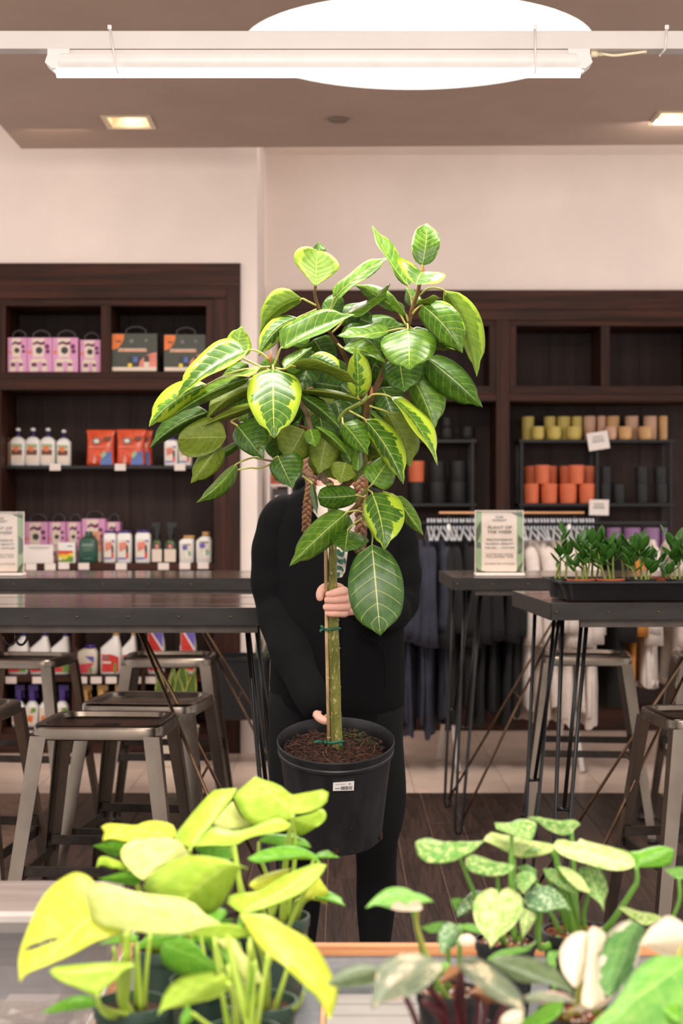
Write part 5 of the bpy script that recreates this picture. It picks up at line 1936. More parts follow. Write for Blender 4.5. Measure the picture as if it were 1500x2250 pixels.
S(1494, 4.79, 'trayblack', 'young plant in a black pot at the picture edge with round leaves', [(-.3, 0, 1478, 1196, 9, 1.35), (0, 0, 1494, 1208, 7, 1.2), (-.4, .1, 1466, 1262, 5, 1.1), (.2, 0, 1512, 1200, 8, 1.2)], 8, 33)


# ================================================================== PERSON
PX, PY = -.014, 4.22


def skin_mesh(nodes, edges, roots, subdiv=2):
    """nodes: (x, y, z, r). returns evaluated verts, faces of a skinned skeleton"""
    me = bpy.data.meshes.new('sk')
    me.from_pydata([n[:3] for n in nodes], edges, [])
    o = bpy.data.objects.new('sk', me)
    COL.objects.link(o)
    md = o.modifiers.new('skin', 'SKIN')
    md.use_smooth_shade = True
    md.branch_smoothing = .6
    sv = me.skin_vertices[0].data
    for i, n in enumerate(nodes):
        sv[i].radius = (n[3], n[4] if len(n) > 4 else n[3])
        sv[i].use_root = i in roots
    sb = o.modifiers.new('sub', 'SUBSURF')
    sb.levels = subdiv
    sb.render_levels = subdiv
    dg = bpy.context.evaluated_depsgraph_get()
    ev = bpy.data.meshes.new_from_object(o.evaluated_get(dg))
    vs = [v.co.copy() for v in ev.vertices]
    fs = [tuple(p.vertices) for p in ev.polygons]
    bpy.data.objects.remove(o)
    bpy.data.meshes.remove(me)
    bpy.data.meshes.remove(ev)
    return vs, fs


# trunk axis of the ficus, needed for the gripping hand
def trunk_d(y):
    return 3.85 - (1640 - y) * .00107 * math.tan(R(15.5))


def tp_(px, y, dd=0.):
    return at(px, y, trunk_d(y) + dd)


nodes, edges = [], []


def nd(p, r, link=None):
    nodes.append((p[0], p[1], p[2], r))
    if link is not None:
        edges.append((link, len(nodes) - 1))
    return len(nodes) - 1


pel = nd((PX, PY, .84), .095)
wa = nd((PX, PY, 1.00), .088, pel)
ch = nd((PX, PY, 1.20), .10, wa)
st_ = nd((PX, PY, 1.33), .075, ch)
nk = nd((PX, PY - .005, 1.42), .050, st_)
nk2 = nd((PX, PY - .012, 1.475), .050, nk)
# legs
for s, kx in ((-1, -.108), (1, .092)):
    hp = nd((PX + s * .085, PY, .80), .085, pel)
    kn = nd((kx + s * .0, PY - .02, .46), .052, hp)
    cf = nd((kx + s * .002, PY + .015, .33), .050, kn)
    an = nd((kx, PY + .02, .09), .032, cf)
    to = nd((kx + s * .02, PY - .10, .03), .030, an)
# right arm (picture left): hangs and holds the pot rim
sl = nd((PX - .155, PY, 1.315), .05, st_)
el = nd((-.166, PY - .012, 1.06), .036, sl)
em = nd((-.122, PY - .115, .94), .030, el)
wrl = at(694, 1562, 3.99)
wr1 = nd(wrl, .022, em)
pm1 = nd(at(702, 1572, 3.992), .018, wr1)
# left arm (picture right): bent, hand closes round the trunk
sr = nd((PX + .150, PY, 1.315), .05, st_)
er = nd((.146, PY - .02, 1.06), .038, sr)
wr2 = nd(at(776, 1330, 3.90), .026, er)
pm2 = nd(at(756, 1322, trunk_d(1322) + .022), .028, wr2)
roots = [pel]
bv, bf = skin_mesh(nodes, edges, roots)
body = MB()
body.add(bv, bf)


def digit(pts, rad):
    n = [(p[0], p[1], p[2], r) for p, r in zip(pts, rad)]
    v, f = skin_mesh(n, [(i, i + 1) for i in range(len(n) - 1)], [0], 2)
    body.add(v, f)


# gripping hand: four fingers from the knuckles at right round the front of the trunk
for y, tipx, ty, r, kx in ((1299, 716, 1307, .0105, 755), (1316.5, 713, 1318, .0108, 759), (1333.5, 710, 1334, .0106, 760), (1348, 714, 1347.5, .0096, 756)):
    digit([tp_(752, y + 2, .034), tp_(kx, y - 1, .012), tp_(kx - 2, y, -.012), tp_(kx - 17, y + (ty - y) * .3, -.0285), tp_(tipx + 16, y + (ty - y) * .7, -.0285), tp_(tipx, ty, -.018)],
          [r * 1.0, r * 1.20, r * 1.04, r * .98, r * 1.02, r * .72])
# back of the hand
digit([at(776, 1330, 3.90), tp_(762, 1310, .034), tp_(754, 1303, .018)], [.022, .018, .014])
digit([at(776, 1332, 3.90), tp_(764, 1324, .034), tp_(756, 1322, .014)], [.024, .021, .016])
digit([at(776, 1334, 3.90), tp_(763, 1338, .034), tp_(755, 1343, .014)], [.022, .018, .014])
# thumb on the far side, its end showing left of the stake
digit([tp_(758, 1296, .036), tp_(735, 1290, .034), tp_(712, 1291, .014), tp_(704, 1298, -.004), tp_(702, 1310, -.012), tp_(704, 1322, -.016)], [.014, .0135, .0125, .0112, .0104, .0078])
# other hand: thumb hooked over the pot rim, fingers down the outside
digit([at(694, 1566, 3.98), at(700, 1577, 3.955), at(710, 1583, 3.945), at(722, 1588, 3.94)], [.012, .0112, .0112, .0088])
for k, x in enumerate((690, 705, 720, 733)):
    digit([at(694 + k * 3, 1566, 4.0), at(x, 1590, 4.022), at(x + 3, 1622, 4.024), at(x + 4, 1650, 4.018)], [.0105, .0100, .0092, .0080])
# head
hz = 1.475
hd = []
hy = PY - .02
for z, rx, ry, oy in ((-.01, .030, .030, .0), (.0, .045, .050, -.006), (.02, .057, .070, -.008), (.05, .066, .082, -.004), (.085, .072, .090, 0), (.12, .076, .095, .004), (.155, .075, .094, .008), (.19, .062, .080, .010), (.212, .038, .05, .010), (.222, .010, .015, .010)):
    hd.append((PX, hy + oy, hz + z, rx, ry, .95))
body.rings(hd, 24)
fy = hy - .095
body.add(*(lambda m: (m.v, m.f))(MB().tube([V((PX, fy + .012, hz + .118)), V((PX, fy - .002, hz + .095)), V((PX, fy - .014, hz + .076)), V((PX, fy - .002, hz + .068))], [.006, .009, .012, .010], 10)))
for s in (-1, 1):
    body.ball((PX + s * .076, hy + .01, hz + .10), .010, .022, .032, 10)
bo = MB()
bo.v, bo.f, bo.m = body.v, body.f, body.m
person = bo.build('person', 'skin', None)
tag(person, 'person in black hoodie with auburn braids hidden behind the ficus, gripping its trunk', 'person')
e = MB()
for s in (-1, 1):
    e.ball((PX + s * .030, fy + .014, hz + .112), .011, .008, .007, 10)
e.build('eyes', 'eye', person)
MB().ball((PX, fy + .006, hz + .042), .022, .008, .007, 12).build('mouth', 'lip', person)

# tee shirt
tee = MB()
tee.rings([(PX, PY, .90, .145, .090, .9), (PX, PY - .003, 1.1, .150, .098, .9), (PX, PY - .003, 1.25, .160, .098, .9), (PX, PY - .002, 1.33, .140, .085, .9), (PX, PY - .004, 1.372, .085, .066, 1.), (PX, PY - .006, 1.388, .066, .060, 1.)], 32)
to_ = tee.build('tee_shirt', 'tee', person)
# green shirt print where the hoodie falls open beside the trunk
pr = MB()
yb = PY - .1055
random.seed(3)
for k, (px, py, rx, rz, a) in enumerate(((744, 1214, 5, 8, 20), (752, 1218, 4, 7, -25), (741, 1230, 4, 7, 40), (749, 1234, 5, 6, 0), (744, 1247, 5, 5, 0), (751, 1250, 3, 6, 30), (743, 1262, 4, 5, -20), (748, 1272, 5, 3, 0), (742, 1279, 3, 4, 0), (757, 1232, 3, 6, 10), (736, 1220, 4, 6, 0), (736, 1245, 4, 6, 30), (736, 1266, 4, 6, 0))):
    c = at(px, py, yb)
    pts = []
    for t in range(10):
        u = 2 * PI * t / 10
        x, z = rx * .0012 * math.cos(u), rz * .0012 * math.sin(u)
        pts.append((c.x + x * math.cos(R(a)) - z * math.sin(R(a)), c.z + x * math.sin(R(a)) + z * math.cos(R(a))))
    pr.plate(pts, yb, .002)
pr.build('shirt_print', 'print_green', person, smooth=False)
# hoodie
ho = MB()
n = 48
rows = [(1.395, .082, .072, .0), (1.378, .112, .082, .0), (1.350, .150, .092, .0), (1.315, .180, .104, .0), (1.25, .186, .112, 0.), (1.15, .180, .115, 0.), (1.05, .176, .116, 0), (.95, .176, .120, 0), (.86, .182, .126, 0), (.805, .180, .126, 0), (.80, .168, .118, 0), (.765, .168, .118, 0), (.758, .172, .121, 0)]
vs = []
for z, rx, ry, _ in rows:
    for j in range(n):
        a = 2 * PI * j / n
        f = 1 + .012 * math.sin(4 * a + z * 20) + .010 * math.sin(7 * a - z * 31)
        vs.append(V((PX + .004 + rx * f * math.cos(a), PY + ry * f * math.sin(a), z)))
fs = []
jf = int(n * .75)
for i in range(len(rows) - 1):
    z = (rows[i][0] + rows[i + 1][0]) / 2
    for j in range(n):
        a = 2 * PI * (j + .5) / n
        x = vs[i * n + j].x
        if math.sin(a) < -.5:
            # neckline V, then a narrow gap below
            half = .052 if z > 1.33 else (.046 if z > 1.28 else (.034 if z > 1.22 else (.019 if z > 1.10 else -.001)))
            cx_ = -.008
            if abs(PX + .004 + rows[i][1] * math.cos(a) - (cx_)) < half:
                continue
        fs.append((i * n + j, i * n + (j + 1) % n, (i + 1) * n + (j + 1) % n, (i + 1) * n + j))
ho.add(vs, [tuple(reversed(f)) for f in fs])
L = curve([(PX - .09, PY, 1.325), (PX - .145, PY, 1.295), (PX - .172, PY - .004, 1.18), (-.170, PY - .012, 1.06), (-.122, PY - .115, .94), tuple(at(704, 1574, 3.985))], 5)
k = len(L)
def rad_at(i, r0, k):
    t = i / (k - 1)
    b = .060 - .004 * math.sin(t * 3)
    if t < .25:
        return [.030, .046, .056, .060, .062, .062, .061, .061][min(i, 7)]
    return (b if t < .75 else b - (t - .75) * .085) + .0035 * math.sin(i * 1.7 + r0) * (t > .2)
ho.tube(L, [rad_at(i, 0, k) for i in range(k)], 18)
Rr = curve([(PX + .09, PY, 1.325), (PX + .142, PY, 1.295), (PX + .168, PY - .004, 1.19), (.150, PY - .015, 1.085), (.108, PY - .10, 1.058), tuple(at(779, 1331, 3.905))], 5)
k = len(Rr)
ho.tube(Rr, [rad_at(i, 1, k) for i in range(k)], 18)
hood = []
for i in range(13):
    a = R(-20 + 220 * i / 12)
    hood.append(V((PX + .088 * math.cos(a), PY + .078 * math.sin(a) + .008, 1.39 + .022 * math.sin(a))))
ho.tube(hood, [.022 + .014 * math.sin(PI * i / 12) for i in range(13)], 12)
h_ = ho.build('hoodie', 'hoodie', person)
sm = h_.modifiers.new('sub', 'SUBSURF')
sm.levels = 1
sm.render_levels = 1
# kangaroo pocket seams and zip
MB().tube(curve([at(795, 1395, PY - .125), at(835, 1420, PY - .124), at(848, 1470, PY - .121), at(846, 1510, PY - .121)], 4), .003, 6).build('pocket_seam', 'hoodie', person)
MB().tube([at(742, 1300, PY - .123), at(744, 1440, PY - .124), at(746, 1560, PY - .125), at(757, 1590, PY - .124)], .003, 6).build('zip', 'steel_dark', person)
# leggings and shoes
lg = MB()
for s, kx in ((-1, -.108), (1, .092)):
    lg.tube(curve([(PX + s * .080, PY, .84), (PX + s * .088, PY, .72), (kx + s * .006, PY - .01, .56), (kx, PY - .02, .455), (kx + .001, PY + .01, .335), (kx - .002, PY + .02, .19), (kx, PY + .02, .085)], 4),
            [.098 - .0 * i if i < 3 else r for i, r in enumerate([.098, .097, .096, .094, .090, .086, .082, .078, .074, .070, .066, .062, .0575, .055, .0535, .053, .0535, .0535, .051, .047, .043, .040, .037, .036, .036])], 18)
lg.build('leggings', 'leggings', person)
for s, kx in ((-1, -.108), (1, .092)):
    sh = MB()
    sh.rings([(kx, PY - .04, .0, .040, .125, .8), (kx, PY - .04, .022, .044, .130, .8), (kx, PY - .035, .045, .041, .118, .8), (kx, PY - .01, .075, .040, .080, .9), (kx, PY + .02, .11, .042, .050, 1.)], 24)
    sh.build('shoe', 'black', person)
# hair cap and two braids
hc = MB()
hc.rings([(PX, hy + .030, hz + .02, .060, .066, .95), (PX, hy + .026, hz + .07, .079, .082, .95), (PX, hy + .020, hz + .12, .084, .090, .95), (PX, hy + .016, hz + .16, .083, .098, .95), (PX, hy + .010, hz + .20, .070, .088, .95), (PX, hy + .008, hz + .228, .036, .046, .95), (PX, hy + .008, hz + .236, .01, .012, .95)], 28)
hc.build('hair', 'hair', person)


def braid(pts, r, turns):
    c = curve(pts, 10)
    mb = MB()
    for q in range(3):
        ps, rs = [], []
        for i, p in enumerate(c):
            t = i / (len(c) - 1)
            a = t * turns * 2 * PI + q * 2 * PI / 3
            rr = r * (1 - .35 * t)
            ps.append(p + V((math.cos(a) * rr * .95, math.sin(2 * a) * rr * .42, 0)))
            rs.append(rr * .72)
        mb.tube(ps, rs, 8)
    return mb.build('braid', 'hair', person)


braid([(PX - .060, PY - .03, 1.52), (PX - .074, PY - .09, 1.43), tuple(at(683, 1062, PY - .125)), tuple(at(675, 1115, PY - .132)), tuple(at(672, 1170, PY - .132))], .0115, 6)
braid([(PX + .060, PY - .03, 1.52), (PX + .072, PY - .09, 1.43), tuple(at(792, 1060, PY - .125)), tuple(at(794, 1130, PY - .136)), tuple(at(790, 1215, PY - .136))], .0155, 6)


# ================================================================== THE FICUS
RC = at(737.5, 1627, 3.85)
ficus = thing('potted_ficus', 'tall ficus tree with lime-edged leaves in a tilted black nursery pot, held by the person', 'plant', RC)
FO = V(RC)
TILT = R(15.)
PMX = Matrix.Translation(RC) @ Matrix.Rotation(TILT, 4, 'X')   # pot space: z along the pot's axis, top leaning to the viewer
RR = 129.5 * 3.85 / F
HP = .252
RB = .112
pot = MB()
# fluted wall
n = 72
prof = [(RB * .96, -HP), (RB, -HP + .004), (RB * 1.0 + .012, -HP * .5), (RR * .945, -.034), (RR * .955, -.030), (RR * .985, -.028), (RR * .99, -.021), (RR * .975, -.018), (RR * .985, -.014), (RR * .99, -.006), (RR * 1.0, -.003), (RR, .001), (RR * .985, .003), (RR * .972, .0), (RR * .955, -.02), (RR * .93, -.04), (RR * .90, -.09)]
vs = []
for i, (r, z) in enumerate(prof):
    for j in range(n):
        a = 2 * PI * j / n
        fl = 1. + (.006 * math.cos(a * 18) if 1 <= i <= 2 else 0)
        vs.append(PMX @ V((r * fl * math.cos(a), r * fl * math.sin(a), z)) - FO)
fs = []
for i in range(len(prof) - 1):
    for j in range(n):
        j2 = (j + 1) % n
        fs.append((i * n + j, i * n + j2, (i + 1) * n + j2, (i + 1) * n + j))
fs.append(tuple(reversed(range(n))))
pot.add(vs, fs)
po = pot.build('pot', 'black_plastic', ficus, angle=40)
# drain holes low on the wall
for a in (270, 198, 342, 126, 54):
    c = V((math.cos(R(a)) * (RB + .003), math.sin(R(a)) * (RB + .003), -HP + .016))
    nrm = V((math.cos(R(a)), math.sin(R(a)), 0))
    m = PMX @ Matrix.Translation(c) @ nrm.to_track_quat('Z', 'Y').to_matrix().to_4x4()
    h = MB().lathe([(.0095, -.001), (.0095, .0025), (.007, .0028), (.006, .0015)], 12, mtx=m)
    h.shift(-FO).build('drain_hole', 'soil', po)
# sticker
def wall_pt(px, py, lift=.0012):
    """point on the pot's front wall seen at photo pixel px, py"""
    o = EYE
    d = (at(px, py, 1.) - EYE).normalized()
    inv = PMX.inverted()
    lo_, ld = inv @ o, inv.to_3x3() @ d
    r0, r1, z0, z1 = RB, RR * .945, -HP, -.034
    k = (r1 - r0) / (z1 - z0)
    best = None
    t = 3.4
    while t < 4.3:
        p = lo_ + ld * t
        rr = r0 + (p.z - z0) * k + lift + .006 * max(0, 1 - abs((p.z + HP * .5) / (HP * .5)))
        if p.x * p.x + p.y * p.y <= rr * rr and z0 < p.z < z1:
            return PMX @ p - FO
        t += .0005
    return PMX @ (lo_ + ld * 3.75) - FO
stk = MB()
C4 = [(731.5, 1720), (778, 1716.5), (777, 1737), (731, 1738)]
nu = 6
top = [wall_pt(C4[0][0] + (C4[1][0] - C4[0][0]) * i / nu, C4[0][1] + (C4[1][1] - C4[0][1]) * i / nu, .002) for i in range(nu + 1)]
bt = [wall_pt(C4[3][0] + (C4[2][0] - C4[3][0]) * i / nu, C4[3][1] + (C4[2][1] - C4[3][1]) * i / nu, .002) for i in range(nu + 1)]
back = V((0, .004, 0))
stk.add(top + bt + [p + back for p in top] + [p + back for p in bt], [(i, i + nu + 1, i + nu + 2, i + 1) for i in range(nu)] + [(2 * nu + 2 + i, 2 * nu + 3 + i, 3 * nu + 4 + i, 3 * nu + 3 + i) for i in range(nu)]
        + [(0, 2 * nu + 2, 3 * nu + 3, nu + 1), (nu, 2 * nu + 1, 4 * nu + 3, 3 * nu + 2)] + [(i, i + 1, i + 2 * nu + 3, i + 2 * nu + 2) for i in range(nu)] + [(nu + 1 + i, 3 * nu + 3 + i, 3 * nu + 4 + i, nu + 2 + i) for i in range(nu)])
so_ = stk.build('price_sticker', 'white', po, smooth=False)
so_['label'] = 'white barcode sticker'
bars = MB()
def spx(u, v):
    a = [C4[0][i] + (C4[1][i] - C4[0][i]) * u for i in (0, 1)]
    b = [C4[3][i] + (C4[2][i] - C4[3][i]) * u for i in (0, 1)]
    return a[0] + (b[0] - a[0]) * v, a[1] + (b[1] - a[1]) * v
r_ = random.Random(5)
u = .38
def bar(u0, u1, v0, v1):
    q = [wall_pt(*spx(a, b), .0026) for a, b in ((u0, v0), (u0, v1), (u1, v1), (u1, v0))]
    bars.add(q + [p + V((0, .0008, 0)) for p in q], [(0, 1, 2, 3), (7, 6, 5, 4)])
while u < .92:
    w = r_.choice((.008, .014, .022))
    bar(u, u + w, .50, .90)
    u += w + r_.choice((.010, .016))
for k in range(5):
    bar(.10 + k * .05, .135 + k * .05, .68, .78)
for k in range(8):
    bar(.12 + k * .06, .155 + k * .06, .22, .28)
for k in range(2):
    bar(.76 + k * .05, .79 + k * .05, .20, .34)
bars.build('barcode', 'charcoal', po, smooth=False)
# soil: lumpy root ball a little smaller than the pot
sv, sf = [], []
NR, NA = 16, 60
for i in range(NR + 1):
    q = i / NR
    for j in range(NA):
        a = 2 * PI * j / NA
        r = q * RR * (.885 + .02 * math.sin(3 * a + 1) - .035 * max(0, math.cos(a)))
        x, y = r * math.cos(a) - .004, r * math.sin(a)
        h = -.026 + .010 * (1 - q * q) - (.03 if q > .97 else 0)
        h += .010 * mnoise.noise(V((x * 45, y * 45, 2))) + .006 * mnoise.noise(V((x * 130, y * 130, 5)))
        sv.append(PMX @ V((x, y, h)) - FO)
for i in range(NR):
    for j in range(NA):
        j2 = (j + 1) % NA
        sf.append((i * NA + j, (i + 1) * NA + j, (i + 1) * NA + j2, i * NA + j2))
soil = MB().add(sv, sf).build('soil', 'soil', ficus)
crumbs = MB()
r_ = random.Random(11)
for k in range(420):
    a, q = r_.uniform(0, 2 * PI), math.sqrt(r_.random()) * .84
    c = PMX @ V((q * RR * math.cos(a) - .004, q * RR * math.sin(a), -.021 + .010 * (1 - q * q))) - FO
    s = r_.uniform(.0012, .0042)
    crumbs.ball(c, s * 1.3, s, s * .8, 5)
tag(crumbs.build('soil_crumbs', 'soil', ficus, smooth=False), kind='stuff')
mo = MB()
for k in range(90):
    a, q = R(r_.gauss(45, 22)), r_.uniform(.40, .80)
    c = PMX @ V((q * RR * math.cos(a), q * RR * math.sin(a), -.019 + .010 * (1 - q * q))) - FO
    mo.ball(c, r_.uniform(.002, .005), r_.uniform(.002, .005), .0018, 5)
tag(mo.build('moss', 'moss', ficus), kind='stuff')
rt = MB()
for k in range(11):
    a = r_.uniform(0, 2 * PI)
    q = r_.uniform(.15, .6)
    b = r_.uniform(-1.2, 1.2)
    pts = []
    for i in range(5):
        x = q * RR * math.cos(a) + i * .013 * math.cos(a + b + i * .3)
        y = q * RR * math.sin(a) + i * .013 * math.sin(a + b + i * .3)
        if math.hypot(x, y) > RR * .82:
            break
        pts.append(PMX @ V((x, y, -.014 + .008 * math.sin(i * 1.1 + k))) - FO)
    if len(pts) > 2:
        rt.tube(curve(pts, 3), .0009, 5)
tag(rt.build('root_fibres', 'root', ficus), kind='stuff')
# trunk
def tw(px, py, dd=0.):
    return at(px, py, trunk_d(py) + dd) - FO


K = .00108
ys = [(1652, 740, 14.5), (1630, 739.5, 13.5), (1600, 738.5, 12.6), (1555, 737, 12), (1535, 736.5, 12.5), (1500, 735.8, 12), (1440, 734, 12), (1380, 732, 11.5), (1340, 731.5, 11), (1280, 731, 9.5), (1210, 731, 8.8), (1150, 729, 8.2), (1090, 727, 8.2), (1060, 724, 8.5)]
trk = MB().tube([tw(x, y) for y, x, r in ys], [r * K for y, x, r in ys], 16)
r_ = random.Random(2)
for k in range(26):
    y = r_.uniform(1220, 1620)
    x = 731 + (y - 1210) * .020 + r_.uniform(-8, 11)
    c = tw(x, y, -.0115)
    trk.ball(c, .0016, .0012, .0026, 6)
trk.build('trunk', 'bark', ficus)
st = MB()
sy = [(1650, 722.5), (1500, 719.5), (1400, 717.6), (1280, 716), (1200, 715.5), (1130, 716)]
st.tube([tw(x, y, -.003) for y, x in sy], .0042, 10)
for y in (1490, 1300, 1620):
    x = 716 + (y - 1200) * .0145
    st.tube([tw(x, y + 1.5, -.003), tw(x, y, -.003), tw(x, y - 1.5, -.003)], [.0044, .0050, .0044], 10)
st.build('stake', 'bamboo', ficus)
for (y, tails) in ((1381, ((704, 1378), (703, 1388))), (1629, ((690, 1631), (750, 1642), (716, 1634)))):
    tb = MB()
    cx = 731.5 if y < 1500 else 738
    rx = .0195 if y < 1500 else .0225
    pts = []
    for i in range(17):
        a = 2 * PI * i / 16
        p = tw(cx - 3, y + 1.5 * math.sin(a * 2), 0)
        pts.append(p + V((math.cos(a) * rx, math.sin(a) * .0175, 0)))
    tb.tube(pts, .0026, 6, flat=.5)
    tb.tube(pts, .0032, 6)
    for tx_, ty in tails:
        s0 = tw(712 if tx_ < 730 else 744, y + 1, -.014)
        e0 = tw(tx_, ty, -.018)
        tb.tube([s0, s0.lerp(e0, .6) + V((0, -.002, .003)), e0], [.0024, .0036, .0042], 6, flat=.35)
    tb.build('tie', 'tie', ficus)


def branch(pts, r0, r1, m, name='branch'):
    c = curve([at(x, y, d) - FO for x, y, d in pts], 5)
    k = len(c)
    return MB().tube(c, [r0 + (r1 - r0) * i / (k - 1) for i in range(k)], 10).build(name, m, ficus)


branch([(724, 1062, 3.70), (711, 1052, 3.69), (700, 1015, 3.68), (691, 985, 3.67), (684, 950, 3.67), (672, 905, 3.66), (640, 860, 3.64), (612, 830, 3.61), (598, 808, 3.60)], .0085, .0040, 'bark_grey')
branch([(704, 1052, 3.69), (688, 1046, 3.68), (668, 1040, 3.67), (640, 1025, 3.67), (600, 1014, 3.66), (560, 1006, 3.66)], .0050, .0022, 'bark_grey')
branch([(728, 1085, 3.71), (752, 1072, 3.71), (772, 1050, 3.70), (790, 1020, 3.69), (800, 960, 3.68), (806, 900, 3.67), (818, 868, 3.66), (836, 830, 3.66), (852, 790, 3.65), (880, 745, 3.63), (895, 718, 3.62), (905, 680, 3.60), (918, 640, 3.59), (926, 598, 3.58)], .0105, .0042, 'bark_brown')
branch([(806, 900, 3.67), (790, 860, 3.68), (772, 815, 3.68), (748, 765, 3.67), (727, 735, 3.66), (705, 690, 3.65), (692, 650, 3.64), (693, 628, 3.63)], .0062, .0034, 'bark_brown')
branch([(740, 930, 3.64), (757, 906, 3.62), (775, 895, 3.61), (795, 884, 3.60), (808, 872, 3.60)], .0050, .0050, 'stem_green')
branch([(785, 1100, 3.70), (802, 1080, 3.66), (806, 1066, 3.65)], .0052, .0036, 'stem_green')
branch([(728, 1140, 3.72), (755, 1135, 3.70), (785, 1110, 3.69), (800, 1085, 3.67)], .0062, .0050, 'bark_brown')
branch([(684, 950, 3.67), (670, 940, 3.66), (655, 935, 3.65)], .0048, .0030, 'bark_brown')
for (x, y, d, h, lean) in ((591, 790, 3.585, 30, 3), (811, 862, 3.60, 20, 4), (805, 1062, 3.645, 18, 0), (928, 594, 3.575, 14, 2)):
    b0, b1 = at(x + lean, y + 8, d) - FO, at(x + lean * 2 - 2, y - h * .7, d) - FO
    MB().tube([b0, b0.lerp(b1, .45), b1], [.0032, .0036, .0006], 8).build('bud_sheath', 'sheath', ficus)

KM = 1.06e-3


def leaf(b, t, a, bb, kind='fic_mid', und=False, bow=(0, 0, 0), pf=PF, sa=1, sb=1, ad=None, bd=None, cup=None, av=None, bv=None, pet=None, petm='petiole', wave=.004, W=None, seed=0):
    """b, t: (px, py, distance) of base and tip; a / bb: visible half widths in pixels on either side"""
    P0, P1 = at(*b), at(*t)
    dx, dy = t[0] - b[0], t[1] - b[1]
    L = math.hypot(dx, dy)
    L3 = math.sqrt(L * L + ((t[2] - b[2]) / KM) ** 2)
    nx, ny = dy / L, -dx / L
    Wd = W or min(54, .30 * L3)
    if av is None:
        a *= 1.10
        bb *= 1.10
    dm = (b[2] + t[2]) / 2
    s = dm / F

    def side(v, sg, ov, dd, sn):
        if ov is not None:
            vx, vy = ov
        else:
            vx, vy = nx * v * sg, ny * v * sg
        if dd is None:
            dd = min(.045, math.sqrt(max(0., Wd * Wd - vx * vx - vy * vy)) * KM * .9) * sn + .006
        return V((vx * s, dd, -vy * s))
    sA = side(a, 1, av, ad, sa)
    sB = side(bb, -1, bv, bd, sb)
    bw = V((bow[0] * s, bow[2], -bow[1] * s))
    mts = {'fic_und': ['fic_und', 'fic_dark'], 'fic_undl': ['fic_undl', 'fic_mid']}.get(kind, [kind, 'fic_und'])
    mb = blade(P0, P1, sA, sB, bw, pf, 4, 14, .0007, cup=-.004 if cup is None else cup, wave=wave, view=EYE, top=True, seed=seed)
    mb.shift(-FO)
    lf = mb.build('leaf', mts, ficus)
    if pet:
        pts = [P0 - FO] + [at(*p) - FO for p in pet]
        # start slightly inside the blade
        pts = [P0.lerp(P1, .06) - FO + V((0, .002, 0))] + pts
        c = curve(pts, 4)
        k = len(c)
        MB().tube(c, [.0013 + .0011 * min(1, i / (k * .5)) for i in range(k)], 7).build('petiole', petm, lf)
    return lf


Lf = leaf
u = 'fic_und'


def lc(kind, left, right, d0, d1, ad=.01, bd=.01, mid=None, pet=None, arch=0., petm='petiole'):
    mts = {'fic_und': ['fic_und', 'fic_dark'], 'fic_undl': ['fic_undl', 'fic_mid']}.get(kind, [kind, 'fic_und'])
    lf = contour_blade(left, right, mid, d0, d1, ad, bd, 4, 16, .0007, True, arch).shift(-FO).build('leaf', mts, ficus)
    if pet:
        c = curve([at(left[0][0], left[0][1], d0) - FO + V((0, .001, 0))] + [at(*p) - FO for p in pet], 4)
        k = len(c)
        MB().tube(c, [.0014 + .001 * min(1, i / (k * .5)) for i in range(k)], 7).build('petiole', petm, lf)
    return lf


# ---- upper right spray
Lf((897, 629, 3.60), (817, 495, 3.64), 6, 30, 'fic_edge', bow=(-4, 6, 0), sa=-1, sb=1, pet=[(903, 655, 3.60), (905, 672, 3.60)], seed=1)
Lf((927, 584, 3.575), (938, 490, 3.60), 28, 28, 'fic_edge', pf=prof_ovate(.6, .62, .07), pet=[(927, 597, 3.58)], bow=(2, 0, -.01), seed=2, cup=.004)
lc('fic_var', [(926, 597), (908, 580), (890, 569), (877, 565), (872, 571), (880, 588), (896, 610), (913, 625)], [(926, 597), (945, 597), (965, 598), (979, 603), (975, 612), (962, 622), (938, 624), (913, 625)], 3.565, 3.46, .0, .0, [(926, 597), (920, 608), (913, 625)])
Lf((975, 638, 3.60), (1047, 828, 3.60), 40, 14, 'fic_undl', bow=(14, -10, .01), sa=1, pet=[(953, 632, 3.585), (936, 636, 3.59), (922, 648, 3.595)], petm='petiole', seed=4)
Lf((926, 670, 3.58), (1016, 776, 3.53), 40, 28, 'fic_edge', bow=(4, -4, -.02), pet=[(912, 682, 3.59), (906, 690, 3.60)], seed=5)
Lf((893, 693, 3.60), (860, 648, 3.54), 12, 10, 'fic_mid', sa=-1, seed=6, pet=[(896, 706, 3.61)])
Lf((873, 681, 3.63), (779, 626, 3.70), 10, 24, 'fic_mid', bow=(0, -4, 0), pet=[(886, 704, 3.62), (894, 718, 3.62)], seed=7)
Lf((918, 668, 3.64), (890, 632, 3.70), 16, 16, 'fic_dark', seed=8)
Lf((914, 668, 3.58), (970, 655, 3.52), 3, 5, 'fic_und', sa=-1, seed=9)
Lf((896, 721, 3.58), (899, 813, 3.49), 56, 56, 'fic_mid', bow=(0, 6, -.015), pf=PF_WIDE, pet=[(895, 712, 3.60)], seed=10, W=58)
Lf((905, 722, 3.64), (1000, 762, 3.66), 15, 14, 'fic_dark', seed=11, pet=[(896, 716, 3.62)])
Lf((900, 735, 3.67), (1002, 770, 3.70), 12, 10, 'fic_und', seed=111)
Lf((935, 786, 3.60), (1060, 895, 3.58), 34, 36, 'fic_dark', bow=(2, -2, -.01), seed=12, pet=[(915, 765, 3.63), (898, 735, 3.63)])
Lf((876, 782, 3.62), (888, 861, 3.58), 52, 38, 'fic_dark', bow=(0, 4, 0), pf=PF_WIDE, seed=13, pet=[(880, 762, 3.63)])
Lf((904, 828, 3.64), (953, 945, 3.63), 44, 22, 'fic_mid', bow=(6, 0, 0), seed=14, pet=[(880, 800, 3.65)])
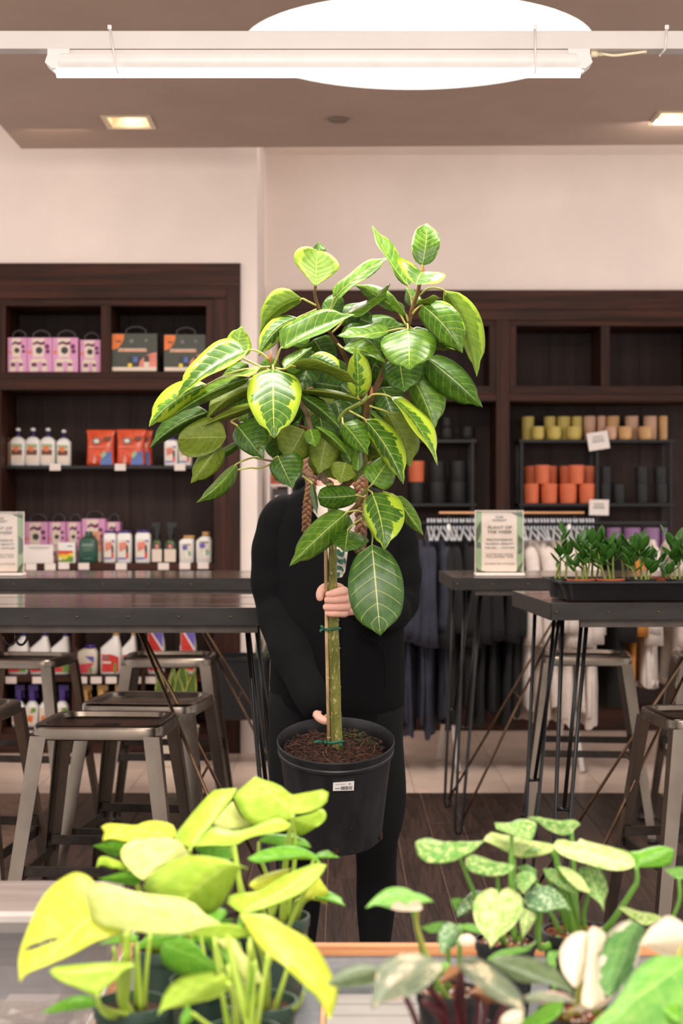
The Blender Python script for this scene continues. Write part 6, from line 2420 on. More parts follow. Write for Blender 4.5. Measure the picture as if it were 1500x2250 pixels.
Lf((856, 727, 3.60), (740, 738, 3.54), 8, 27, 'fic_mid', bow=(0, 3, 0), sa=-1, seed=15, pet=[(875, 723, 3.61), (893, 722, 3.62)])
Lf((752, 764, 3.62), (848, 798, 3.55), 27, 9, 'fic_mid', bow=(4, -8, -.01), sb=-1, seed=16, pet=[(742, 756, 3.65)])
Lf((762, 690, 3.65), (857, 623, 3.66), 15, 14, 'fic_mid', bow=(4, 6, 0), sb=-1, seed=17, pet=[(748, 712, 3.66), (727, 733, 3.66)])
Lf((732, 657, 3.63), (860, 564, 3.66), 25, 13, 'fic_edge', bow=(-4, -8, 0), sb=-1, seed=18, pet=[(727, 675, 3.64), (712, 698, 3.65)])
# ---- top left spray
lc('fic_undl', [(692, 629), (668, 602), (650, 580), (645, 566), (650, 551), (662, 543), (678, 541), (690, 547), (698, 551)], [(692, 629), (722, 610), (738, 597), (745, 588), (743, 577), (730, 562), (714, 553), (698, 551)], 3.62, 3.66, -.02, -.02, [(692, 629), (694, 600), (695, 575), (698, 551)])
Lf((703, 560, 3.685), (699, 531, 3.69), 13, 13, 'fic_dark', seed=191)
Lf((664, 656, 3.63), (571, 734, 3.66), 10, 34, 'fic_undl', bow=(-10, -14, 0), pf=PF_WIDE, seed=20, pet=[(676, 662, 3.63), (694, 671, 3.64)])
Lf((654, 698, 3.63), (567, 783, 3.60), 18, 26, 'fic_var', bow=(-8, -10, 0), seed=21, pet=[(672, 690, 3.64), (695, 680, 3.645)])
Lf((616, 766, 3.58), (778, 691, 3.54), 46, 10, 'fic_edge', bow=(4, -4, -.01), sa=1, sb=-1, pf=PF_WIDE, seed=22, pet=[(609, 785, 3.595), (600, 806, 3.60)])
Lf((720, 695, 3.68), (750, 640, 3.70), 22, 20, 'fic_dark', seed=23)
Lf((745, 700, 3.70), (810, 668, 3.72), 20, 26, 'fic_dark', seed=24)
Lf((790, 700, 3.70), (818, 712, 3.70), 22, 18, 'fic_dark', seed=25)
# ---- left spray
Lf((545, 769, 3.57), (386, 878, 3.50), 14, 46, 'fic_var', bow=(-6, -10, -.01), pf=PF_WIDE, sa=-1, seed=26, pet=[(560, 770, 3.575), (576, 777, 3.585), (590, 790, 3.595)])
Lf((455, 845, 3.56), (327, 938, 3.53), 22, 34, 'fic_var2', bow=(-14, -6, 0), seed=27, pet=[(520, 815, 3.58), (585, 808, 3.60)])
Lf((549, 829, 3.57), (380, 914, 3.56), 10, 24, 'fic_mid', bow=(-4, -8, 0), seed=28, pet=[(575, 818, 3.59), (592, 812, 3.60)])
Lf((516, 778, 3.63), (531, 716, 3.66), 27, 29, 'fic_undl', seed=29, pf=PF_WIDE, pet=[(560, 800, 3.63), (590, 812, 3.61)])
Lf((572, 807, 3.58), (470, 836, 3.54), 6, 9, 'fic_var2', seed=30, sa=-1, pet=[(592, 806, 3.60)])
Lf((600, 810, 3.56), (602, 963, 3.45), 57, 53, 'fic_var', bow=(0, 4, -.02), pf=PF_WIDE, seed=31, pet=[(599, 803, 3.59)], W=57)
Lf((624, 812, 3.60), (686, 763, 3.63), 20, 22, 'fic_mid', seed=32, pf=PF_WIDE, pet=[(604, 808, 3.60)])
Lf((688, 772, 3.66), (657, 862, 3.64), 34, 42, 'fic_dark', seed=33, pf=PF_WIDE)
Lf((641, 803, 3.57), (790, 848, 3.48), 9, 8, 'fic_und', bow=(6, -10, 0), sa=-1, seed=34, pet=[(628, 810, 3.59), (606, 812, 3.60)])
Lf((679, 785, 3.58), (751, 820, 3.52), 22, 9, 'fic_var', bow=(2, -4, 0), seed=35)
Lf((610, 792, 3.64), (560, 830, 3.66), 22, 18, 'fic_mid', seed=36)
Lf((545, 800, 3.66), (478, 850, 3.66), 20, 20, 'fic_mid', seed=361)
Lf((560, 850, 3.64), (452, 926, 3.60), 14, 32, u, bow=(-10, -10, 0), pf=PF_WIDE, seed=37)
Lf((572, 889, 3.60), (444, 937, 3.54), 7, 15, u, bow=(0, -4, 0), seed=38)
Lf((520, 934, 3.58), (579, 1008, 3.54), 46, 26, 'fic_dark', bow=(0, 0, -.01), pf=PF_WIDE, seed=39, pet=[(508, 925, 3.60), (530, 915, 3.63)])
lc(u, [(497, 961), (490, 934), (472, 920), (452, 916), (430, 926), (408, 939), (395, 952), (391, 963)], [(497, 961), (484, 981), (462, 996), (434, 1004), (412, 1004), (397, 994), (391, 978), (391, 963)], 3.58, 3.55, .0, .015, [(497, 961), (450, 961), (391, 963)])
Lf((484, 975, 3.60), (419, 1062, 3.59), 26, 24, u, seed=41)
Lf((458, 905, 3.60), (329, 985, 3.58), 14, 30, 'fic_dark', bow=(-8, -8, 0), seed=42)
Lf((528, 972, 3.63), (466, 1010, 3.63), 9, 10, 'fic_dark', seed=43)
Lf((520, 1019, 3.63), (431, 1105, 3.58), 20, 14, 'fic_mid', bow=(4, 4, -.01), pf=PF_LANCE, seed=44, pet=[(540, 1010, 3.64), (560, 1005, 3.65), (580, 1010, 3.66)], petm='petiole')
Lf((598, 954, 3.57), (562, 986, 3.53), 8, 7, u, seed=45)
Lf((562, 905, 3.66), (540, 926, 3.67), 8, 8, 'fic_dark', seed=46)
# twisted bare petiole
MB().tube([p - FO for p in curve([at(523, 1032, 3.62), at(550, 1028, 3.63), at(568, 1029, 3.63), at(590, 1022, 3.65), at(605, 1014, 3.66)], 4)], .0022, 7).build('petiole', 'petiole', ficus)
# ---- centre
Lf((786, 873, 3.585), (781, 763, 3.54), 22, 28, 'fic_var2', bow=(2, 0, -.02), seed=47, pet=[(793, 884, 3.60)])
Lf((663, 872, 3.57), (748, 944, 3.50), 20, 13, 'fic_dark', bow=(2, -6, 0), seed=48)
Lf((662, 857, 3.56), (798, 882, 3.51), 9, 9, u, bow=(4, -6, 0), seed=49)
Lf((753, 930, 3.60), (808, 1000, 3.54), 30, 24, 'fic_edge', bow=(2, -2, 0), pf=PF_WIDE, seed=50, pet=[(752, 918, 3.62)])
Lf((801, 921, 3.56), (886, 1064, 3.48), 36, 19, 'fic_var', bow=(8, -4, -.01), seed=51, pet=[(785, 912, 3.58), (768, 903, 3.61)])
Lf((858, 872, 3.58), (961, 1023, 3.53), 32, 9, 'fic_var2', bow=(10, -8, -.01), sb=-1, seed=52, pet=[(838, 866, 3.585), (818, 867, 3.595), (808, 875, 3.60)])
Lf((850, 905, 3.64), (900, 1028, 3.63), 38, 22, u, bow=(6, 0, 0), seed=53, pet=[(830, 898, 3.63), (812, 892, 3.62)])
Lf((817, 1064, 3.60), (862, 998, 3.63), 30, 34, 'fic_mid', seed=54, pf=PF_WIDE, pet=[(807, 1075, 3.63)])
Lf((785, 1088, 3.58), (697, 1092, 3.54), 24, 24, 'fic_dark', bow=(0, 2, 0), pf=prof_ovate(.5, .42, .03), seed=55, pet=[(797, 1092, 3.61), (803, 1088, 3.64)])
Lf((763, 1125, 3.58), (636, 1244, 3.52), 30, 30, 'fic_mid', bow=(-2, -2, 0), seed=56, pet=[(785, 1122, 3.60), (802, 1128, 3.64)])
Lf((764, 1128, 3.62), (722, 1172, 3.60), 26, 8, 'fic_dark', seed=57)
Lf((817, 1082, 3.57), (844, 1209, 3.50), 50, 30, 'fic_var', bow=(6, 2, -.02), pf=PF_WIDE, seed=58, pet=[(808, 1076, 3.62)])
Lf((868, 1090, 3.62), (930, 1177, 3.60), 18, 16, 'fic_mid', seed=59, pet=[(840, 1080, 3.63)])
Lf((764, 1164, 3.60), (757, 1213, 3.55), 44, 38, 'fic_dark', pf=PF_WIDE, seed=60, bow=(0, 0, -.01), W=46, pet=[(775, 1152, 3.63), (795, 1140, 3.66)])
Lf((817, 1196, 3.55), (835, 1397, 3.50), 56, 56, 'fic_clean', bow=(0, 0, -.012), pf=prof_ovate(.62, .66, .07), seed=61, W=59, pet=[(818, 1178, 3.56), (812, 1160, 3.60), (800, 1152, 3.64), (796, 1130, 3.66)], petm='stem_green')
Lf((684, 1060, 3.63), (697, 1131, 3.61), 6, 8, 'fic_dark', seed=62, pf=PF_LANCE, pet=[(664, 1046, 3.65)])
Lf((759, 1016, 3.62), (746, 1062, 3.60), 28, 26, u, seed=63, pf=PF_WIDE)
Lf((692, 937, 3.60), (767, 1003, 3.55), 11, 10, 'fic_mid', seed=64, bow=(4, -4, 0))
Lf((787, 1037, 3.63), (738, 960, 3.64), 16, 16, 'fic_mid', seed=65)
Lf((786, 1036, 3.61), (790, 975, 3.61), 14, 10, 'fic_mid', seed=66)
Lf((682, 942, 3.59), (693, 982, 3.56), 18, 18, 'fic_mid', seed=67, pf=PF_WIDE)
Lf((668, 944, 3.63), (628, 1016, 3.62), 40, 46, u, pf=PF_WIDE, seed=68, W=50)
Lf((718, 955, 3.63), (700, 1042, 3.63), 32, 30, u, seed=69)
Lf((610, 1003, 3.58), (643, 1073, 3.55), 42, 26, 'fic_dark', pf=PF_WIDE, seed=70, pet=[(600, 1010, 3.62)])
Lf((640, 1010, 3.64), (620, 1050, 3.65), 30, 26, u, seed=71)
Lf((812, 905, 3.60), (872, 958, 3.58), 9, 7, 'fic_mid', seed=72)
# ---- inner leaves that fill the crown
r_ = random.Random(21)
for (x, y, ang, ln, k) in ((690, 745, 60, 80, 'fic_dark'), (640, 870, 120, 90, 'fic_dark'), (730, 830, 40, 100, 'fic_dark'), (760, 870, 100, 90, 'fic_dark'), (700, 900, 80, 90, 'fic_dark'), (820, 800, 30, 95, 'fic_dark'),
                           (840, 850, 70, 90, 'fic_dark'), (800, 940, 50, 80, 'fic_mid'), (600, 880, 150, 90, 'fic_mid'), (720, 940, 110, 90, 'fic_und'), (700, 985, 60, 80, 'fic_und'), (660, 930, 200, 80, 'fic_dark'),
                           (760, 760, -30, 80, 'fic_dark'), (800, 730, -10, 90, 'fic_dark'), (730, 980, 20, 80, 'fic_und'), (620, 940, 100, 80, 'fic_dark'), (850, 900, 95, 90, 'fic_dark'), (560, 860, 170, 80, 'fic_mid'), (770, 990, 80, 70, 'fic_und'),
                           (640, 760, -60, 70, 'fic_mid'), (690, 840, 10, 90, 'fic_dark'), (780, 840, 140, 80, 'fic_dark'), (860, 760, 160, 80, 'fic_dark'), (700, 800, 70, 95, 'fic_dark'), (745, 790, 100, 95, 'fic_dark'), (770, 900, 60, 90, 'fic_und'), (705, 860, 95, 95, 'fic_und'), (740, 880, 80, 95, 'fic_dark'), (790, 860, 100, 90, 'fic_und'), (690, 930, 85, 90, 'fic_und'), (730, 910, 95, 90, 'fic_und'), (770, 950, 100, 80, 'fic_und'), (810, 900, 85, 95, 'fic_dark'), (660, 860, 60, 95, 'fic_dark'), (835, 940, 110, 80, 'fic_und')):
    a = R(ang)
    d0 = r_.uniform(3.68, 3.74)
    Lf((x, y, d0), (x + math.cos(a) * ln, y + math.sin(a) * ln, d0 + r_.uniform(-.03, .05)), r_.uniform(28, 38), r_.uniform(26, 36), k, seed=int(x + y), pf=PF_WIDE)


# ================================================================== FRONT DISPLAY TABLE
ZZ0 = .722
dt = thing('display_table', 'low zinc topped display table with orange plywood edging in front of the camera', 'table', (0, 1.6, 0))
def dbox(name, m, x0, x1, y0, y1, z0, z1, r=.001, par=None):
    return MB().box(x0, x1, y0 - 1.6, y1 - 1.6, z0, z1, r=r).build(name, m, par or dt, smooth=False)
dbox('top', 'zinc', -1.0, 1.3, .95, 2.148, ZZ0 - .012, ZZ0)
dbox('edging', 'ply', -.276, 1.3, 2.1485, 2.166, ZZ0 - .05, .735, .002)
dbox('edging', 'ply', -.302, -.2765, .95, 2.166, ZZ0 + .0005, .735, .002)
dbox('apron', 'ply', -1.0, 1.3, .952, .97, ZZ0 - .10, ZZ0 - .0125)
for x in (-.95, 1.25):
    for y in (1.0, 2.09):
        dbox('leg', 'ply', x - .03, x + .03, y - .03, y + .03, 0, ZZ0 - .0125, .004)
# pale slatted mat
mt = thing('slatted_mat', 'pale grey slatted mat lying on the zinc table top between the two plant groups', 'mat', (.062, 1.62, ZZ0))
x0, x1 = at(716, 0, 1.9).x - .062, at(992, 0, 1.9).x - .062
k = 0
y = 1.955
while y > 1.25:
    MB().box(x0, x1, y - .0385 - 1.62, y - 1.62, 0.0005, .007, r=.0016).build('slat', 'pale_slat', mt, smooth=False)
    y -= .043
MB().box(x0 - .006, x0 - .0005, 1.25 - 1.62, 1.96 - 1.62, .0004, .010, r=.001).build('side_strip', 'ply', mt, smooth=False)
MB().box(x1 + .0005, x1 + .006, 1.25 - 1.62, 1.96 - 1.62, .0004, .010, r=.001).build('side_strip', 'ply', mt, smooth=False)
cb = MB()
for i in range(46):
    xx = x0 + (x1 - x0) * (i + .3) / 46
    cb.box(xx, xx + (x1 - x0) / 46 * .45, 1.957 - 1.62, 1.966 - 1.62, .0004, .014)
tag(cb.build('comb_edge', 'trayblack', mt, smooth=False), kind='stuff')
# glass-topped case at left
gc = thing('display_case', 'glass topped grey case at the left end of the display table holding paper and wrap', 'display case', (-.62, 1.6, ZZ0))
def cbox(name, m, xa, xb, ya, yb, za, zb, r=.001):
    return MB().box(xa + .62, xb + .62, ya - 1.6, yb - 1.6, za - ZZ0, zb - ZZ0, r=r).build(name, m, gc, smooth=False)
cbox('floor_liner', 'grey_liner', -.98, -.306, .97, 2.09, ZZ0 + .0005, ZZ0 + .005)
cbox('back_rail', 'greywood', -.98, -.306, 2.082, 2.168, ZZ0 + .0055, .798)
cbox('back_rail', 'greywood', -.98, -.306, 2.1685, 2.252, ZZ0 + .0055, .799)
cbox('white_edge', 'rail_white', -.98, -.306, 2.058, 2.0815, .776, .7985)
cbox('side_wall', 'greywood', -.98, -.95, .97, 2.0575, ZZ0 + .0055, .784)
cbox('glass_lid', 'glass_top', -.949, -.2635, .98, 2.0575, .785, .790, .0004)
cbox('lid_edge', 'acrylic_edge', -.2632, -.2620, .98, 2.0575, .785, .7903, .0002)
cbox('side_pane', 'glass_top', -.312, -.307, .98, 2.0575, ZZ0 + .0055, .7845, .0004)
pp = thing('paper_sheet', 'blank pale sheet of paper under the glass lid of the case', 'paper', (at(130, 0, 1.95).x, 1.90, ZZ0 + .0056))
MB().box(-.062, .062, -.055, .055, 0, .0008).build('sheet', 'paper', pp, smooth=False)
pn = thing('newsprint_sheet', 'printed paper sheet with small grey lines under the glass lid near the orange edging', 'paper', (at(150, 0, 1.72).x, 1.66, ZZ0 + .0056), R(-6))
MB().box(-.06, .06, -.09, .09, 0, .0008).build('sheet', 'paper', pn, smooth=False)
q = MB()
for i in range(14):
    for j in range(3):
        q.box(-.052 + j * .036, -.052 + j * .036 + .028, -.08 + i * .0118, -.08 + i * .0118 + .004, .0009, .0012)
q.build('printed_lines', 'text_light', pn, smooth=False)
ce = thing('cellophane_wrap', 'crumpled clear cellophane wrap under the glass lid at the picture edge', 'wrap', (at(35, 0, 1.8).x, 1.78, ZZ0 + .0058))
vs, fs = [], []
n = 14
for i in range(n + 1):
    for j in range(n + 1):
        x, y = -.10 + .20 * i / n, -.13 + .26 * j / n
        e = min(i, n - i, j, n - j) / (n / 2)
        vs.append(V((x + .02 * y, y, .003 + .032 * e * (.6 + .8 * mnoise.noise(V((x * 22, y * 22, 1)))) + .012 * abs(mnoise.noise(V((x * 60, y * 60, 4)))))))
for i in range(n):
    for j in range(n):
        a = i * (n + 1) + j
        fs.append((a, a + n + 1, a + n + 2, a + 1))
MB().add(vs, fs).build('film', 'cello', ce, smooth=False)
og = thing('orange_tool', 'rounded orange handle lying under the glass lid', 'tool', (at(165, 0, 2.0).x, 2.02, ZZ0 + .0056), R(14))
MB().tube([(-.03, 0, .008), (-.01, 0, .009), (.03, 0, .0085)], [.006, .0082, .0075], 10).build('handle', 'peach', og)

# ================================================================== FOREGROUND PLANTS
def fpot(name, px, d, label, cat, group, m, soil, r=.039, h=.095):
    x = at(px, 0, d).x
    sz = .95 if soil == 'soil_bark' else .90
    t = thing(name, label, cat, (x, d, ZZ0 + (.0076 if -.06 < x - .062 < .08 and d < 1.9 and 'pink' in name or 'small' in label else .0005)), 0, group)
    MB().lathe([(r * .70, 0), (r * .74, .002), (r * .95, h * .86), (r * .99, h * .87), (r, h * .985), (r * .99, h), (r * .94, h), (r * .93, h * .9), (r * .88, h * .7)], 30, cap1=False).build('pot', m, t, angle=45)
    sv, sf = [], []
    for i in range(7):
        for j in range(24):
            a = 2 * PI * j / 24
            q = r * .915 * i / 6
            p = V((q * math.cos(a), q * math.sin(a), h * sz))
            p.z += .003 * mnoise.noise(V((p.x * 160 + px, p.y * 160, 1)))
            sv.append(p)
    for i in range(6):
        for j in range(24):
            j2 = (j + 1) % 24
            sf.append((i * 24 + j, (i + 1) * 24 + j, (i + 1) * 24 + j2, i * 24 + j2))
    MB().add(sv, sf).build('soil', soil, t)
    if soil == 'soil_bark':
        rr = random.Random(px)
        pe = MB()
        for k in range(26):
            a, q = rr.uniform(0, 6.28), rr.uniform(0, .8) * r
            pe.ball((q * math.cos(a), q * math.sin(a), h * sz + .002), rr.uniform(.001, .0022), n=6)
        tag(pe.build('perlite', 'perlite', t), kind='stuff')
        ch = MB()
        for k in range(60):
            a, q = rr.uniform(0, 6.28), rr.uniform(0, .85) * r
            ch.ball((q * math.cos(a), q * math.sin(a), h * sz + .001), rr.uniform(.0015, .0035), rr.uniform(.0015, .003), .0016, n=5)
        tag(ch.build('bark_chips', 'soil_bark', t, smooth=False), kind='stuff')
    t['soil_z'] = h * sz
    return t


def fl_(root, kind, und, b, t, av, bv, ad=.02, bd=.02, droop=(0, 0, 0), fold=0., base=None, mids=(), petm='petiole_lime', pr=.0022, heart=True, wave=.004, seed=0, top=True, pf=PF_WIDE, lobe=1., nopet=False):
    o = V(root.location)
    P0, P1 = at(*b), at(*t)
    s = (b[2] + t[2]) / 2 / F
    sA = V((av[0] * s, ad, -av[1] * s))
    sB = V((bv[0] * s, bd, -bv[1] * s))
    dr = V((droop[0] * s, droop[2], -droop[1] * s))
    if heart:
        mb = heart_blade(P0, P1 - P0, sA, sB, dr, fold, EYE, top, 6, .0008, wave, seed, lobe)
    else:
        mb = blade(P0, P1, sA, sB, dr, pf, 4, 14, .0008, 0., wave, EYE, top, seed)
    lf = mb.shift(-o).build('leaf', [kind, und], root)
    if not nopet:
        bp = V((base[0], base[1], root['soil_z'] - .003)) if base else V((0, 0, root['soil_z'] - .003))
        pts = [P0 - o + V((0, .0015, -.0005))] + [at(*p) - o for p in mids] + [bp]
        c = curve(pts, 6)
        k = len(c)
        MB().tube(c, [pr * (.8 + .7 * i / (k - 1)) for i in range(k)], 8).build('petiole', petm, lf)
    return lf


def cl(root, kind, und, left, right, d0, d1, ad=.015, bd=.015, mid=None, joint=None, base=None, mids=(), petm='petiole_lime', pr=.0022, arch=0., top=True, nopet=False, hole=None, nu=4, nv=14):
    o = V(root.location)
    lf = contour_blade(left, right, mid, d0, d1, ad, bd, nu, nv, .0009, top, arch, hole).shift(-o).build('leaf', [kind, und], root)
    if not nopet:
        j = joint or (left[0][0], left[0][1], d0)
        bp = V((base[0], base[1], root['soil_z'] - .003)) if base else V((0, 0, root['soil_z'] - .003))
        c = curve([at(*j) - o + V((0, .001, 0))] + [at(*p) - o for p in mids] + [bp], 6)
        k = len(c)
        MB().tube(c, [pr * (.8 + .7 * i / (k - 1)) for i in range(k)], 8).build('petiole', petm, lf)
    return lf


GN = 'lime philodendrons in green pots'
N1 = fpot('potted_philodendron', 612, 1.985, 'lime philodendron at the table back, its top leaf overlapping the ficus pot', 'plant', GN, 'green_plastic', 'soil')
N2 = fpot('potted_philodendron', 600, 1.90, 'lime philodendron just before the rearmost one, long leaf pointing to the leggings', 'plant', GN, 'green_plastic', 'soil')
N3 = fpot('potted_philodendron', 572, 1.64, 'lime philodendron beside the slatted mat with a big yellow leaf drooping over it', 'plant', GN, 'green_plastic', 'soil')
N4 = fpot('potted_philodendron', 532, 1.545, 'lime philodendron in the frontmost green pot, light green oval leaf in front', 'plant', GN, 'green_plastic', 'soil')
N5 = fpot('potted_philodendron', 366, 1.82, 'lime philodendron in a small green pot inside the plywood corner, pale cream leaf on top', 'plant', GN, 'green_plastic', 'soil')
N6 = fpot('potted_philodendron', 288, 1.635, 'lime philodendron beside the plywood edging with a split yellow leaf over the glass case', 'plant', GN, 'green_plastic', 'soil')
N7 = fpot('potted_philodendron', 452, 1.905, 'lime philodendron at the back with a leaf pointing up beside the bronze table brace', 'plant', GN, 'green_plastic', 'soil')
N8 = fpot('potted_philodendron', 452, 1.715, 'lime philodendron in the middle of the group with a broad lime green leaf', 'plant', GN, 'green_plastic', 'soil')
f = fl_
# N1
cl(N1, 'neon', 'neon_g', [(644, 1788), (636, 1803), (595, 1806), (553, 1813), (529, 1789), (515, 1757), (513, 1746), (535, 1727), (561, 1705)], [(644, 1788), (681, 1784), (708, 1772), (719, 1757), (717, 1732), (681, 1748), (647, 1750), (612, 1724), (577, 1713), (561, 1705)], 1.92, 1.97, .0, -.02, [(644, 1788), (612, 1757), (587, 1735), (561, 1705)], base=(.005, 0), mids=((633, 1850, 1.94), (624, 1930, 1.97)), pr=.003)
cl(N1, 'neon', 'neon_g', [(645, 1797), (687, 1786), (706, 1776), (717, 1789), (713, 1803), (697, 1816)], [(645, 1797), (640, 1815), (650, 1833), (664, 1835), (681, 1826), (697, 1816)], 1.98, 1.97, .0, .01, base=(.01, .01), mids=((648, 1880, 1.99),))
f(N1, 'neon_g', 'neon_g', (640, 1852, 2.0), (684, 1862, 1.99), (0, -14), (0, 22), seed=3, base=(-.01, .01))
cl(N1, 'neon_g', 'neon_g', [(568, 1850), (580, 1836), (605, 1832), (650, 1838), (672, 1852), (682, 1862)], [(568, 1850), (600, 1856), (640, 1862), (664, 1858), (682, 1862)], 2.0, 1.98, .01, .0, base=(-.01, .01), mids=((570, 1880, 2.0), (590, 1940, 2.0)))
cl(N1, 'neon_y', 'neon', [(660, 1974), (681, 1949), (697, 1924), (706, 1937), (721, 1958)], [(660, 1974), (680, 1977), (700, 1980), (717, 1988), (714, 1972), (721, 1958)], 1.95, 1.93, .01, .0, base=(.015, 0), mids=((648, 1985, 1.96),))
f(N1, 'neon_g', 'neon_g', (692, 1970, 1.94), (758, 1990, 1.90), (6, -10), (-6, 8), seed=5, heart=False, base=(.02, 0), mids=((665, 1985, 1.96),), pf=PF_LANCE)
f(N1, 'neon_g', 'neon_g', (690, 1885, 1.95), (745, 1884, 1.93), (0, -8), (0, 10), seed=51, heart=False, base=(.02, .01), mids=((672, 1940, 1.96),), pf=PF_LANCE)
# N2
cl(N2, 'neon', 'neon_y', [(532, 2008), (498, 1985), (497, 1972), (520, 1962), (567, 1956), (620, 1925), (668, 1904), (703, 1895), (718, 1900)], [(532, 2008), (567, 2000), (607, 1987), (647, 1971), (681, 1949), (705, 1923), (718, 1900)], 1.83, 1.88, .02, -.005, base=(-.01, 0), mids=((548, 2040, 1.87),), pr=.003)
cl(N2, 'neon_y', 'neon_y', [(548, 1945), (552, 1936), (572, 1924), (609, 1912), (642, 1907)], [(548, 1945), (562, 1957), (592, 1946), (625, 1925), (642, 1907)], 1.87, 1.90, .01, .0, joint=(560, 1950, 1.875), base=(0, .01), mids=((575, 1990, 1.89),))
cl(N2, 'neon_g', 'neon', [(700, 1893), (697, 1882), (681, 1871), (657, 1860), (625, 1857), (593, 1863), (567, 1872), (543, 1886)], [(700, 1893), (673, 1880), (647, 1882), (607, 1888), (567, 1895), (543, 1886)], 1.88, 1.87, .02, -.01, base=(.01, .005), mids=((690, 1915, 1.89), (655, 1990, 1.90)))
cl(N2, 'neon', 'neon_g', [(428, 1859), (452, 1824), (468, 1812), (508, 1824), (553, 1816), (599, 1792), (620, 1796), (640, 1812)], [(428, 1859), (470, 1857), (514, 1857), (540, 1843), (567, 1835), (609, 1828), (634, 1820), (640, 1812)], 1.86, 1.90, .04, -.01, joint=(514, 1855, 1.868), base=(-.015, 0), mids=((522, 1910, 1.87), (534, 1980, 1.88)), pr=.003)
cl(N2, 'neon_g', 'neon_g', [(508, 1862), (480, 1858), (445, 1860), (427, 1863)], [(508, 1862), (516, 1884), (490, 1890), (455, 1886), (427, 1863)], 1.95, 1.93, .0, .0, base=(-.02, .01))
f(N2, 'neon_g', 'neon_g', (560, 2010, 1.9), (520, 2040, 1.88), (10, 16), (-16, -16), seed=91, base=(-.02, 0))
# N7
cl(N7, 'neon', 'neon_c', [(418, 1864), (395, 1851), (382, 1836), (396, 1819), (420, 1789), (441, 1765), (460, 1744), (471, 1736), (500, 1733), (521, 1731)], [(418, 1864), (431, 1856), (447, 1832), (468, 1808), (497, 1771), (511, 1752), (521, 1731)], 1.87, 1.93, .015, .0, base=(0, 0), mids=((418, 1900, 1.88),), pr=.003)
cl(N7, 'neon_c', 'neon_c', [(468, 1810), (480, 1795), (497, 1774), (511, 1760)], [(468, 1810), (500, 1822), (540, 1818), (552, 1812), (530, 1795), (511, 1760)], 1.95, 1.98, .0, .0, base=(.01, .01), joint=(480, 1815, 1.955))
cl(N7, 'neon_y', 'neon', [(386, 1838), (385, 1820), (373, 1809), (344, 1803), (320, 1805), (301, 1813), (280, 1812), (240, 1809), (223, 1816)], [(386, 1838), (371, 1843), (320, 1850), (277, 1849), (245, 1842), (221, 1849), (232, 1833), (223, 1816)], 1.87, 1.84, .02, -.012, base=(-.01, 0), mids=((402, 1880, 1.88),))
cl(N7, 'neon_g', 'neon_g', [(280, 1868), (276, 1852), (255, 1846), (230, 1852), (205, 1859)], [(280, 1868), (270, 1882), (245, 1880), (222, 1868), (205, 1859)], 1.90, 1.88, .0, .01, base=(-.02, 0), mids=((330, 1900, 1.9),))
# N5
cl(N5, 'neon_c', 'neon_c', [(400, 1852), (375, 1841), (340, 1840), (300, 1844), (272, 1857), (264, 1880), (280, 1905), (300, 1925), (313, 1933)], [(400, 1852), (413, 1872), (410, 1886), (388, 1894), (356, 1906), (330, 1925), (313, 1933)], 1.80, 1.74, .03, .02, base=(0, .01), joint=(396, 1858, 1.80), mids=((384, 1900, 1.80),), pr=.003)
cl(N5, 'neon', 'neon', [(280, 1912), (276, 1898), (256, 1890), (234, 1882), (218, 1884), (212, 1905)], [(280, 1912), (262, 1911), (246, 1902), (232, 1890), (220, 1891), (212, 1905)], 1.79, 1.76, .01, .0, base=(-.01, 0), mids=((300, 1940, 1.8),))
cl(N5, 'neon_g', 'neon_g', [(312, 1924), (290, 1914), (262, 1918), (235, 1926), (216, 1931)], [(312, 1924), (305, 1942), (280, 1944), (250, 1940), (216, 1931)], 1.78, 1.76, .0, .01, base=(-.015, 0), mids=((330, 1960, 1.79),))
f(N5, 'neon_g', 'neon_g', (398, 2060, 1.80), (300, 2075, 1.76), (0, 12), (-4, -14), heart=False, seed=161, base=(.01, 0))
# N8
cl(N8, 'neon', 'neon_g', [(408, 1974), (360, 1972), (318, 1962), (316, 1940), (344, 1913), (368, 1897), (400, 1883), (433, 1879), (473, 1884), (508, 1893), (543, 1908)], [(408, 1974), (440, 2006), (463, 2009), (481, 1997), (495, 1976), (511, 1947), (521, 1920), (530, 1906), (543, 1908)], 1.65, 1.63, .04, .02, [(408, 1974), (440, 1945), (475, 1918), (510, 1898), (543, 1908)], base=(-.01, 0), mids=((412, 2040, 1.68), (418, 2100, 1.70)), pr=.003)
cl(N8, 'neon_g', 'neon_g', [(358, 2070), (400, 2060), (436, 2080), (448, 2097), (473, 2117), (495, 2134)], [(358, 2070), (351, 2090), (357, 2117), (377, 2133), (402, 2144), (467, 2138), (495, 2134)], 1.67, 1.63, .0, .01, base=(0, .01), joint=(372, 2080, 1.67), mids=((400, 2120, 1.70),))
f(N8, 'neon_g', 'neon_g', (470, 2030, 1.72), (380, 2065, 1.70), (14, 22), (-14, -22), seed=181, base=(.01, .01))
f(N8, 'neon_g', 'neon_g', (480, 2080, 1.74), (520, 2150, 1.72), (40, -6), (-30, 6), seed=182, base=(.02, .01))
cl(N8, 'neon_g', 'neon_g', [(300, 2085), (330, 2062), (400, 2052), (470, 2040), (520, 2046)], [(300, 2085), (350, 2080), (420, 2074), (480, 2062), (520, 2046)], 1.70, 1.72, .0, .0, joint=(410, 2066, 1.71), base=(.0, .012))
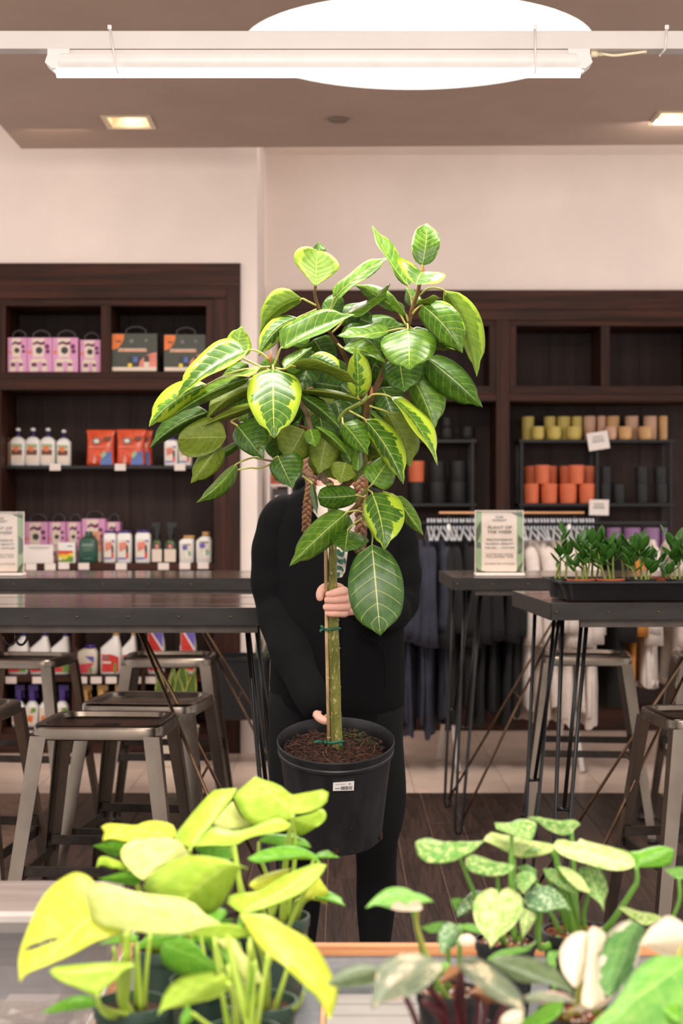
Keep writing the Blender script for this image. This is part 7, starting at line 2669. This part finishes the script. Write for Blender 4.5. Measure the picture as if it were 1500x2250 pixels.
# N6
cl(N6, 'neon_y', 'neon_y', [(225, 1995), (205, 1936), (175, 1917), (150, 1922), (112, 1948), (85, 1985), (65, 2030), (48, 2075), (40, 2112), (43, 2158)], [(225, 1995), (268, 2044), (210, 2068), (160, 2095), (105, 2120), (60, 2138), (43, 2158)], 1.565, 1.53, .03, -.01, base=(-.008, 0), joint=(262, 2046, 1.555), mids=((282, 2120, 1.60),), pr=.003, hole=(92, 2074, -.34, 42, 5.5), nu=16, nv=48)
cl(N6, 'neon_c', 'neon', [(281, 2047), (235, 2037), (200, 2030), (180, 1995), (184, 1958), (205, 1938), (240, 1944), (300, 1960), (360, 1968), (415, 1977), (450, 2010), (482, 2028)], [(281, 2047), (310, 2048), (333, 2053), (387, 2054), (412, 2050), (447, 2037), (482, 2028)], 1.53, 1.50, .05, -.005, [(281, 2047), (305, 2030), (360, 2022), (420, 2020), (482, 2028)], base=(.0, -.008), mids=((277, 2110, 1.55), (268, 2190, 1.59)), pr=.0042)
cl(N6, 'neon', 'neon_g', [(109, 2132), (122, 2124), (187, 2117), (232, 2114), (286, 2112), (297, 2124)], [(109, 2132), (120, 2148), (144, 2161), (173, 2172), (205, 2187), (214, 2191), (236, 2166), (256, 2151), (272, 2131), (297, 2124)], 1.50, 1.52, .03, -.01, base=(.004, -.008), joint=(213, 2186, 1.50), mids=((226, 2215, 1.52),), pr=.0022)
cl(N6, 'neon_g', 'neon', [(213, 2210), (208, 2194), (190, 2187), (163, 2188), (128, 2202), (91, 2225)], [(213, 2210), (187, 2217), (149, 2221), (115, 2226), (91, 2225)], 1.55, 1.52, .01, .0, base=(-.01, -.01), mids=((236, 2232, 1.56),))
f(N6, 'neon_g', 'neon_g', (300, 2070, 1.62), (215, 2075, 1.58), (0, 10), (0, -10), heart=False, seed=23, base=(.01, 0))
# N3
cl(N3, 'neon_y', 'neon', [(526, 2009), (564, 2009), (593, 2012), (631, 2037), (676, 2061), (705, 2096), (729, 2139), (735, 2163), (745, 2173), (735, 2215), (724, 2243)], [(526, 2009), (537, 2029), (551, 2053), (572, 2083), (601, 2107), (633, 2128), (657, 2152), (681, 2173), (700, 2189), (711, 2216), (724, 2243)], 1.58, 1.51, .03, .0, base=(.005, 0), joint=(560, 2060, 1.575), mids=((585, 2130, 1.61),), pr=.003, arch=.02)
cl(N3, 'neon_c', 'neon_y', [(450, 2018), (484, 2027), (513, 2059), (532, 2091), (556, 2117), (577, 2149), (578, 2160)], [(450, 2018), (463, 2053), (487, 2080), (508, 2096), (524, 2133), (545, 2160), (578, 2160)], 1.64, 1.60, .01, .0, base=(-.01, 0), joint=(500, 2080, 1.625), mids=((528, 2150, 1.63),))
f(N3, 'neon_g', 'neon_g', (668, 2180, 1.6), (690, 2168, 1.6), (4, -14), (0, 12), heart=False, seed=27, base=(.025, 0), mids=((655, 2210, 1.61),), pr=.0015)
for rt, pts in ((N3, ((548, 2120, .006, .012), (604, 2135, -.006, .01), (640, 2160, .014, -.004))), (N4, ((470, 2120, -.012, .004), (548, 2130, .004, .012), (590, 2150, .012, .0), (500, 2180, .0, -.01))), (N6, ((330, 2110, .012, .006), (300, 2130, .004, .012), (250, 2140, -.01, .01))), (N8, ((440, 2110, .006, -.008), (470, 2100, .012, .004), (415, 2090, -.006, -.01))), (N5, ((385, 2010, .006, .0), (350, 2000, -.008, .004)))):
    for px_, py_, bx_, by_ in pts:
        dd_ = rt.location.y
        e_ = at(px_, py_ - 60, dd_ - .01) - V(rt.location)
        b_ = V((bx_, by_, rt['soil_z'] - .002))
        MB().tube(curve([b_, b_.lerp(e_, .5) + V((0, -.004, 0)), e_], 5), [.0030, .0029, .0028, .0026, .0025, .0024, .0023, .0022, .0021, .0020, .0019], 8).build('stem', 'petiole_lime', rt)
# N4
cl(N4, 'neon', 'neon_g', [(474, 2151), (472, 2137), (441, 2138), (420, 2142), (400, 2147), (380, 2160), (363, 2180), (355, 2202), (347, 2232)], [(474, 2151), (484, 2143), (500, 2141), (511, 2150), (511, 2166), (495, 2181), (468, 2195), (433, 2203), (396, 2213), (361, 2217), (347, 2232)], 1.49, 1.46, .0, .02, base=(-.006, 0), joint=(500, 2160, 1.492), mids=((516, 2200, 1.51),), pr=.003)
cl(N4, 'neon', 'neon', [(392, 2052), (440, 2036), (500, 2030), (545, 2040), (560, 2052)], [(392, 2052), (430, 2056), (480, 2062), (530, 2060), (560, 2052)], 1.56, 1.58, .0, .0, joint=(500, 2056, 1.572), base=(.01, 0), mids=((512, 2120, 1.565),), pr=.003)
f(N4, 'neon_g', 'neon_g', (420, 2225, 1.50), (395, 2262, 1.48), (18, 10), (-14, -4), heart=False, seed=30, base=(-.01, 0))
f(N4, 'neon_g', 'neon_g', (560, 2110, 1.54), (545, 2200, 1.53), (8, 0), (-8, 0), heart=False, seed=301, base=(.008, .0), pf=PF_LANCE)

GR = 'marbled philodendrons in black pots'
RA = fpot('potted_philodendron', 1110, 1.867, 'marbled philodendron in a small black pot with a bright heart leaf in front', 'plant', GR, 'black_plastic', 'soil_bark', .036, .09)
RB_ = fpot('potted_philodendron', 1272, 1.925, 'marbled philodendron in the larger black pot with long pale leaves held over the dark floor', 'plant', GR, 'black_plastic', 'soil_bark', .046, .092)
RF = fpot('potted_philodendron', 985, 1.67, 'small philodendron with white-patched leaves rising at the plywood edging', 'plant', None, 'black_plastic', 'soil_bark', .034, .09)
RD = fpot('potted_pink_philodendron', 1002, 1.455, 'grey green philodendron with pink and cream patches and burgundy stems', 'plant', None, 'black_plastic', 'soil', .038, .09)
RC_ = fpot('potted_variegated_philodendron', 1262, 1.62, 'philodendron with cream white leaves and one half green leaf in front', 'plant', None, 'black_plastic', 'soil_bark', .040, .09)
RE = fpot('potted_green_philodendron', 1446, 1.50, 'philodendron with one huge bright green leaf at the picture corner', 'plant', None, 'black_plastic', 'soil_bark', .040, .09)
pg = 'petiole_green'
# RA
cl(RA, 'marble', 'marble', [(1064, 1847), (1027, 1849), (1008, 1848), (1004, 1851), (987, 1851), (960, 1846), (939, 1841), (922, 1844), (913, 1850)], [(1064, 1847), (1051, 1859), (1035, 1873), (1008, 1886), (987, 1894), (960, 1896), (936, 1893), (920, 1881), (915, 1866), (913, 1850)], 1.86, 1.83, .03, -.02, joint=(1010, 1884, 1.84), base=(-.01, 0), mids=((1030, 1935, 1.86), (1062, 2010, 1.87)), petm=pg)
cl(RA, 'marble', 'marble', [(1132, 1903), (1116, 1919), (1091, 1925), (1062, 1923), (1035, 1915), (1024, 1902), (1025, 1884)], [(1132, 1903), (1112, 1896), (1087, 1893), (1058, 1882), (1038, 1877), (1025, 1884)], 1.85, 1.83, -.01, .02, joint=(1092, 1922, 1.845), base=(.0, .005), mids=((1096, 1970, 1.86),), petm=pg)
cl(RA, 'marble_l', 'marble', [(1095, 1968), (1092, 1955), (1077, 1951), (1056, 1961), (1041, 1979), (1039, 2003), (1045, 2030), (1059, 2051), (1072, 2067), (1077, 2084)], [(1095, 1968), (1104, 1953), (1119, 1950), (1135, 1960), (1148, 1974), (1149, 1993), (1140, 2017), (1121, 2041), (1096, 2060), (1077, 2084)], 1.80, 1.77, .015, .015, [(1095, 1968), (1092, 2000), (1084, 2045), (1077, 2084)], base=(0, -.008), mids=((1098, 2010, 1.815), (1096, 2046, 1.83)), petm=pg, pr=.003)
f(RA, 'marble_d', 'marble', (1050, 1986, 1.86), (1000, 2016, 1.84), (10, 18), (-10, -18), seed=34, base=(-.01, 0), petm=pg)
cl(RA, 'plain_g', 'marble', [(1037, 1980), (1012, 1973), (990, 1976), (1002, 2002)], [(1037, 1980), (1020, 1986), (1006, 1986), (1002, 2002)], 1.88, 1.86, .0, .0, base=(-.012, 0), petm=pg)
cl(RA, 'marble', 'marble', [(1087, 1807), (1118, 1808), (1135, 1801), (1160, 1800), (1178, 1807), (1178, 1822), (1167, 1846)], [(1087, 1807), (1091, 1820), (1112, 1828), (1145, 1841), (1167, 1846)], 1.87, 1.85, .02, -.01, joint=(1122, 1812, 1.868), base=(.012, .004), mids=((1124, 1850, 1.87), (1122, 1940, 1.87)), petm=pg)
cl(RA, 'marble', 'marble', [(1129, 1937), (1135, 1921), (1153, 1914), (1175, 1918), (1177, 1931), (1164, 1948), (1148, 1964)], [(1129, 1937), (1134, 1954), (1148, 1964)], 1.86, 1.84, .0, .01, base=(.01, .01), petm=pg)
f(RA, 'marble_l', 'marble', (1160, 2000, 1.84), (1148, 2062, 1.82), (26, 4), (-10, 0), heart=False, seed=38, base=(.015, -.005), petm=pg)
f(RA, 'plain_g', 'marble', (1130, 1880, 1.88), (1190, 1868, 1.88), (0, -10), (0, 10), heart=False, seed=381, base=(.01, .01), petm=pg)
# RB
cl(RB_, 'marble', 'marble', [(1275, 1811), (1260, 1801), (1231, 1803), (1202, 1799), (1178, 1794), (1159, 1796)], [(1275, 1811), (1262, 1821), (1258, 1830), (1240, 1835), (1219, 1830), (1198, 1820), (1182, 1806), (1159, 1796)], 1.92, 1.89, .01, .0, joint=(1256, 1826, 1.915), base=(.0, .01), mids=((1258, 1870, 1.92),), petm=pg)
cl(RB_, 'marble_l', 'marble', [(1218, 1868), (1211, 1854), (1169, 1847), (1136, 1839), (1099, 1832), (1083, 1828), (1072, 1831), (1062, 1846)], [(1218, 1868), (1194, 1878), (1145, 1884), (1112, 1870), (1087, 1857), (1062, 1846)], 1.90, 1.87, .02, -.01, joint=(1212, 1872, 1.898), base=(-.012, 0), mids=((1222, 1900, 1.905), (1232, 1970, 1.91)), petm=pg)
cl(RB_, 'marble_l', 'marble', [(1213, 1857), (1223, 1845), (1244, 1845), (1266, 1854), (1268, 1841), (1293, 1849), (1335, 1859), (1376, 1870), (1391, 1882), (1395, 1903)], [(1213, 1857), (1227, 1874), (1252, 1886), (1293, 1899), (1331, 1910), (1368, 1912), (1395, 1903)], 1.88, 1.84, .02, -.01, joint=(1222, 1868, 1.88), base=(-.005, -.006), mids=((1226, 1900, 1.885), (1246, 1970, 1.90)), petm=pg, pr=.003)
cl(RB_, 'neon_g', 'marble_l', [(1398, 1906), (1384, 1885), (1384, 1870), (1400, 1870), (1430, 1861), (1459, 1859), (1480, 1866)], [(1398, 1906), (1430, 1906), (1455, 1905), (1471, 1901), (1479, 1885), (1480, 1866)], 1.88, 1.88, .02, .0, base=(.02, 0), mids=((1399, 1935, 1.885), (1388, 1958, 1.89), (1340, 2030, 1.91)), petm=pg, pr=.003)
cl(RB_, 'marble_d', 'marble_l', [(1183, 1946), (1161, 1955), (1151, 1971), (1153, 1987), (1169, 1999), (1193, 2005), (1220, 1999), (1239, 1993), (1253, 2000)], [(1183, 1946), (1207, 1947), (1228, 1961), (1241, 1977), (1253, 2000)], 1.86, 1.83, .0, .01, [(1183, 1946), (1195, 1970), (1222, 1985), (1253, 2000)], base=(-.025, -.01), mids=((1186, 1990, 1.875), (1184, 2080, 1.89)), petm=pg, pr=.0034)
cl(RB_, 'marble', 'marble_l', [(1292, 1905), (1272, 1907), (1270, 1931), (1284, 1958), (1305, 1974), (1319, 1987), (1326, 2003)], [(1292, 1905), (1313, 1907), (1327, 1921), (1333, 1942), (1335, 1961), (1327, 1978), (1326, 2003)], 1.88, 1.85, .01, .015, base=(.008, 0), mids=((1296, 1950, 1.89), (1282, 2010, 1.91)), petm=pg)
cl(RB_, 'marble_l', 'marble', [(1227, 1903), (1249, 1907), (1271, 1921), (1287, 1942), (1296, 1962)], [(1227, 1903), (1231, 1915), (1249, 1937), (1273, 1957), (1296, 1962)], 1.88, 1.85, .0, .0, base=(.0, 0), mids=((1262, 1990, 1.9),), petm=pg)
cl(RB_, 'marble', 'marble_l', [(1196, 1910), (1212, 1908), (1240, 1922), (1258, 1946), (1262, 1965)], [(1196, 1910), (1198, 1926), (1220, 1944), (1245, 1958), (1262, 1965)], 1.90, 1.88, .0, .0, base=(-.01, .01), petm=pg)
f(RB_, 'plain_g', 'marble', (1172, 1930, 1.92), (1140, 1908, 1.90), (0, 20), (0, -18), seed=47, base=(-.02, .005), petm=pg)
cl(RB_, 'marble_l', 'marble', [(1452, 2014), (1433, 2007), (1401, 2002), (1376, 1993), (1360, 1995)], [(1452, 2014), (1444, 2022), (1417, 2033), (1393, 2019), (1377, 2009), (1360, 1995)], 1.86, 1.84, .0, .0, base=(.025, -.005), joint=(1400, 2010, 1.85), mids=((1362, 2036, 1.89),), petm=pg)
cl(RB_, 'plain_g', 'marble', [(1530, 1915), (1500, 1905), (1479, 1906), (1461, 1911)], [(1530, 1915), (1510, 1928), (1487, 1930), (1470, 1920), (1461, 1911)], 1.82, 1.82, .0, .0, joint=(1492, 1926, 1.82), base=(.03, -.01), mids=((1489, 1990, 1.83), (1440, 2060, 1.87)), petm=pg)
# RF
cl(RF, 'plain_g', 'creamleaf', [(953, 1981), (928, 1965), (912, 1962), (896, 1953), (875, 1949), (853, 1951), (835, 1961), (816, 1979), (803, 1994)], [(953, 1981), (930, 1984), (915, 1994), (893, 1998), (861, 1997), (827, 1988), (803, 1994)], 1.65, 1.63, .03, .0, joint=(905, 1990, 1.645), base=(-.01, 0), mids=((916, 2040, 1.66), (930, 2100, 1.67)), petm=pg)
cl(RF, 'creamleaf', 'creamleaf', [(927, 1992), (920, 1979), (905, 1981), (893, 1990), (880, 1980), (866, 1984), (858, 1996)], [(927, 1992), (924, 2000), (893, 2002), (870, 2000), (858, 1996)], 1.628, 1.622, .0, .0, joint=(918, 1992, 1.632), base=(-.004, 0), mids=((920, 2050, 1.655),), petm='petiole')
cl(RF, 'marble_d', 'marble', [(1012, 2036), (990, 2027), (972, 2029), (962, 2050), (963, 2075), (972, 2100)], [(1012, 2036), (1016, 2045), (1008, 2062), (1003, 2078), (985, 2086), (972, 2100)], 1.66, 1.63, .01, .01, base=(.01, 0), petm=pg)
cl(RF, 'plain_g', 'marble', [(1012, 2034), (976, 2026), (950, 2029), (924, 2038)], [(1012, 2034), (968, 2045), (945, 2049), (924, 2038)], 1.67, 1.66, .0, .0, joint=(985, 2036, 1.668), base=(0, .008), petm=pg)
cl(RF, 'plain_g', 'marble', [(1010, 2032), (1028, 2030), (1046, 2034), (1060, 2052)], [(1010, 2032), (1020, 2044), (1040, 2048), (1060, 2052)], 1.67, 1.66, .0, .0, base=(.012, .006), petm=pg)
cl(RF, 'creamleaf', 'creamleaf', [(1008, 2066), (1010, 2058), (1026, 2052), (1040, 2058), (1044, 2070)], [(1008, 2066), (1013, 2078), (1030, 2079), (1044, 2070)], 1.625, 1.62, .006, .0, base=(.015, -.005), petm=pg)
f(RF, 'plain_g', 'marble', (952, 2148, 1.63), (996, 2128, 1.60), (-6, -18), (6, 16), heart=False, seed=56, base=(.0, -.015), petm=pg)
# RD
pw = 'petiole_wine'
cl(RD, 'pp', 'pp_under', [(960, 2112), (920, 2094), (885, 2094), (861, 2102), (840, 2115), (827, 2134), (824, 2163), (816, 2200), (817, 2219)], [(960, 2112), (976, 2123), (960, 2142), (941, 2166), (915, 2182), (893, 2190), (864, 2198), (838, 2205), (817, 2219)], 1.40, 1.36, .02, .0, [(960, 2112), (905, 2145), (855, 2180), (817, 2219)], joint=(952, 2118, 1.398), base=(-.012, 0), mids=((948, 2175, 1.415), (975, 2224, 1.44)), petm=pw, pr=.0032)
cl(RD, 'pp_pink', 'pp_under', [(890, 2160), (872, 2170), (848, 2188), (836, 2204)], [(890, 2160), (893, 2188), (866, 2198), (836, 2204)], 1.368, 1.350, .0, .0, nopet=True)
cl(RD, 'pp_dark', 'pp_under', [(835, 2128), (808, 2118), (773, 2121), (741, 2137), (718, 2163)], [(835, 2128), (824, 2160), (773, 2169), (744, 2169), (718, 2163)], 1.42, 1.40, .02, .0, base=(-.02, 0), joint=(826, 2140, 1.42), mids=((890, 2190, 1.43),), petm=pw)
cl(RD, 'pp', 'pp_under', [(1008, 2114), (1018, 2105), (1037, 2101), (1055, 2108), (1079, 2120), (1102, 2139), (1125, 2160), (1144, 2185), (1153, 2227)], [(1008, 2114), (1009, 2129), (1027, 2148), (1051, 2169), (1074, 2190), (1107, 2206), (1130, 2216), (1153, 2227)], 1.40, 1.37, .02, .0, base=(.004, 0), joint=(1014, 2128, 1.40), mids=((1006, 2170, 1.42), (1004, 2224, 1.445)), petm=pw, pr=.003)
cl(RD, 'pp_pink', 'pp_under', [(1006, 2118), (1012, 2106), (1032, 2102), (1056, 2112)], [(1006, 2118), (1018, 2120), (1036, 2122), (1056, 2112)], 1.388, 1.384, .0, .0, nopet=True)
f(RD, 'pp_under', 'pp_under', (1016, 2134, 1.43), (964, 2162, 1.43), (12, 20), (-4, -8), heart=False, seed=63, base=(.01, .01), petm=pw)
f(RD, 'pp_under', 'pp_under', (1038, 2180, 1.42), (1100, 2206, 1.40), (4, -14), (-12, 22), heart=False, seed=64, base=(.012, 0), mids=((1050, 2220, 1.43),), petm=pw)
cl(RD, 'pp_dark', 'pp_under', [(1075, 2112), (1095, 2100), (1130, 2099), (1165, 2103), (1195, 2113), (1220, 2128), (1240, 2150), (1264, 2188)], [(1075, 2112), (1100, 2134), (1130, 2156), (1165, 2162), (1210, 2164), (1264, 2188)], 1.46, 1.43, .03, .0, base=(.02, .005), joint=(1092, 2126, 1.458), mids=((1072, 2180, 1.46),), petm=pw)
cl(RD, 'pp_pink', 'pp_under', [(1150, 2190), (1180, 2177), (1220, 2179), (1249, 2187), (1268, 2204)], [(1150, 2190), (1160, 2204), (1207, 2202), (1240, 2200), (1268, 2204)], 1.42, 1.40, .01, .0, base=(.022, 0), mids=((1100, 2224, 1.43),), petm=pw)
MB().tube([p - V(RD.location) for p in curve([at(930, 2200, 1.42), at(960, 2222, 1.43), at(985, 2262, 1.45)], 5)], [.003, .0034, .0036, .0038, .004, .0042, .0042, .0044, .0046, .0048, .005], 8).build('stem', 'petiole_wine', RD)
# RC
cl(RC_, 'creamleaf', 'creamleaf', [(1291, 2049), (1271, 2046), (1249, 2057), (1236, 2073), (1229, 2092), (1231, 2121), (1241, 2145), (1262, 2171)], [(1291, 2049), (1297, 2075), (1293, 2110), (1284, 2145), (1274, 2160), (1262, 2171)], 1.57, 1.53, .01, .01, joint=(1288, 2056, 1.57), base=(0, 0), mids=((1284, 2120, 1.58), (1270, 2190, 1.60)), petm='petiole', pr=.003)
cl(RC_, 'creamleaf', 'creamleaf', [(1292, 2046), (1290, 2100), (1284, 2150), (1276, 2203), (1300, 2216)], [(1292, 2046), (1297, 2036), (1308, 2034), (1321, 2043), (1332, 2057), (1321, 2078), (1311, 2102), (1308, 2134), (1313, 2165), (1330, 2190), (1300, 2216)], 1.565, 1.52, .0, .015, nopet=True)
cl(RC_, 'halfmoon', 'marble', [(1400, 2028), (1385, 2022), (1367, 2025), (1348, 2038), (1329, 2062), (1316, 2091), (1309, 2123), (1311, 2158), (1321, 2177), (1338, 2190)], [(1400, 2028), (1419, 2041), (1412, 2060), (1407, 2086), (1396, 2123), (1380, 2150), (1364, 2177), (1338, 2190)], 1.58, 1.54, .0, .02, base=(.02, 0), joint=(1396, 2044, 1.58), mids=((1352, 2120, 1.6),), petm=pg)
cl(RC_, 'creamleaf', 'creamleaf', [(1252, 2222), (1276, 2206), (1310, 2200), (1348, 2190)], [(1252, 2222), (1290, 2222), (1324, 2214), (1348, 2190)], 1.55, 1.52, .0, .0, base=(-.01, -.01), petm='petiole')
cl(RC_, 'neon_g', 'neon_g', [(1236, 2196), (1205, 2200), (1180, 2222), (1150, 2240), (1128, 2252)], [(1236, 2196), (1230, 2226), (1200, 2250), (1160, 2262), (1128, 2252)], 1.54, 1.50, .0, .0, base=(-.015, 0), petm=pg)
f(RC_, 'plain_g', 'marble', (1218, 2112, 1.62), (1232, 2086, 1.62), (12, 0), (-12, 0), seed=72, base=(-.02, .01), petm=pg)
cl(RC_, 'plain_g', 'marble', [(1070, 2108), (1092, 2092), (1130, 2082), (1166, 2078), (1178, 2068)], [(1070, 2108), (1085, 2112), (1120, 2100), (1160, 2090), (1178, 2068)], 1.66, 1.67, .0, .0, nopet=True)
# RE
cl(RE, 'plain_g', 'marble', [(1510, 2100), (1468, 2101), (1439, 2099), (1415, 2115), (1393, 2134), (1367, 2177), (1335, 2217), (1308, 2241), (1285, 2278)], [(1510, 2100), (1560, 2150), (1540, 2220), (1480, 2280), (1400, 2310), (1285, 2278)], 1.49, 1.40, .03, .0, base=(.01, 0), mids=((1480, 2170, 1.49),), petm=pg, pr=.003, arch=.015)
cl(RE, 'creamleaf', 'creamleaf', [(1530, 2050), (1500, 2028), (1468, 2011), (1444, 2025), (1425, 2041), (1408, 2074)], [(1530, 2050), (1520, 2112), (1487, 2110), (1455, 2099), (1431, 2086), (1408, 2074)], 1.54, 1.51, .02, .01, base=(.015, .01), mids=((1490, 2100, 1.53),), petm='petiole')
cl(RD, 'creamleaf', 'creamleaf', [(1150, 2226), (1136, 2218), (1116, 2222), (1098, 2240), (1092, 2258)], [(1150, 2226), (1146, 2246), (1122, 2260), (1092, 2258)], 1.44, 1.43, .01, .0, nopet=True)
f(RE, 'neon_g', 'neon_g', (1440, 2205, 1.44), (1500, 2250, 1.42), (30, -30), (-30, 30), seed=78, base=(.01, -.01), petm=pg)
# white and teal plant tag stuck in front
tg = thing('plant_tag', 'white and teal plant label lying behind the burgundy stems', 'label', (at(994, 0, 1.585).x, 1.575, ZZ0 + .0078), R(4))
mtg = Matrix.Rotation(R(-38), 4, 'X')
MB().box(-.032, .032, -.001, .001, 0, .052).xf(mtg).build('tag_card', 'paper', tg, smooth=False)
MB().box(-.031, .031, -.0022, -.0012, .002, .020).xf(mtg).build('tag_print', 'teal', tg, smooth=False)
